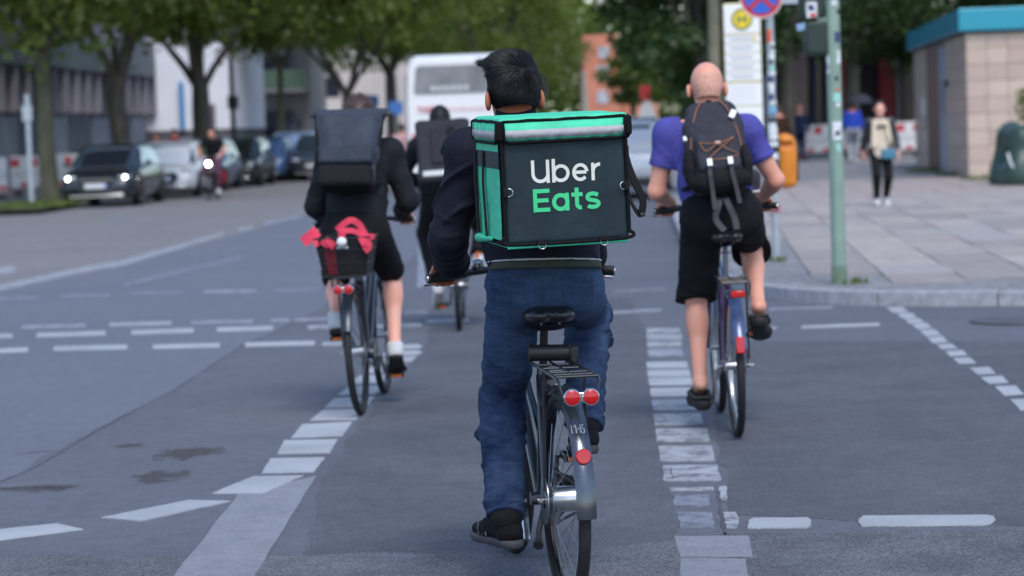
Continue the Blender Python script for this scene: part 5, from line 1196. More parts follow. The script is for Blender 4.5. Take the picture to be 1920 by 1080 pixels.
# black roll across the rack behind the seat post
rz = K1['rack_z']
ro = MB().tube([(-.075, .17, rz + .042), (-.073, .17, rz + .042), (.055, .15, rz + .040), (.058, .15, rz + .040)], [.020, .027, .027, .020], 16).build('rack_clamp', mat('black_rubber', (.010, .010, .011), .5), b1)
MB().box((.066, .145, rz + .034), (.028, .06, .058)).build('clamp_end', MATS['black_rubber'], ro, bevel=.008)
# wheel lock and plate behind the mudguard, cable, hand-painted mark on the mudguard
MB().torus((0, 0, WR), (1, 0, 0), WR + .05, .012, 24, 8, a0=math.radians(-75), a1=math.radians(-25)).build('frame_lock', m_black, b1)
mk = MB(); a = math.radians(142)
def fpt(x, da):
    q = math.radians(137 + da); R_ = WR + .0275 - abs(x) * .06; return Vector((x, math.cos(q) * R_, WR + math.sin(q) * R_))
for st in ([(-.021, 3), (-.022, 0), (-.022, -2)], [(-.013, 2.6), (-.008, 3), (-.008, 1.2), (-.013, 1.2), (-.013, 2.6)], [(-.008, 2), (-.009, -2)], [(-.003, .4), (.002, .4)], [(.006, 3), (.006, -2)], [(.018, 3), (.012, 3), (.012, .8), (.017, .6), (.016, -1.6), (.011, -2)]):
    mk.tube([fpt(x, -d) for x, d in st], .0011, 4)
mk.build('painted_mark', mat('white_pen', (.6, .6, .6), .6), b1)
mk = MB(); 
for st in ([(-.006, 10), (-.006, 15), (.006, 15), (.006, 10), (-.006, 10)], [(-.003, 12), (.003, 12)], [(-.003, 13.5), (.003, 13.5)]): mk.tube([fpt(x, d) for x, d in st], .0009, 4)
mk.build('painted_mark', MATS['white_pen'], b1)
p1 = thing('person', 'courier in dark jacket and blue jeans riding with a square delivery box', 'person', M=MAIN)
J1 = pose(K1, dict(pelvis=(.01, .285, 1.035), chest=(-.005, .385, 1.33), neck=(-.035, .445, 1.50), head=(-.045, .485, 1.645), shw=.180, eloutL=.30, eloutR=-.05, elback=-.35, eldown=-.7, twist=.05, hyaw=.06, hpitch=-.03,
    foot={'L': dict(yaw=.32, pitch=.0, splay=-.05, out=.066, fo=-.02), 'R': dict(yaw=.05, pitch=-.12, splay=.30, out=.025)}, wo=(0, 0, 0)))
m_skin1 = skin('skin_brown', rgb(168, 104, 76))
m_jeans = bpy.data.materials.new('denim'); m_jeans.use_nodes = True
def _denim(m):
    nt = m.node_tree; N = nt.nodes.new; L = nt.links.new; b = nt.nodes['Principled BSDF']; b.inputs['Roughness'].default_value = .95; b.inputs['Specular IOR Level'].default_value = .15
    tc = N('ShaderNodeTexCoord'); n = N('ShaderNodeTexNoise'); n.inputs['Scale'].default_value = 7; n.inputs['Detail'].default_value = 7; n.inputs['Roughness'].default_value = .65; L(tc.outputs['Object'], n.inputs[0])
    mp = N('ShaderNodeMapping'); mp.inputs['Scale'].default_value = (9, 9, 34); mp.inputs['Rotation'].default_value = (.25, .35, 0); L(tc.outputs['Object'], mp.inputs[0]); n2 = N('ShaderNodeTexNoise'); n2.inputs['Scale'].default_value = 1; n2.inputs['Detail'].default_value = 4; n2.inputs['Distortion'].default_value = 1.2; L(mp.outputs[0], n2.inputs[0])
    n3 = N('ShaderNodeTexNoise'); n3.inputs['Scale'].default_value = 260; n3.inputs['Detail'].default_value = 2; L(tc.outputs['Object'], n3.inputs[0])
    ad = N('ShaderNodeMath'); ad.operation = 'MULTIPLY_ADD'; ad.inputs[1].default_value = .45; L(n2.outputs[0], ad.inputs[0]); L(n.outputs[0], ad.inputs[2])
    # worn paler over the thighs and seat, as the cloth itself is faded there
    sx = N('ShaderNodeSeparateXYZ'); L(tc.outputs['Object'], sx.inputs[0]); g = N('ShaderNodeMapRange'); g.interpolation_type = 'SMOOTHERSTEP'; g.inputs[1].default_value = .55; g.inputs[2].default_value = .86; g.inputs[3].default_value = -.04; g.inputs[4].default_value = .10; L(sx.outputs[2], g.inputs[0])
    a2 = N('ShaderNodeMath'); a2.operation = 'ADD'; L(ad.outputs[0], a2.inputs[0]); L(g.outputs[0], a2.inputs[1])
    r = N('ShaderNodeValToRGB'); e = r.color_ramp.elements; e[0].position = .46; e[0].color = (.0070, .0155, .046, 1); e[1].position = 1.0; e[1].color = (.048, .080, .150, 1); L(a2.outputs[0], r.inputs[0])
    sc = N('ShaderNodeVectorMath'); sc.operation = 'SCALE'; mr = N('ShaderNodeMapRange'); mr.inputs[3].default_value = .55; mr.inputs[4].default_value = 1.45; L(n3.outputs[0], mr.inputs[0]); L(r.outputs[0], sc.inputs[0]); L(mr.outputs[0], sc.inputs[3]); L(sc.outputs[0], b.inputs['Base Color'])
    bp = N('ShaderNodeBump'); bp.inputs['Strength'].default_value = .55; bp.inputs['Distance'].default_value = .012; L(n2.outputs[0], bp.inputs['Height']); L(bp.outputs[0], b.inputs['Normal'])
_denim(m_jeans)
m_jack = fabric('navy_jacket', (.008, .009, .019), .8, .15)
m_soleg = mat('grey_rubber', (.045, .047, .055), .8, 0, .1, 30); m_shoeb = fabric('black_knit', (.006, .006, .008), .9, .2)
human(p1, J1, dict(vox=.006, skin=m_skin1, headk=1.03,
    top=dict(name='jacket', mat=m_jack, sleeve='long', hem=J1['pelvis'] + Vector((0, -.01, .035)), hem_n=(-.03, -.1, -1), w=(.180, .186, .168), depth=1.30, fold=.006, ffreq=5, collar=.128, sleeve_w=(.066, .066, .054), sfold=.024, cuff=-.005, ease=.028,
             band=1, band_m=[(-.020, .004, mat('olive_rib', (.045, .05, .035), .9), .0035, 'hem_band'), (-.027, -.020, mat('white_rib', (.45, .46, .46), .9), .0062, 'hem_stripe')]),
    bottom=dict(name='jeans', kind='long', mat=m_jeans, w=(.097, .074, .064), fold=.023, tf=11, cf=17, pelvis=(.165, .115, .13), len=1.04, seat=.92),
    shoe=dict(upper=m_shoeb, sole=m_soleg, style='trainer', stripes=mat('grey_stripe', (.12, .12, .14), .8), sole_t=.022, k=.96), sock=fabric('black_sock', (.008, .008, .009))))
m_hair1 = mat('black_hair', (.006, .006, .008), .55, 0, .3, 60, spec=.3)
def tuft(s, T): s.cap(T(-.02, .05, .098), T(-.075, .070, .104), .026, .010, .03); s.ell(T(-.018, .0, .092), (.066, .075, .036), .03)
hair_cap(p1, J1['head'], J1['headR'], m_hair1, 1.03, .008, .005, -.050, 14000, 5, .002, tuft, .024)
# jeans seat seam and pocket stitching, laid on the surface of the jeans
jm = [c for c in p1.children if c.name.startswith('jeans')][0]
from mathutils.bvhtree import BVHTree
bv = BVHTree.FromPolygons([v.co for v in jm.data.vertices], [tuple(p.vertices) for p in jm.data.polygons])
def onback(x, z, off=.0012):
    h = bv.ray_cast(Vector((x, -.4, z)), Vector((0, 1, 0))); return h[0] + h[1] * off if h[0] is not None else None
def stitch(pts, r, m, nm):
    q = [onback(x, z) for x, z in pts]; q = [p for p in q if p is not None]
    if len(q) > 1: MB().tube(q, r, 5).build(nm, m, jm)
m_st = mat('jeans_stitch', (.045, .055, .085), .9); cx_, cz_ = .01, J1['pelvis'].z
for sx in (-1, 1):
    o = [(cx_ + sx * .035, cz_ + .01), (cx_ + sx * .135, cz_ + .005)]; pl = [(cx_ + sx * (.035 + .1 * i / 10), cz_ + .015 + .005 * i / 10) for i in range(11)]
    stitch(pl, .0013, m_st, 'pocket_seam'); stitch([(cx_ + sx * .035, cz_ + .015 - .011 * i) for i in range(10)] + [(cx_ + sx * (.035 + .05 * i / 5), cz_ - .085 - .02 * i / 5) for i in range(1, 6)] + [(cx_ + sx * (.085 + .05 * i / 5), cz_ - .105 + .02 * i / 5) for i in range(1, 6)] + [(cx_ + sx * .136, cz_ - .085 + .011 * i) for i in range(1, 10)], .0013, m_st, 'pocket_seam')
stitch([(cx_, cz_ + .03 - .012 * i) for i in range(11)], .0016, m_st, 'seat_seam')
# ---- the box
BW, BD, BH = .402, .36, .392
Mb = Matrix.Translation(at(1061, 338, 7.80)) @ Matrix.Rotation(math.radians(12.5), 4, 'Z') @ Matrix.Rotation(math.radians(-1.0), 4, 'Y') @ Matrix.Rotation(math.radians(1.5), 4, 'X') @ Matrix.Translation((0, BD / 2, 0))
bx = thing('delivery_box', 'square dark delivery box backpack with mint green lid and sides', 'backpack', M=Mb)
m_panel = mat('dark_teal_nylon', (.011, .025, .033), .6, 0, .25, 7, .35, 13, spec=.3, bdist=.012)
m_mint = mat('mint_nylon', (.045, .55, .32), .65, 0, .12, 12, .5, 30, bdist=.012); m_refl = mat('reflective_tape', (.34, .34, .36), .6, 0, .15, 25, .4, 40)
m_web = fabric('black_webbing', (.008, .008, .009), .8, .1); m_pipe = mat('black_piping', (.004, .004, .005), .8, spec=.2)
sag = lambda t, X, Y, Z: .0042 * snoise(X, Y, Z, 14, 4, 6) + .0018 * snoise(X, Y, Z, 38, 8, 5) + .003 * (1 - np.abs(np.sin(9 * X + 7 * Z + 3 * snoise(X, Y, Z, 9, 2)))) ** 4
s = SDF((-.24, -.22, -.23), (.24, .22, .23), .0055); s.rbox((0, 0, -.012), (BW / 2 - .004, BD / 2 - .004, BH / 2 - .012), .018, wr=sag); bbody = link('body', s.mesh('box_body'), m_panel, bx)
y_b = -BD / 2; x_l = -BW / 2
# black corner piping
pc = [(-BW / 2, -1, 1), (BW / 2, -1, 1), (BW / 2, -1, -1), (-BW / 2, -1, -1)]
z0, z1 = -BH / 2 + .006, BH / 2 - .055
def edge(pts, r=.0055, nm='piping'): return MB().tube(pts, r, 8).build(nm, m_pipe, bx, smooth=60)
e_ = .004
for sx in (-1, 1):
    for sy in (-1, 1): edge([(sx * (BW / 2 - e_), sy * (BD / 2 - e_), z0 + .015), (sx * (BW / 2 - e_), sy * (BD / 2 - e_), z1 + .03)], .0065)
for sy in (-1, 1): edge(curve([(-BW / 2 + e_, sy * (BD / 2 - e_), z0 + .025), (-BW / 2 + .02, sy * (BD / 2 - e_), z0), (BW / 2 - .02, sy * (BD / 2 - e_), z0), (BW / 2 - e_, sy * (BD / 2 - e_), z0 + .025)], 6))
for sx in (-1, 1): edge([(sx * (BW / 2 - e_), -BD / 2 + .02, z0), (sx * (BW / 2 - e_), BD / 2 - .02, z0)])
# lid: soft mint cushion with a skirt on all sides
s = SDF((-.25, -.23, .09), (.25, .23, .26), .0055); lz = BH / 2 - .026
s.rbox((0, 0, lz + .004), (BW / 2 + .004, BD / 2 + .004, .026), .012, wr=lambda t, X, Y, Z: .005 * snoise(X, Y, Z, 26, 3, 6) + .002 * snoise(X, Y, Z, 60, 6, 6) + .006 * np.exp(-((X / .16) ** 2 + (Y / .14) ** 2)) * (Z > lz)); lid = link('lid', s.mesh('lid'), m_mint, bx)
def rip(x, a=.0018, f=60): return a * math.sin(x * f) + a * .6 * math.sin(x * f * 2.3 + 1)
def skirt(u, v, o, n, L, hgt, m, nm, z, off):
    """rippled flap on one side: o centre, u along, n outward"""
    mb = MB(); N = 26; vs = []; fs = []
    for i in range(N + 1):
        t = -1 + 2 * i / N; e = min(1, (1 - abs(t)) * 9)
        for j in (0, 1):
            p = o + u * (t * L / 2) + n * (off + rip(t * L)) + UP * (z + (hgt if j else 0) * (1 if j else 0) + (0 if j else .006 * (1 - e))); vs.append(p)
    for i in range(N): fs.append((2 * i, 2 * i + 2, 2 * i + 3, 2 * i + 1))
    mb.add(vs, fs); o_ = mb.build(nm, m, lid, smooth=60); so = o_.modifiers.new('solid', 'SOLIDIFY'); so.thickness = .003; so.offset = 0
    return o_
for u, n, L in ((Vector((1, 0, 0)), Vector((0, -1, 0)), BW - .022), (Vector((0, 1, 0)), Vector((-1, 0, 0)), BD - .03), (Vector((0, -1, 0)), Vector((1, 0, 0)), BD - .03), (Vector((-1, 0, 0)), Vector((0, 1, 0)), BW - .02)):
    o0 = n * ((BD if abs(n.y) else BW) / 2 + .004); zt = BH / 2
    skirt(u, None, o0, n, L, .056, m_mint, 'flap', zt - .068, .006); skirt(u, None, o0, n, L - .004, .026, m_refl, 'reflective_strip', zt - .060, .0085)
    pts = [o0 + u * (t * L / 2) + n * .006 + UP * (zt - .071 + (.006 if abs(t) > .93 else 0)) for t in [-1 + i / 12 for i in range(25)]]
    pts = [o0 - u * (L / 2 + .003) + n * .004 + UP * (zt - .012)] + pts + [o0 + u * (L / 2 + .003) + n * .004 + UP * (zt - .012)]
    MB().tube(pts, .0058, 8).build('piping', m_pipe, lid, smooth=60)
    pts = [o0 + u * (t * L / 2 * 1.03) + n * .0035 + UP * (zt - .006 + rip(t, .001, 9)) for t in [-1 + i / 12 for i in range(25)]]; MB().tube(pts, .0045, 8).build('piping', m_pipe, lid, smooth=60)
# black corner tabs of the lid
for sx in (-1, 1):
    for sy in (-1, 1): MB().box((sx * (BW / 2 + .004), sy * (BD / 2 + .003), BH / 2 - .035), (.022, .022, .062)).build('corner_tab', m_pipe, lid, bevel=.007)
# left and right side panels in mint with a black band and webbing
for sx in (-1, 1):
    X = sx * (BW / 2 + .001)
    mb = MB(); N = 20; vs, fs = [], []
    for i in range(N + 1):
        for j in range(15):
            y = -BD / 2 + .020 + (BD - .04) * i / N; z = -BH / 2 + .02 + (BH - .09) * j / 14; vs.append((X + sx * (.004 + rip(y + z * .3, .002, 45) * math.sin(j / 14 * 3.14)), y, z))
    for i in range(N):
        for j in range(14): q = i * 15 + j; fs.append((q, q + 15, q + 16, q + 1))
    sp = mb.add(vs, fs).build('side_panel', m_mint, bx, smooth=60)
    MB().box((X + sx * .005, 0, BH / 2 - .125), (.006, BD - .03, .052)).build('side_band', m_panel, sp, bevel=.002)
    for yy, ww in ((.03, .020), (.150, .024)): ribbon([(X + sx * .011, yy, BH / 2 - .10), (X + sx * .014, yy + .008, 0), (X + sx * .014, yy - .004, -.1), (X + sx * .011, yy, -BH / 2 + .02)], ww, (1, 0, 0)).build('webbing', m_web, sp)
    s = SDF((X - .06, -.2, -.26), (X + .06, .2, -.12), .005); s.cap((X + sx * .008, -.02, -BH / 2 + .018), (X + sx * .012, .15, -BH / 2 + .012), .008, .013, .01, wr=lambda t, X_, Y_, Z_: .003 * snoise(X_, Y_, Z_, 60, 2)); link('rain_cover', s.mesh('rc'), m_mint, sp)
edge([(-BW / 2 + .01, -BD / 2 + .01, -BH / 2 - .003), (BW / 2 - .01, -BD / 2 + .01, -BH / 2 - .003)], .005, 'bottom_trim').data.materials[0] = m_mint
MB().box((0, 0, -BH / 2 - .001), (BW - .02, BD - .02, .008)).build('bottom_panel', m_mint, bx, bevel=.003)
# D-rings
m_ring = mat('bright_steel', (.7, .7, .7), .2, 1)
def dring(c, ax, tab, dr):
    o = MB().box(Vector(c) + Vector(tab) * .006, (.03, .006, .016) if dr == 'v' else (.014, .006, .03)).build('ring_tab', m_web, bx, bevel=.002)
    MB().torus(Vector(c) - Vector(tab) * .004, ax, .0118, .0016, 24, 8).build('d_ring', m_ring, o, smooth=80)
dring((-.085, y_b - .006, -BH / 2 + .004), (0, 1, .1), (0, 0, 1), 'v'); dring((.112, y_b - .006, -BH / 2 + .004), (0, 1, .1), (0, 0, 1), 'v')
dring((-BW / 2 + .014, y_b - .007, -.028), (.3, 1, 0), (-1, 0, 0), 'h'); dring((BW / 2 - .016, y_b - .007, -.026), (-.3, 1, 0), (1, 0, 0), 'h')
# loose strap loop hanging on the right
pts = curve([(BW / 2 + .004, -.12, .10), (BW / 2 + .012, -.13, .04), (BW / 2 + .03, -.14, -.02), (BW / 2 + .052, -.145, -.075), (BW / 2 + .046, -.15, -.118)], 5)
ribbon(pts, .03, [Vector((.55, -.8, 0)) for _ in pts]).build('loose_strap', m_web, bx)
pts = curve([(BW / 2 + .046, -.15, -.118), (BW / 2 + .03, -.15, -.112), (BW / 2 + .012, -.14, -.07), (BW / 2 + .004, -.12, .0)], 5); ribbon(pts, .026, [Vector((.8, -.5, 0)) for _ in pts]).build('loose_strap', m_web, bx)
MB().box((BW / 2 + .044, -.152, -.122), (.018, .034, .012)).build('buckle', m_black, bx, bevel=.003)
# back padding and shoulder straps towards the rider
MB().box((0, BD / 2 + .025, .02), (.30, .05, .32)).build('back_padding', m_web, bx, bevel=.02)
for sx in (-1, 1):
    pts = curve([(sx * .10, BD / 2 + .03, .14), (sx * .115, BD / 2 + .10, .165), (sx * .125, BD / 2 + .20, .15), (sx * .13, BD / 2 + .25, .05), (sx * .15, BD / 2 + .16, -.10), (sx * .13, BD / 2 + .04, -.15)], 5)
    ribbon(pts, .055, [Vector((0, p.y - (BD / 2 + .12), p.z)) for p in pts], .005).build('shoulder_strap', m_web, bx)
# printed lettering
bvb = BVHTree.FromPolygons([v.co for v in bbody.data.vertices], [tuple(p.vertices) for p in bbody.data.polygons])
def fine(p, step=.06):
    out = [p[0]]
    for a, b in zip(p[:-1], p[1:]):
        k = max(1, int(math.hypot(b[0] - a[0], b[1] - a[1]) / step)); out += [(a[0] + (b[0] - a[0]) * j / k, a[1] + (b[1] - a[1]) * j / k) for j in range(1, k + 1)]
    return out
def cloth_y(x, z, dflt):
    h = bvb.ray_cast(Vector((x, -.5, z)), Vector((0, 1, 0))); return h[0].y if h[0] is not None else dflt
def strokes(paths, w, o, sc, m, nm, parent, y):
    mb = MB(); lift = .0008
    for p in paths:
        p = fine(p)
        p = [Vector((a, b, 0)) for a, b in p]; n = len(p); L_, R_ = [], []; cl = (p[0] - p[-1]).length < 1e-4
        for i in range(n):
            if cl: t0 = (p[i] - p[i - 1 if i else n - 2]).normalized(); t1 = (p[(i + 1) if i < n - 1 else 1] - p[i]).normalized()
            else: t0 = (p[i] - p[max(i - 1, 0)]); t1 = (p[min(i + 1, n - 1)] - p[i]); t0 = t0.normalized() if t0.length else t1.normalized(); t1 = t1.normalized() if t1.length else t0
            t = (t0 + t1).normalized(); nr = Vector((-t.y, t.x, 0)); k = w / 2 / max(.5, nr.dot(Vector((-t0.y, t0.x, 0)))); L_.append(p[i] + nr * k); R_.append(p[i] - nr * k)
        lift += .0005; f = lambda v, l=lift: (o[0] + v.x * sc, cloth_y(o[0] + v.x * sc, o[1] + v.y * sc, y) - l, o[1] + v.y * sc)
        mb.add([f(v) for v in L_ + R_], [(i, i + 1, n + i + 1, n + i) for i in range(n - 1)])
    return mb.build(nm, m, parent, smooth=0)
def arc(cx, cy, r, a0, a1, n=22, ry=None): return [(cx + r * math.cos(math.radians(a0 + (a1 - a0) * i / n)), cy + (ry or r) * math.sin(math.radians(a0 + (a1 - a0) * i / n))) for i in range(n + 1)]
h = .08; xh = .77
G = {'U': ([[(h, 1), (h, .41)] + arc(.41, .41, .41 - h, 180, 360)[1:] + [(.82 - h, 1)], [(.82 - h, .5), (.82 - h, 0)]], .82),
     'b': ([[(h, 1.02), (h, 0)], arc(.40, xh / 2, xh / 2 - h + .01, 0, 360)], .80),
     'e': ([[(h + .02, xh / 2), (.74 - h - .02, xh / 2)] , arc(.37, xh / 2, .37 - h, 4, 318, 30, xh / 2 - h + .01)], .76),
     'r': ([[(h, xh - .01), (h, 0)], arc(.40, xh - .40, .32, 178, 88, 14)], .42)}
x = -.108; ty = y_b - .0075
for ch in 'Uber':
    pth, wd = G[ch]; strokes(pth, .145, (x, -.005), .0715, mat('cream_print', (.66, .67, .60), .55), 'letter_print', bx, ty); x += (wd + .095) * .0715
h = .095
G2 = {'E': ([[(h, 0), (h, 1)], [(h, 1 - h), (.74, 1 - h)], [(h, .5), (.68, .5)], [(h, h), (.74, h)]], .76),
      'a': ([arc(.38, xh / 2, xh / 2 - h + .01, 0, 360), [(.76 - h, xh), (.76 - h, 0)]], .78),
      't': ([[(.24, .97), (.24, .26)] + arc(.40, .26, .16, 180, 285, 8)[1:], [(0, xh - h), (.50, xh - h)]], .50),
      's': ([[(.60, .60)] + arc(.36, .555, .23, 40, 180, 10, .12) + arc(.33, .50, .20, 200, 262, 4, .10) + [(.42, .375)] + arc(.38, .235, .235, 80, -30, 10, .14) + arc(.36, .225, .255, -40, -150, 10, .13)], .68)}
x = -.106
for ch in 'Eats':
    pth, wd = G2[ch]; strokes(pth, .175, (x, -.094), .0715, mat('green_print', (.045, .55, .22), .55), 'letter_print', bx, ty); x += (wd + .085) * .0715

# ---------------------------------------------------------------- 2: bald rider in the blue shirt
c2 = gp(1384, 818); M2 = bike_frame(None, .3, -.8, contact=c2)
b2, K2 = make_bike('slim purple road bicycle with blue mudguard ridden by the bald man', M2,
    dict(frame_m=mat('purple_frame', (.07, .035, .10), .3, coat=.5), rim_m=m_alu, crank_m=m_alu, saddle_z=.985, saddle_y=.27, crank=.10, fender_m=mat('blue_mudguard', (.05, .08, .17), .3, .3, coat=.4), fender_end=162, rack=True, light='bar', reflector='block', step=False, post_m=m_alu, bar_z=1.09, bar_y=.78, bar_w=.31, bell=False, saddle_w=.07, pedal_tilt=(.0, -.2)))
p2 = thing('person', 'bald man in blue T-shirt and black shorts riding a purple bicycle', 'person', M=M2)
J2 = pose(K2, dict(pelvis=(-.01, .29, 1.08), chest=(-.06, .45, 1.345), neck=(-.055, .515, 1.515), head=(-.035, .570, 1.705), shw=.195, eloutL=.35, eloutR=.65, eldown=-.95, hpitch=-.10, twist=-.03,
    foot={'L': dict(yaw=.05, pitch=.0, splay=.10, out=.015), 'R': dict(yaw=.10, pitch=-.30, splay=.12, out=.025)}))
m_skin2 = skin('skin_fair', rgb(214, 158, 136)); m_blue = fabric('blue_cotton', (.070, .068, .29), .85, .15); m_shorts = fabric('black_cotton', (.008, .008, .010), .9, .2)
m_rub = mat('black_foam', (.010, .010, .011), .7)
human(p2, J2, dict(vox=.0065, skin=m_skin2, arm=1.12, headk=1.06, bare_feet=True, k=1.1,
    top=dict(name='t_shirt', mat=m_blue, sleeve=.58, hem=J2['pelvis'] + Vector((0, -.01, -.02)), hem_n=(0, -.2, -1), w=(.168, .170, .165), depth=1.35, fold=.008, ease=.02),
    bottom=dict(name='shorts', kind='short', mat=m_shorts, w=(.108, .095, .09), fold=.014, len=1.02, pelvis=(.185, .13, .14)),
    shoe=dict(upper=m_rub, sole=m_rub, style='sandal', sole_t=.034, k=1.16)))
m_stub = mat('stubble', rgb(203, 151, 131), .7, 0, .2, 60); hair_cap(p2, J2['head'], J2['headR'], m_stub, 1.06, .0012, .006, -.075, 0, 2, 0, lambda s, T: s.ell(T(0, .01, .125), (.16, .16, .085), .02, sub=True), name='stubble')
# his rucksack
def along(J, t, back): 
    l = (J['chest'] - J['pelvis']).normalized(); return J['pelvis'].lerp(J['chest'], t) - Vector((0, l.z, -l.y)) * back
l2 = (J2['neck'] - J2['pelvis']).normalized(); bk = Vector((0, -l2.z, l2.y)).normalized(); rt2 = Vector((1, 0, 0)); R2 = Matrix((rt2, -bk, l2)).transposed()
rc = J2['pelvis'].lerp(J2['neck'], .54) + bk * .225; M2b = M2 @ Matrix.Translation(rc) @ R2.to_4x4()
rk = thing('rucksack', 'dark grey rucksack with orange cords on the bald man in blue', 'backpack', M=M2b)
m_ruck = fabric('charcoal_nylon', (.034, .034, .046), .75, .2); m_ruckd = fabric('black_mesh', (.010, .010, .012), .85, .2); m_cord = mat('orange_cord', (.30, .11, .035), .6)
s = SDF((-.24, -.2, -.32), (.24, .2, .32), .007); wn_ = lambda t, X, Y, Z: .010 * snoise(X, Y, Z, 22, 6, 6) + .006 * np.abs(snoise(X, Y, Z, 50, 9, 5))
s.rbox((0, .03, -.05), (.146, .085, .20), .07, .0, wr=wn_); s.rbox((0, .035, .12), (.128, .075, .11), .06, .05, wr=wn_); s.cut((0, 0, -.255), (0, 0, -1)); link('main_compartment', s.mesh('rk'), m_ruck, rk)
s = SDF((-.24, -.2, -.32), (.24, .2, .1), .007); s.rbox((0, -.078, -.085), (.105, .034, .105), .032, .0, wr=wn_); link('front_pocket', s.mesh('rkp'), m_ruck, rk)
s = SDF((-.26, -.2, -.32), (.26, .2, .1), .007); s.ell((0, -.03, -.215), (.150, .075, .065), .02, wr=wn_); link('rain_cover_pouch', s.mesh('rkb'), m_ruckd, rk)
for sx in (-1, 1):
    s = SDF((-.26, -.2, -.32), (.26, .2, .15), .007); s.ell((sx * .135, .0, -.12), (.036, .07, .10), .02, wr=wn_); link('side_pocket', s.mesh('rks'), m_ruckd, rk)
    pts = curve([(sx * .065, .10, .20), (sx * .075, .18, .245), (sx * .10, .30, .20), (sx * .12, .33, .05), (sx * .15, .22, -.12), (sx * .13, .10, -.18)], 5); ribbon(pts, .06, [Vector((0, p.y - .16, p.z + .02)) for p in pts], .007).build('shoulder_strap', m_ruckd, rk)
    MB().tube(curve([(sx * .03, -.045, .225), (sx * .075, -.06, .16), (sx * .112, -.05, .04), (sx * .128, -.03, -.08)], 5), .0032, 6).build('piping', m_cord, rk)
    ribbon([(sx * .05, -.125, -.155), (sx * .054, -.12, -.23), (sx * .058 + .01, -.075, -.285), (sx * .062 + .014, -.06, -.36 - .02 * (sx < 0))], .021, (0, 1, .2)).build('strap', fabric('grey_webbing', (.05, .05, .056), .8), rk)
    MB().box((sx * .05, -.135, -.165), (.026, .012, .040)).build('buckle', m_white, rk, bevel=.003)
    ribbon(curve([(sx * .02, .05, -.25), (sx * .02 + .0, -.02, -.33), (sx * .045, -.0, -.40), (.02 + sx * .03, .0, -.47)], 4), .03, (0, 1, 0)).build('waist_belt', MATS['grey_webbing'], rk)
for pts in ([(-.085, -.118, -.045), (0, -.136, -.065), (.085, -.118, -.03)], [(-.085, -.118, -.045), (-.06, -.13, -.10), (0, -.137, -.065)], [(0, -.137, -.065), (.05, -.13, -.10), (.095, -.115, -.12)], [(-.05, -.128, -.14), (0, -.137, -.10), (.085, -.118, -.03)], [(-.05, -.127, -.145), (.03, -.131, -.148), (.095, -.115, -.13)]):
    MB().tube(curve(pts, 5), .0026, 6).build('cord', m_cord, rk)
MB().box((.0, -.142, -.066), (.03, .012, .02)).build('cord_lock', mat('tan_plastic', (.35, .2, .14), .5), rk, bevel=.004)
MB().box((.098, -.075, .115), (.030, .014, .046), Matrix.Rotation(.5, 3, 'Y')).build('buckle', m_white, rk, bevel=.003); MB().box((-.142, -.02, .03), (.024, .02, .026)).build('buckle', m_white, rk, bevel=.004)
MB().tube(curve([(-.03, .05, .235), (0, .045, .262), (.03, .05, .235)], 5), .006, 8).build('grab_handle', m_ruckd, rk)
# bag hanging at his handlebar
hb_c = K2['gripR'] + Vector((-.10, .13, .05)); hbag = thing('handlebar_bag', 'dark grey bag hanging at the handlebar of the purple bicycle', 'bag', M=M2 @ Matrix.Translation(hb_c))
s = SDF((-.14, -.14, -.2), (.14, .14, .2), .008); s.rbox((0, 0, .0), (.10, .075, .13), .04, wr=wn_); link('body', s.mesh('hbag'), m_ruck, hbag); MB().tube([(.05, -.085, .02), (.085, -.083, .022), (.10, -.06, .03)], .005, 6).build('clip', m_white, hbag)
MB().tube(curve([(-.06, 0, .12), (-.05, -.02, .18), (.05, -.02, .18), (.06, 0, .12)], 5), .008, 8).build('handle', m_ruckd, hbag)
# wrist band
# ---------------------------------------------------------------- 3: rider with the dark roll-top bag and a basket
c3 = gp(678, 777); M3 = bike_frame(None, 4.2, -2.2, contact=c3)
b3, K3 = make_bike('black city bicycle with a rear basket ridden by the roll-top bag rider', M3,
    dict(frame_m=mat('navy_frame', (.012, .018, .035), .35, coat=.4), rim_m=mat('dark_rim', (.03, .03, .033), .35, .8), saddle_z=.93, saddle_y=.27, crank=-2.35, fender_m=mat('dark_mudguard', (.03, .04, .055), .3, .4), fender_end=158, rack=True, light='twin', step=True, bar_z=1.03, bar_y=.72, bar_w=.285, pedal_tilt=(.1, .35), hub_r=.03, saddle_w=.08))
p3 = thing('person', 'rider in black jacket and shorts with bare legs and white trainers', 'person', M=M3)
J3 = pose(K3, dict(pelvis=(.0, .285, 1.01), chest=(.035, .40, 1.29), neck=(.045, .46, 1.455), head=(.045, .53, 1.605), shw=.172, elout=.28, eldown=-.70, hpitch=-.25,
    foot={'L': dict(yaw=.1, pitch=-.15, splay=.15), 'R': dict(yaw=-.12, pitch=-.40, splay=.10, fo=-.01)}))
m_jk3 = fabric('black_softshell', (.010, .011, .015), .75, .2); m_wshoe = fabric('white_leather', (.55, .56, .58), .6, .08, 0)
human(p3, J3, dict(vox=.008, skin=skin('skin_pale', rgb(226, 172, 152)),
    top=dict(name='jacket', mat=m_jk3, sleeve='long', hem=J3['pelvis'] + Vector((0, -.02, -.08)), hem_n=(0, -.1, -1), w=(.165, .160, .158), depth=1.35, fold=.014, collar=.05, sleeve_w=(.066, .062, .050), sfold=.012, ease=.022),
    bottom=dict(name='shorts', kind='short', mat=m_shorts, w=(.098, .080, .078), fold=.012, len=.92, pelvis=(.165, .12, .13)),
    shoe=dict(upper=m_wshoe, sole=mat('dark_sole', (.02, .02, .022), .8), style='trainer', sole_t=.012, k=1.06)))
m_hair3 = mat('brown_hair', (.045, .020, .014), .5, 0, .3, 60)
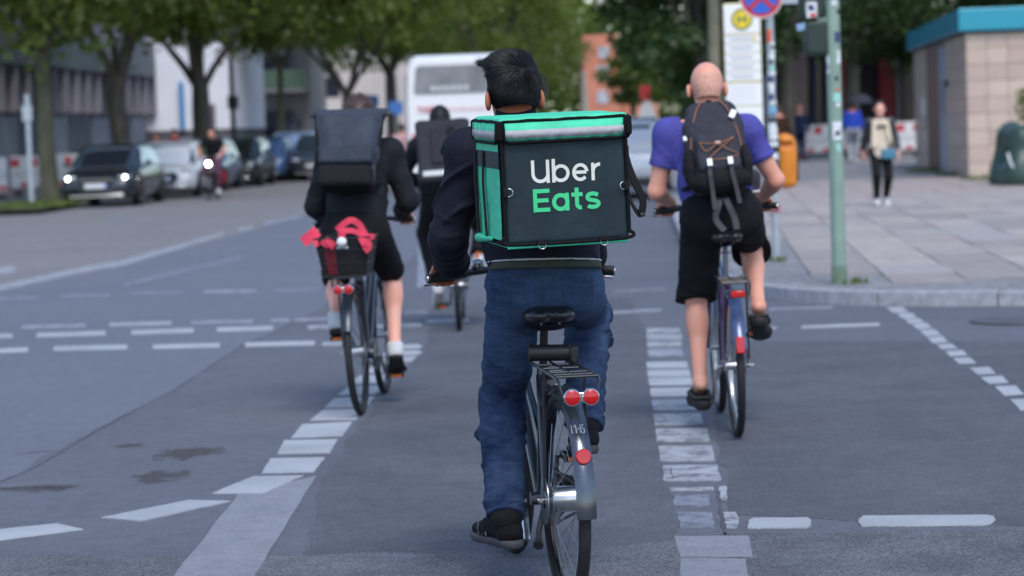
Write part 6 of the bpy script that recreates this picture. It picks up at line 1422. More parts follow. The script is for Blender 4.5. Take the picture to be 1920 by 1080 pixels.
hair_cap(p3, J3['head'], J3['headR'], m_hair3, 1.02, .018, .007, -.09, 1500, 8, .004, None, .03)
l3 = (J3['neck'] - J3['pelvis']).normalized(); bk = Vector((0, -l3.z, l3.y)).normalized(); R3 = Matrix((Vector((1, 0, 0)), -bk, l3)).transposed() @ Matrix.Rotation(.02, 3, 'Y')
M3b = M3 @ Matrix.Translation(J3['pelvis'].lerp(J3['neck'], .62) + bk * .205 + Vector((-.015, 0, .085))) @ R3.to_4x4()
r3 = thing('rolltop_bag', 'dark slate roll-top backpack with a folded top on the left rider', 'backpack', M=M3b)
m_slate = fabric('slate_tarpaulin', (.032, .042, .062), .6, .12, .05)
s = SDF((-.28, -.2, -.30), (.28, .2, .32), .008); wn3 = lambda t, X, Y, Z: .010 * snoise(X, Y, Z, 17, 16, 6) + .005 * np.abs(snoise(X, Y, Z, 40, 19, 5))
rings = []
for z, w, d in ((-.235, .165, .10), (-.20, .172, .105), (-.05, .172, .11), (.08, .172, .10), (.16, .182, .065), (.215, .196, .030)):
    pass
s.rbox((0, 0, -.06), (.150, .095, .18), .065, .0, wr=wn3); s.rbox((0, .008, .06), (.158, .075, .12), .03, .05, wr=wn3); s.rbox((0, .012, .15), (.178, .045, .06), .025, .06, wr=wn3); s.cut((0, 0, -.235), (0, 0, -1)); s.cut((0, 0, .20), (0, 0, 1)); link('main_compartment', s.mesh('rt'), m_slate, r3)
s = SDF((-.28, -.2, .12), (.28, .2, .32), .007); s.cap((-.19, .012, .205), (.19, .012, .215), .022, .022, .02, wr=wn3); s.rbox((0, .012, .195), (.185, .016, .03), .012, .02, wr=wn3); link('rolled_top', s.mesh('rtt'), m_slate, r3)
for sx in (-1, 1): MB().box((sx * .205, .01, .212), (.045, .022, .034), Matrix.Rotation(sx * .3, 3, 'Y')).build('top_buckle', m_black, r3, bevel=.006); MB().tube([(sx * .19, 0, .20), (sx * .178, -.03, .10), (sx * .168, -.05, .0)], .010, 8, flat=(Vector((0, 1, 0)), .4)).build('side_strap', m_web, r3)
s = SDF((-.28, -.22, -.30), (.28, .2, .05), .008); s.rbox((0, -.075, -.075), (.150, .045, .050), .02, .0, wr=wn3); link('front_pocket', s.mesh('rtp'), fabric('slate_flap', (.026, .034, .050), .6, .1), r3)
s = SDF((-.28, -.22, -.34), (.28, .2, .05), .008); s.rbox((0, -.03, -.185), (.150, .080, .062), .03, .0, wr=wn3); link('base_panel', s.mesh('rtb'), m_ruckd, r3)
for sx in (-1, 1):
    pts = curve([(sx * .08, .08, .15), (sx * .085, .17, .215), (sx * .10, .28, .17), (sx * .12, .30, .03), (sx * .14, .19, -.12), (sx * .13, .08, -.18)], 5); ribbon(pts, .055, [Vector((0, p.y - .15, p.z)) for p in pts], .006).build('shoulder_strap', m_web, r3)
# basket on the rack, with a bag inside
bz0 = K3['rack_z'] + .012; M3k = M3 @ Matrix.Translation((.0, -.10, bz0)) @ Matrix.Rotation(.03, 4, 'Y')
bas = thing('bicycle_basket', 'black basket on the rear rack of the left bicycle', 'basket', M=M3k)
m_bask = fabric('basket_black', (.012, .012, .014), .6, .2)
lw_, uw, ld, ud, hh = .115, .148, .14, .18, .205
rg = lambda w, d, z: [(-w, -d, z), (w, -d, z), (w, d, z), (-w, d, z)]
mb = MB(); n = 4
vs = rg(lw_, ld, 0) + rg(uw, ud, hh) + rg(uw - .006, ud - .006, hh) + rg(lw_ - .006, ld - .006, .006)
mb.add(vs, [(0, 1, 2, 3)[::-1]] + [(i, (i + 1) % 4, 4 + (i + 1) % 4, 4 + i) for i in range(4)] + [(4 + i, 4 + (i + 1) % 4, 8 + (i + 1) % 4, 8 + i) for i in range(4)] + [(8 + i, 8 + (i + 1) % 4, 12 + (i + 1) % 4, 12 + i) for i in range(4)] + [(12, 13, 14, 15)])
mb.build('basket_body', m_bask, bas, bevel=.004)
for z in (.0, .07, .14, hh): t = z / hh; w, d = lw_ + (uw - lw_) * t + .002, ld + (ud - ld) * t + .002; MB().tube(rg(w, d, z), .005 if z in (0, hh) else .003, 6, closed=True).build('wire_rim', m_blackp, bas)
mb = MB().poly([(-.105, -ld - .035 - .006, .19), (-.04, -ld - .035 - .006, .19), (-.035, -ld - .004, .01), (-.085, -ld - .004, .01)], .003, Vector((0, -1, 0))); mb.build('red_panel', fabric('maroon_mesh', (.11, .012, .020), .8), bas)
MB().box((.0, -ld - .034, .155), (.062, .006, .014), Matrix.Rotation(-.18, 3, 'X')).build('badge', m_refl, bas)
ib = thing('shopping_bag', 'black cloth bag with pink ribbons heaped in the rear basket', 'bag', M=M3k @ Matrix.Translation((0, 0, .09)))
s = SDF((-.22, -.24, -.08), (.22, .24, .26), .008); s.ell((.01, 0, .06), (.125, .14, .095), .02, wr=lambda t, X, Y, Z: .012 * snoise(X, Y, Z, 26, 31, 6)); s.ell((.05, .02, .11), (.10, .10, .06), .03, wr=wn3); link('cloth', s.mesh('ibag'), m_shorts, ib)
m_pink = fabric('pink_ribbon', (.56, .045, .085), .8, .3)
for pts, w in (([(-.03, -.14, .155), (.04, -.15, .205), (.09, -.15, .185), (.12, -.16, .13), (.15, -.17, .10)], .035), ([(-.02, -.15, .15), (.06, -.165, .15), (.12, -.17, .12), (.175, -.18, .115)], .03), ([(.11, -.18, .12), (.135, -.19, .07), (.115, -.19, .05)], .055), ([(-.21, -.17, .10), (-.175, -.17, .125), (-.14, -.17, .15), (-.13, -.16, .155)], .06), ([(-.13, -.17, .15), (-.14, -.18, .10), (-.135, -.185, .075)], .025), ([(-.10, -.18, .075), (-.075, -.185, .10), (-.04, -.18, .072)], .05), ([(-.02, -.17, .125), (.02, -.175, .13)], .018)):
    c = curve(pts, 4); ribbon(c, w, [Vector((.2, -1, .4))] * len(c), .003).build('ribbon', m_pink, ib)
MB().sphere((.0, -.19, .095), (.028, .018, .026), 10, 7).build('white_tag', m_white, ib)
# ---------------------------------------------------------------- 4: rider far ahead with the black box bag
c4 = gp(862, 619); M4 = bike_frame(None, 0.2, -1.0, contact=c4)
b4, K4 = make_bike('black bicycle ridden far ahead in front of the white coach', M4, dict(frame_m=m_blackp, saddle_z=.97, saddle_y=.27, crank=.75, fender_m=None, step=False, bar_z=1.08, bar_y=.80, bar_w=.29, bell=False, pedal_tilt=(.3, 0)))
p4 = thing('person', 'rider in black with white trainers cycling towards the white coach', 'person', M=M4)
J4 = pose(K4, dict(pelvis=(-.06, .30, 1.05), chest=(-.075, .44, 1.29), neck=(-.08, .50, 1.44), head=(-.08, .55, 1.60), shw=.19, elout=1.0, eldown=-.3, hpitch=-.1, foot={'L': dict(yaw=.1, pitch=-.55, splay=.3, out=.03), 'R': dict(yaw=.15, pitch=-.1, splay=.3, out=.04)}))
human(p4, J4, dict(vox=.010, skin=MATS['skin_brown'], top=dict(name='jacket', mat=m_jk3, sleeve='long', hem=J4['pelvis'] + Vector((0, -.01, -.04)), w=(.18, .175, .165), fold=.010, collar=.06, sleeve_w=(.068, .064, .050)),
    bottom=dict(name='trousers', kind='long', mat=m_shorts, w=(.10, .08, .07), fold=.012, len=.92), shoe=dict(upper=m_wshoe, sole=mat('pale_sole', (.5, .5, .48), .8), style='trainer', sole_t=.024)))
hair_cap(p4, J4['head'], J4['headR'], m_hair1, 1.0, .008, .008, -.035, 0)
l4 = (J4['neck'] - J4['pelvis']).normalized(); bk = Vector((0, -l4.z, l4.y)).normalized(); R4 = Matrix((Vector((1, 0, 0)), -bk, l4)).transposed()
M4b = M4 @ Matrix.Translation(J4['pelvis'].lerp(J4['neck'], .63) + bk * .24 + Vector((.02, 0, -.075))) @ R4.to_4x4()
r4 = thing('box_backpack', 'black boxy backpack with a pale reflective strip on the far rider', 'backpack', M=M4b)
m_box4 = fabric('anthracite_nylon', (.022, .022, .030), .7, .15)
s = SDF((-.3, -.22, -.32), (.3, .22, .32), .010); s.rbox((0, 0, 0), (.205, .12, .26), .03, wr=wn3); link('main_compartment', s.mesh('b4'), m_box4, r4)
for sx in (-1, 1): MB().box((sx * .185, 0, .268), (.05, .06, .04)).build('corner_loop', m_black, r4, bevel=.01); ribbon(curve([(sx * .1, .11, .2), (sx * .1, .20, .27), (sx * .11, .31, .2), (sx * .13, .32, .0), (sx * .13, .12, -.2)], 4), .06, (0, 1, .3), .006).build('shoulder_strap', m_web, r4)
MB().box((.03, -.128, .02), (.25, .02, .30)).build('front_pocket', fabric('anthracite_pocket', (.018, .018, .025), .7), r4, bevel=.01); MB().box((0, -.125, -.205), (.33, .012, .045)).build('reflective_strip', mat('pale_reflective', (.45, .46, .47), .5), r4, bevel=.003)
MB().box((.06, -.142, .14), (.05, .01, .07), Matrix.Rotation(.5, 3, 'Y')).build('loop_tab', m_web, r4, bevel=.003); MB().box((.07, -.143, .07), (.03, .01, .03)).build('red_tab', m_red, r4, bevel=.003)
# ================================================================ street furniture and passers-by
def vert_tube(mb, c, r, z0, z1, n=20): return mb.lathe((c.x, c.y, 0), (0, 0, 1), [(z0, r), (z1, r)], n)
m_galv = mat('galvanised', rgb(168, 176, 182), .45, .5, .12, 8); m_greenp = mat('grey_green_paint', rgb(128, 152, 138), .5, .1, .1, 5, .1, 80, coat=.15)
m_dgreen = mat('dark_green_plastic', (.012, .030, .024), .45)
def sticker(parent, c, r, a0, a1, z0, z1, m):
    """printed sticker wrapped round a pole; angle 0 faces the camera"""
    mb = MB(); n = 6; vs = []
    for i in range(n + 1):
        a = math.radians(a0 + (a1 - a0) * i / n) - math.pi / 2
        for z in (z0, z1): vs.append((c.x + math.cos(a) * (r + .002), c.y + math.sin(a) * (r + .002), z))
    mb.add(vs, [(2 * i, 2 * i + 2, 2 * i + 3, 2 * i + 1) for i in range(n)]); return mb.build('sticker', m, parent, True)
SM = [mat('sticker_%d' % i, c, .5, 0, .5, 40, detail=6) for i, c in enumerate((rgb(210, 212, 216), rgb(120, 160, 190), rgb(214, 90, 62), rgb(60, 70, 110), rgb(150, 200, 190), rgb(36, 36, 40), rgb(190, 60, 66)))]
# green traffic-light pole with signal heads turned away
g = gp(1574, 533, PZ); gpole = thing('traffic_light', 'grey-green traffic light pole with dark signal heads at the kerb', 'traffic light', (g.x, g.y, PZ)); GR = .060
vert_tube(MB(), g, GR, PZ, 4.4, 24).build('pole', m_greenp, gpole, True); vert_tube(MB(), g, GR + .006, PZ + .0, PZ + .14, 24).build('base_sleeve', mat('old_green', rgb(104, 124, 104), .7, 0, .3, 10), gpole, True); vert_tube(MB(), g, GR + .008, PZ + .16, PZ + .18, 24).build('base_ring', m_greenp, gpole, True)
for px, py0, py1, w in ((1522, -60, 33, .205), (1530, 40, 102, .185)):
    a, b_ = at(px, py0, g.y), at(px, py1, g.y); h = a.z - b_.z; c = (a + b_) / 2
    o = MB().box((c.x, g.y + .05, c.z), (w, .20, h)).build('signal_head', m_dgreen, gpole, True, bevel=.02)
    n = max(1, round(h / .22))
    for i in range(n): MB().lathe((c.x, g.y + .15, c.z - h / 2 + h * (i + .5) / n), (0, 1, 0), [(0, .085), (.12, .09), (.12, .084), (.01, .078)], 20, cap=False).build('visor', m_dgreen, o, True); MB().lathe((c.x, g.y + .152, c.z - h / 2 + h * (i + .5) / n), (0, 1, 0), [(0, .078), (.006, .05)], 20).build('lens', (m_red, mat('green_lens', (.01, .12, .05), .2))[i % 2], o, True)
for py in (36, 8): p = at(1548, py, g.y); MB().box((p.x - .02, g.y, p.z), (.10, .04, .03)).build('bracket', m_greenp, gpole, True)
p = at(1522, 18, g.y - .06); MB().box((p.x, g.y - .052, p.z), (.09, .004, .13)).build('sticker', SM[0], gpole, True); MB().box((p.x - .005, g.y - .0545, p.z + .015), (.05, .003, .05)).build('sticker', SM[3], gpole, True); MB().box((p.x + .01, g.y - .0545, p.z - .045), (.05, .003, .03)).build('sticker', SM[6], gpole, True)
p = at(1506, 50, g.y); MB().box((p.x - .0, g.y - .02, p.z), (.115, .02, .06), Matrix.Rotation(-.18, 3, 'Y')).build('small_plate', mat('pale_blue_plate', rgb(130, 158, 190), .5), gpole, True, bevel=.004)
for py0, py1, a0, a1, m in ((60, 80, 5, 60, 3), (95, 120, 20, 60, 0), (105, 137, -75, -40, 0), (120, 130, -80, -50, 3), (175, 190, -15, 50, 4), (192, 200, 5, 45, 0), (143, 152, 0, 25, 5), (228, 262, -30, 45, 0), (245, 255, -10, 30, 5), (0, 10, -10, 40, 0), (18, 26, 30, 70, 5), (270, 283, 0, 40, 4), (165, 172, 10, 30, 6)):
    sticker(gpole, g, GR, a0, a1, at(1565, py1, g.y).z, at(1565, py0, g.y).z, SM[m])
# silver pole with the no-stopping sign, stickers and the orange bin
g2 = gp(1456, 491, PZ); sp_ = thing('sign_post', 'stickered silver post with a blue and red no-stopping sign', 'sign', (g2.x, g2.y, PZ)); vert_tube(MB(), g2, .038, PZ, 3.9, 18).build('post', m_galv, sp_, True)
sc_ = at(1427, -6, g2.y - .06); rs = .205
o = MB().lathe((sc_.x, g2.y - .05, sc_.z), (0, -1, 0), [(0, rs), (.006, rs)], 40).build('sign_disc', mat('sign_red', (.50, .015, .025), .35), sp_, True); MB().lathe((sc_.x, g2.y - .0575, sc_.z), (0, -1, 0), [(0, rs * .80), (.002, rs * .80)], 40).build('blue_field', mat('sign_blue', (.02, .10, .50), .35), o, True)
for a in (.785, -.785): MB().box((sc_.x, g2.y - .0615 - (.001 if a > 0 else 0), sc_.z), (rs * 1.62, .002, rs * .20), Matrix.Rotation(a, 3, 'Y')).build('red_bar', MATS['sign_red'], o, True)
MB().torus((sc_.x, g2.y - .0565, sc_.z), (0, 1, 0), rs * 1.0, .006, 40, 6).build('rim', m_white, o, True)
p = at(1478, 2, g2.y); MB().box((p.x, g2.y, p.z), (.22, .03, .05)).build('cross_arm', m_galv, sp_, True)
rr = random.Random(5)
zz = [(55, 80, 2, -60, 10), (78, 100, 0, 0, 80), (86, 92, 5, 0, 60)] + [(100 + i * 11, 100 + i * 11 + rr.choice((7, 10, 13)), rr.choice((0, 0, 0, 1, 3, 5, 4)), rr.uniform(-80, -20), rr.uniform(10, 85)) for i in range(20)] + [(385, 398, 6, -60, 70), (200, 214, 1, -60, 60), (240, 262, 0, -70, 60)]
for i, (p0, p1_, m, a0, a1) in enumerate(zz): sticker(sp_, g2, .038 + i * .0004, a0, a1, at(1445, p1_, g2.y).z, at(1445, p0, g2.y).z, SM[m])
ob = at(1472, 302, g2.y + .35); bin_ = thing('litter_bin', 'orange litter bin hanging behind the stickered silver post', 'litter bin', (ob.x, ob.y, ob.z - .26))
s = SDF((-.2, -.2, -.35), (.2, .2, .35), .014); s.cap((0, 0, -.16), (0, 0, .16), .105, .115, .02, sq=((0, 1, 0), 1.1)); s.rbox((0, 0, -.05), (.105, .09, .21), .05, .03); s.rbox((0, -.11, .16), (.07, .06, .035), .015, .01, sub=True); o = link('bin_body', s.mesh('bin'), mat('bin_orange', (.62, .20, .012), .45, 0, .15, 8), bin_); o.location = (0, 0, .26)
MB().box((-.075, .0, .26), (.03, .22, .50)).build('bin_bracket', m_black, bin_, bevel=.01); MB().box((.125, .06, .22), (.02, .1, .34)).build('bin_frame', m_black, bin_, bevel=.008); MB().box((-.10, -.12, .26), (.02, .30, .03)).build('bin_arm', m_black, bin_)
# bus stop mast with its stack of white panels
d = 30.0; bs = thing('bus_stop', 'white bus stop mast with a yellow round H sign', 'bus stop', at(1395, 500, d)); bs.location.z = PZ; p0, p1_ = at(1391, 8, d), at(1396, 240, d); wB = .425
X_ = lambda py: at(1389.5 + py * .032, py, d); m_yel = mat('stop_yellow', (.80, .56, .03), .4); m_pan = mat('stop_panel', (.78, .78, .76), .4)
def bpan(py0, py1, nm, m=m_pan, w=wB, dy=0, th=.05):
    a, b_ = X_(py0), X_(py1); c = (a + b_) / 2; return MB().box((c.x, d + dy, c.z), (w, th, a.z - b_.z), Matrix.Rotation(0, 3, 'Y')).build(nm, m, bs, True, bevel=.004)
fr_ = bpan(6, 262, 'frame', mat('pale_yellow', (.72, .60, .22), .5), wB + .010, .03, .06)
bpan(8, 63, 'head_panel'); 
for y0, y1 in ((66, 80.5), (82, 98.5), (100, 116.5), (118, 133.5), (135, 152)):
    o = bpan(y0, y1, 'line_panel'); a = X_((y0 + y1) / 2)
    for k in range(2): MB().box((a.x - .03 + .02 * k, d - .027, a.z + .018 - .03 * k), (.30 - .06 * k, .002, .010)).build('small_print', mat('print_grey', (.30, .31, .38), .6), o, True)
for y0, y1 in ((156, 198), (200, 258)):
    o = bpan(y0, y1, 'timetable'); a = X_((y0 + y1) / 2)
    for k in range(6): MB().box((a.x - .02, d - .027, a.z + .10 - .035 * k), (.32, .002, .006)).build('small_print', mat('print_pale', (.55, .56, .6), .6), o, True)
a = X_(73); MB().box((a.x + .14, d - .03, a.z), (.03, .004, .05)).build('yellow_mark', m_yel, bs, True)
a = X_(36); o = MB().lathe((a.x, d - .025, a.z), (0, -1, 0), [(0, .128), (.006, .128)], 36).build('stop_disc', m_yel, bs, True); m_hg = mat('stop_green', (.02, .16, .06), .4)
MB().torus((a.x, d - .032, a.z), (0, 1, 0), .114, .010, 36, 6).build('green_ring', m_hg, o, True); mb = MB()
for sx in (-1, 1): mb.box((a.x + sx * .042, d - .034, a.z), (.022, .004, .10))
mb.box((a.x, d - .0345, a.z), (.07, .004, .022)); mb.build('letter_h', m_hg, o, True)
MB().box((X_(300).x, d + .03, (X_(262).z + PZ) / 2), (.09, .06, X_(262).z - PZ)).build('mast', m_yel, bs, True, bevel=.01)
# red and white works barriers
m_bar = mat('barrier_white', (.62, .61, .60), .5, 0, .12, 6); m_barr = mat('barrier_red', (.50, .03, .04), .5, 0, .1, 6)
def barrier(px, d, label, w, group, z=PZ, rot=0, h=1.0, red=True):
    p = at(px, 300, d); b = thing('works_barrier', label, 'barrier', M=Matrix.Translation((p.x, d, z)) @ Matrix.Rotation(rot, 4, 'Z'), group=group)
    MB().box((0, 0, .20 + (h - .2) / 2), (w, .05, h - .22)).build('panel', m_bar, b, bevel=.015); n = max(2, int(w / .22))
    for i in range(n):
        if i % 2 == 0: MB().box((-w / 2 + w * (i + .5) / n, -.03, h - .19), (w / n * .96, .012, .22)).build('red_stripe', m_barr, b)
        if i % 2: MB().box((-w / 2 + w * (i + .5) / n, -.03, .30), (w / n * .9, .012, .10)).build('red_stripe', m_barr, b)
    mb = MB(); r_ = random.Random(int(px))
    for i in range(int(w / .16)): x = -w / 2 + .1 + i * .16; mb.tube([(x, -.03, .50), (x + r_.uniform(-.04, .06), -.03, .58), (x + r_.uniform(-.02, .08), -.03, .66)], .012, 4)
    mb.build('scrawl', mat('grey_scrawl', (.16, .16, .18), .7), b)
    for sx in (-1, 1): MB().box((sx * (w / 2 - .18), 0, .06), (.14, .55, .12)).build('foot', m_black, b, bevel=.01); MB().tube([(sx * (w / 2 - .03), 0, .1), (sx * (w / 2 - .03), 0, h)], .02, 8).build('post', m_barr, b)
for px, d, w, lab in ((70, 67.5, 1.45, 'white and red works barrier left of the mossy trunk'), (135, 70, 1.35, 'white and red works barrier between mossy trunk and dark car'), (-6, 64, .5, 'white works barrier cut by the left edge')): barrier(px, d, lab, w, 'works barriers on the left', h=1.08)
for px, d, w, lab in ((1475, 83, 1.1, 'works barrier beside the orange bin'), (1535, 81, 1.25, 'works barrier behind the man in navy'), (1595, 83, 1.2, 'works barrier behind the man in the blue jacket'), (1690, 80, 1.3, 'works barrier left of the kiosk')): barrier(px, d, lab, w, 'works barriers on the right', h=1.12)
# plain post on the left verge and street lamp
p = gp(60, 386, PZ); po = thing('sign_post', 'thin grey post on the grass before the mossy tree', 'post', (p.x, p.y, PZ)); vert_tube(MB(), p, .065, PZ, 2.62, 14).build('post', m_galv, po, True); MB().box((p.x, p.y - .07, 2.2), (.22, .02, .35)).build('sign_plate', m_galv, po, True)
p = at(440, 300, 86); la = thing('street_lamp', 'dark street lamp post before the white building', 'street lamp', (p.x, 86, PZ)); MB().lathe((p.x, 86, 0), (0, 0, 1), [(PZ, .14), (1.2, .13), (1.25, .09), (5.0, .07)], 14).build('post', m_steeldk, la, True)
q = at(428, 62, 86); MB().tube([(p.x, 86, 4.95), (p.x - .02, 86, q.z + .12), (q.x, 86, q.z + .1)], .05, 8).build('arm', m_steeldk, la, True); MB().box((q.x - .1, 86, q.z), (.85, .4, .2)).build('lamp_head', mat('lamp_grey', rgb(120, 128, 140), .4, .3), la, True, bevel=.05); r0 = at(438, 192, 86); MB().box((r0.x, 85.8, r0.z), (.35, .3, .45)).build('control_box', m_steeldk, la, True, bevel=.04)
m_bsign = mat('blue_sign', rgb(70, 120, 190), .5)
for px, py, d, lab in ((697, 190, 115, 'small blue square sign beside the left rider’s head'.replace('’s', ''), ), (742, 202, 110, 'small blue sign on a post left of the coach')):
    p = at(px, py, d); t = thing('blue_sign', lab, 'sign', (p.x, d, PZ)); MB().box((p.x, d, p.z), (.62, .04, .55)).build('sign_plate', m_bsign, t, True, bevel=.02); MB().tube([(p.x, d + .05, PZ), (p.x, d + .05, p.z + .2)], .035, 8).build('post', m_galv, t, True)
p = at(1213, 200, 90); t = thing('road_sign', 'pale triangular road sign beside the bald man', 'sign', (p.x, 90, PZ)); MB().poly([(p.x - .40, 90, p.z - .5), (p.x + .40, 90, p.z - .5), (p.x + .08, 90, p.z + .28), (p.x - .08, 90, p.z + .28)], .03, Vector((0, -1, 0))).build('sign_plate', m_white, t, True); MB().box((p.x - .05, 89.95, p.z + .5), (.35, .03, .5)).build('red_plate', m_barr, t, True); MB().tube([(p.x, 90.06, PZ), (p.x, 90.06, p.z + .7)], .04, 8).build('post', m_galv, t, True)
p = at(1097, 200, 150); t = thing('lamp_post', 'pale concrete post before the orange house', 'post', (p.x, 150, PZ)); MB().lathe((p.x, 150, 0), (0, 0, 1), [(0, .25), (1.2, .22), (4.6, .14)], 12).build('post', mat('pale_concrete', rgb(160, 160, 150), .8), t, True)
# motorbike under a dark green tarpaulin at the right edge
q = gp(1905, 349, PZ); tp = thing('covered_motorbike', 'motorbike under a dark green tarpaulin beside the tiled kiosk', 'covered motorbike', (q.x + .12, q.y + .5, PZ))
s = SDF((-.75, -1.2, 0), (.75, 1.2, 1.35), .022); fd = lambda t, X, Y, Z: .075 * snoise(X, Y, Z * .25, 8, 3, 7) * (1.35 - Z) + .05 * np.abs(snoise(X, Y, Z * .5, 11, 5, 5)) - .03
s.cap((0, -.55, .2), (0, -.5, .86), .40, .20, .15, wr=fd); s.cap((0, -.5, .86), (0, .5, .92), .26, .24, .15, wr=fd); s.cap((0, .5, .2), (0, .5, .9), .38, .24, .15, wr=fd); s.cap((0, -.55, .15), (0, .55, .15), .40, .40, .1, wr=fd); s.cut((0, 0, .03), (0, 0, -1)); link('tarpaulin', s.mesh('tarp'), mat('tarp_green', (.022, .055, .045), .5, 0, .3, 3, coat=.1), tp)
MB().tube([(-.33, -.88, .62), (-.30, -.93, .45), (-.25, -.93, .35)], .02, 6).build('strap', m_white, tp)
for yy in (-.62, .62): MB().torus((0, yy, .29), (1, 0, 0), .24, .05, 24, 8).build('wheel', m_tyre, tp)
pl = at(1945, 240, q.y + 1.9); R_ = random.Random(4); t = thing('shrub', 'leafy green shrub behind the covered motorbike', 'shrub', (pl.x, pl.y, PZ)); mb = MB()
for _ in range(700):
    a, h_, rr_ = R_.uniform(0, 6.28), R_.uniform(.2, 1.75), R_.random() ** .5 * .42; c = Vector((math.cos(a) * rr_, math.sin(a) * rr_, h_)); u = Vector((R_.gauss(0, 1), R_.gauss(0, 1), R_.gauss(0, 1))).normalized() * .07; w = u.cross(Vector((R_.gauss(0, 1), R_.gauss(0, 1), R_.gauss(0, 1)))).normalized() * .04; mb.add([c - u, c + w, c + u, c - w], [(0, 1, 2, 3)])
mb.build('foliage', m_leaf_m, t, smooth=0); mb = MB()
for i in range(6): mb.tube([(0, 0, 0), (.1 * math.cos(i), .1 * math.sin(i), .8), (.25 * math.cos(i), .25 * math.sin(i), 1.5)], [.02, .014, .006], 6)
mb.build('stems', m_bark, t)
for px, py, n in ((1448, 489, 90), (1460, 492, 60), (1612, 533, 60), (1592, 535, 30)): p = gp(px, py, PZ); grass('weeds', 'tuft of weeds in the pavement joints by the poles', [(p.x, p.y, .08, 1.0)], n // 2, .05, m_gr, px, PZ + .015)
for i, (px, py) in enumerate(((1735, 322), (1790, 330), (1845, 338))): p = gp(px, py, PZ); grass('weeds', 'weeds along the foot of the tiled kiosk', [(p.x, p.y, .45, 1.5)], 160, .12, m_gr, px)

# ---------------------------------------------------------------- passers-by
def walker(label, px, d, hgt, look, z=PZ, yaw=0, stride=.22, arm=(.10, -.08), vox=.014, py=None, cat='person'):
    """standing or walking figure; yaw 0 walks away from the camera, pi towards it"""
    p = at(px, py or 330, d); k = hgt / 1.74; M = Matrix.Translation((p.x, d, z)) @ Matrix.Rotation(yaw, 4, 'Z') @ Matrix.Scale(k, 4)
    r = thing('person', label, cat, M=M); J = dict(pelvis=Vector((0, 0, .95)), chest=Vector((0, .015, 1.24)), neck=Vector((0, .0, 1.42)), head=Vector((0, .03, 1.60)), fwd=FWD, headR=Matrix.Rotation(look.get('hpitch', -.05), 3, 'X'))
    for q, s in (('L', -1), ('R', 1)):
        st = stride * s * .5; J['hip' + q] = Vector((s * .09, 0, .90)); lift = .045 if s * stride < 0 else .0
        f = Vector((s * .08, 1, -.35 if s * stride < 0 else .10)).normalized(); rt = f.cross(UP).normalized(); u = rt.cross(f); ball = Vector((s * .10, st + .06, .022 + (.015 if s * stride < 0 else .03)))
        J['ball' + q] = ball; J['ft' + q] = f; J['fu' + q] = u; J['an' + q] = ball - f * .115 + u * .085; J['kn' + q] = ik(J['hip' + q], J['an' + q], .43, .42, Vector((s * .05, 1, 0)))
        J['sh' + q] = Vector((s * .175, 0, 1.38)); aw = arm[0] if s < 0 else arm[1]; J['el' + q] = J['sh' + q] + Vector((s * .07, aw * .5 - .03, -.275)); J['wr' + q] = J['el' + q] + Vector((s * .02, aw + .05, -.225)); J['hd' + q] = Vector((0, aw * .5 + .03, -1))
    L = dict(vox=vox, **{k_: v for k_, v in look.items() if k_ in ('skin', 'girth', 'headk', 'shoe')})
    t = dict(look['top']); t['hem'] = J['pelvis'] + Vector((0, 0, t.pop('hemz', -.08))); L['top'] = t; L['bottom'] = look['bottom']; human(r, J, L)
    if look.get('hair'): hair_cap(r, J['head'], J['headR'], look['hair'], 1.0, look.get('ht', .014), max(.009, vox * .8), look.get('hl', -.06), 0, 3, 0, face=look.get('face', .06))
    return r, J
sk1, sk2, sk3 = skin('skin_fair', (0, 0, 0)), MATS['skin_brown'], MATS['skin_pale']
m_cream = fabric('cream_knit', (.62, .52, .40), .9, .08); m_leath = mat('black_leather', (.014, .015, .018), .4, 0, .2, 20); m_leg = fabric('black_leggings', (.008, .008, .009), .85, .1)
w1, JW = walker('woman in cream top, black jacket and leggings walking towards us', 1652, 38.2, 1.62, dict(skin=sk3, top=dict(name='jacket', mat=m_leath, sleeve='long', w=(.185, .178, .165), fold=.010, hemz=-.02, sleeve_w=(.070, .064, .052)), bottom=dict(name='leggings', kind='long', mat=m_leg, w=(.098, .072, .052), fold=.005, len=.98, pelvis=(.165, .12, .13)), shoe=dict(upper=m_wshoe, sole=m_white, sole_t=.02), hair=mat('dark_brown_hair', (.022, .012, .010), .5), ht=.016, hl=-.12, face=.05), yaw=math.pi, stride=.26, vox=.012)
s = SDF((-.3, -.25, .7), (.3, .28, 1.5), .012); s.cap((0, .03, .80), (0, .05, 1.30), .160, .125, .03, sq=((0, 1, 0), 1.25), wr=folds(.010, 8, 3)); s.cap((-.05, .06, 1.36), (.05, .06, 1.36), .07, .07, .04); s.cut((0, 0, .80), (0, 0, -1)); link('cream_top', s.mesh('ct'), m_cream, w1)
s = SDF((-.35, -.1, .8), (.35, .3, 1.5), .012); s.cap((.09, .10, 1.38), (.12, .15, 1.0), .05, .055, .02, sq=((0, 1, 0), 1.8)); s.cap((-.09, .10, 1.38), (-.13, .14, 1.05), .045, .05, .02, sq=((0, 1, 0), 1.8)); link('scarf', s.mesh('sc'), m_cream, w1)
wb = thing('shoulder_bag', 'teal blue shoulder bag carried by the woman in cream', 'bag', M=tree_world(w1) @ Matrix.Translation((-.11, .19, .86))); MB().box((0, 0, 0), (.25, .08, .17)).build('bag_body', mat('teal_leather', (.05, .18, .25), .5, 0, .1, 8), wb, bevel=.025); MB().tube(curve([(-.11, -.0, .08), (-.0, .0, .25), (.12, -.02, .5), (.13, -.10, .55)], 5), .006, 6).build('bag_strap', m_web, wb)
m_navy = fabric('navy_cloth', (.016, .028, .070), .85, .15)
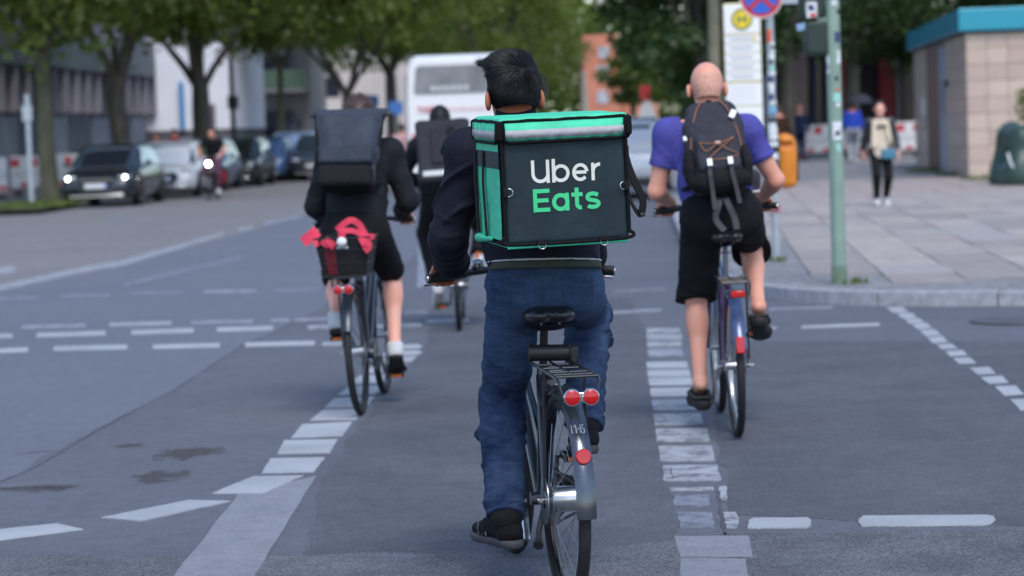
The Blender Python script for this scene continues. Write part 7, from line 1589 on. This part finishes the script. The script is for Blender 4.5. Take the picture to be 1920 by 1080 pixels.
walker('man in dark navy shirt and trousers walking away beyond the bin', 1502, 79, 1.78, dict(skin=sk1, top=dict(name='shirt', mat=m_navy, sleeve='long', w=(.175, .17, .165), hemz=-.10), bottom=dict(name='trousers', kind='long', mat=fabric('navy_trousers', (.014, .022, .055), .85), w=(.10, .08, .07)), shoe=dict(upper=m_black, sole=m_black)), vox=.018, stride=.18)
wj, _ = walker('man in bright blue jacket and grey trousers walking away', 1601, 74.5, 1.80, dict(skin=sk2, top=dict(name='jacket', mat=fabric('royal_blue', (.018, .055, .36), .8), sleeve='long', w=(.19, .185, .175), hemz=-.06, sleeve_w=(.07, .066, .055)), bottom=dict(name='trousers', kind='long', mat=fabric('grey_jogger', (.26, .27, .30), .9), w=(.10, .085, .07)), shoe=dict(upper=m_wshoe, sole=m_white), hair=m_hair1), vox=.018, stride=.2)
um = at(1611, 190, 75.6); u_ = thing('umbrella', 'dark grey open umbrella behind the man in the blue jacket', 'umbrella', (um.x, 75.6, um.z - .35)); prof = [(.28, .01), (.26, .14), (.20, .27), (.10, .38), (0, .43), (-.01, .42), (.09, .365), (.19, .26), (.25, .13), (.265, .01)]
MB().lathe((0, 0, .30), (0, 0, 1), prof, 8, cap=False).build('canopy', fabric('umbrella_grey', (.035, .035, .05), .7), u_, smooth=20); MB().tube([(0, 0, -.25), (0, 0, .58)], .012, 6).build('shaft', m_steel, u_)
walker('person in dark brown coat half hidden by the silver post', 1464, 62, 1.72, dict(skin=sk1, top=dict(name='coat', mat=fabric('brown_wool', (.05, .022, .014), .9), sleeve='long', w=(.18, .17, .165), hemz=-.12), bottom=dict(name='trousers', kind='long', mat=m_leg), shoe=dict(upper=m_black, sole=m_black), hair=m_hair3), vox=.02)
walker('passer-by in red top behind the parked cars', 331, 90, 1.75, dict(skin=sk1, top=dict(name='jumper', mat=fabric('red_wool', (.30, .012, .025), .9), sleeve='long', hemz=-.08), bottom=dict(name='trousers', kind='long', mat=m_navy), shoe=dict(upper=m_black, sole=m_black), hair=m_hair1), vox=.025, yaw=1.2)
walker('passer-by in rust brown top behind the parked cars', 297, 92, 1.65, dict(skin=sk1, top=dict(name='jumper', mat=fabric('rust_wool', (.22, .07, .02), .9), sleeve='long', hemz=-.08), bottom=dict(name='trousers', kind='long', mat=m_navy), shoe=dict(upper=m_black, sole=m_black), hair=m_hair3), vox=.025, yaw=1.5)
walker('passer-by in pale pink top and light jeans left of the coach', 757, 64, 1.70, dict(skin=sk3, top=dict(name='blouse', mat=fabric('pale_pink', (.62, .40, .42), .9), sleeve=.7, hemz=-.06), bottom=dict(name='jeans', kind='long', mat=fabric('light_denim', (.14, .26, .46), .9)), shoe=dict(upper=m_wshoe, sole=m_white), hair=m_hair3), vox=.022, z=0, yaw=.3)
walker('passer-by in maroon coat beside the coach', 771, 66, 1.40, dict(skin=sk1, top=dict(name='coat', mat=fabric('maroon_wool', (.10, .012, .022), .9), sleeve='long', hemz=-.2), bottom=dict(name='trousers', kind='long', mat=m_leg), shoe=dict(upper=m_black, sole=m_black), hair=m_hair1), vox=.022, z=0, yaw=.2)
# oncoming cyclist with a lit lamp
pc_ = at(398, 378, 60.5); MO = Matrix.Translation((pc_.x, 61.6, 0)) @ Matrix.Rotation(math.pi - .06, 4, 'Z')
bo, KO = make_bike('bicycle with bright front lamp coming towards us', MO, dict(frame_m=m_blackp, crank=.6, fender_m=None, bar_z=1.06, bell=False)); MB().lathe((0, 1.02, .88), (0, 1, 0), [(-.05, .03), (0, .055), (.03, .06)], 16).build('front_lamp', m_black, bo); MB().lathe((0, 1.05, .88), (0, 1, 0), [(0, .044), (.02, .036), (.03, .01)], 16).build('lamp_glass', mat('bike_lamp_lit', (1, .98, .94), .3, emit=40), bo)
po_ = thing('person', 'cyclist in black top and mauve trousers coming towards us', 'person', M=MO); JO = pose(KO, dict(pelvis=(0, .29, 1.03), chest=(0, .37, 1.31), neck=(0, .41, 1.47), head=(0, .46, 1.62), shw=.18, elout=.9, eldown=-.5, foot={'L': dict(splay=.2), 'R': dict(splay=.2)}))
human(po_, JO, dict(vox=.018, skin=sk1, top=dict(name='t_shirt', mat=m_shorts, sleeve=.7, hem=JO['pelvis'] + Vector((0, 0, -.06)), w=(.18, .17, .165)), bottom=dict(name='trousers', kind='long', mat=fabric('mauve_cotton', (.13, .055, .085), .9), len=.9), shoe=dict(upper=m_wshoe, sole=m_white))); hair_cap(po_, JO['head'], JO['headR'], m_hair3, 1.02, .02, .012, -.04)
pn = thing('pannier', 'red pannier on the oncoming bicycle', 'bag', M=MO @ Matrix.Translation((-.17, .0, .58))); MB().box((0, 0, 0), (.13, .30, .34)).build('bag_body', fabric('pannier_red', (.30, .02, .03), .8), pn, bevel=.03); MB().box((0, 0, .15), (.14, .31, .08)).build('bag_flap', m_black, pn, bevel=.02)
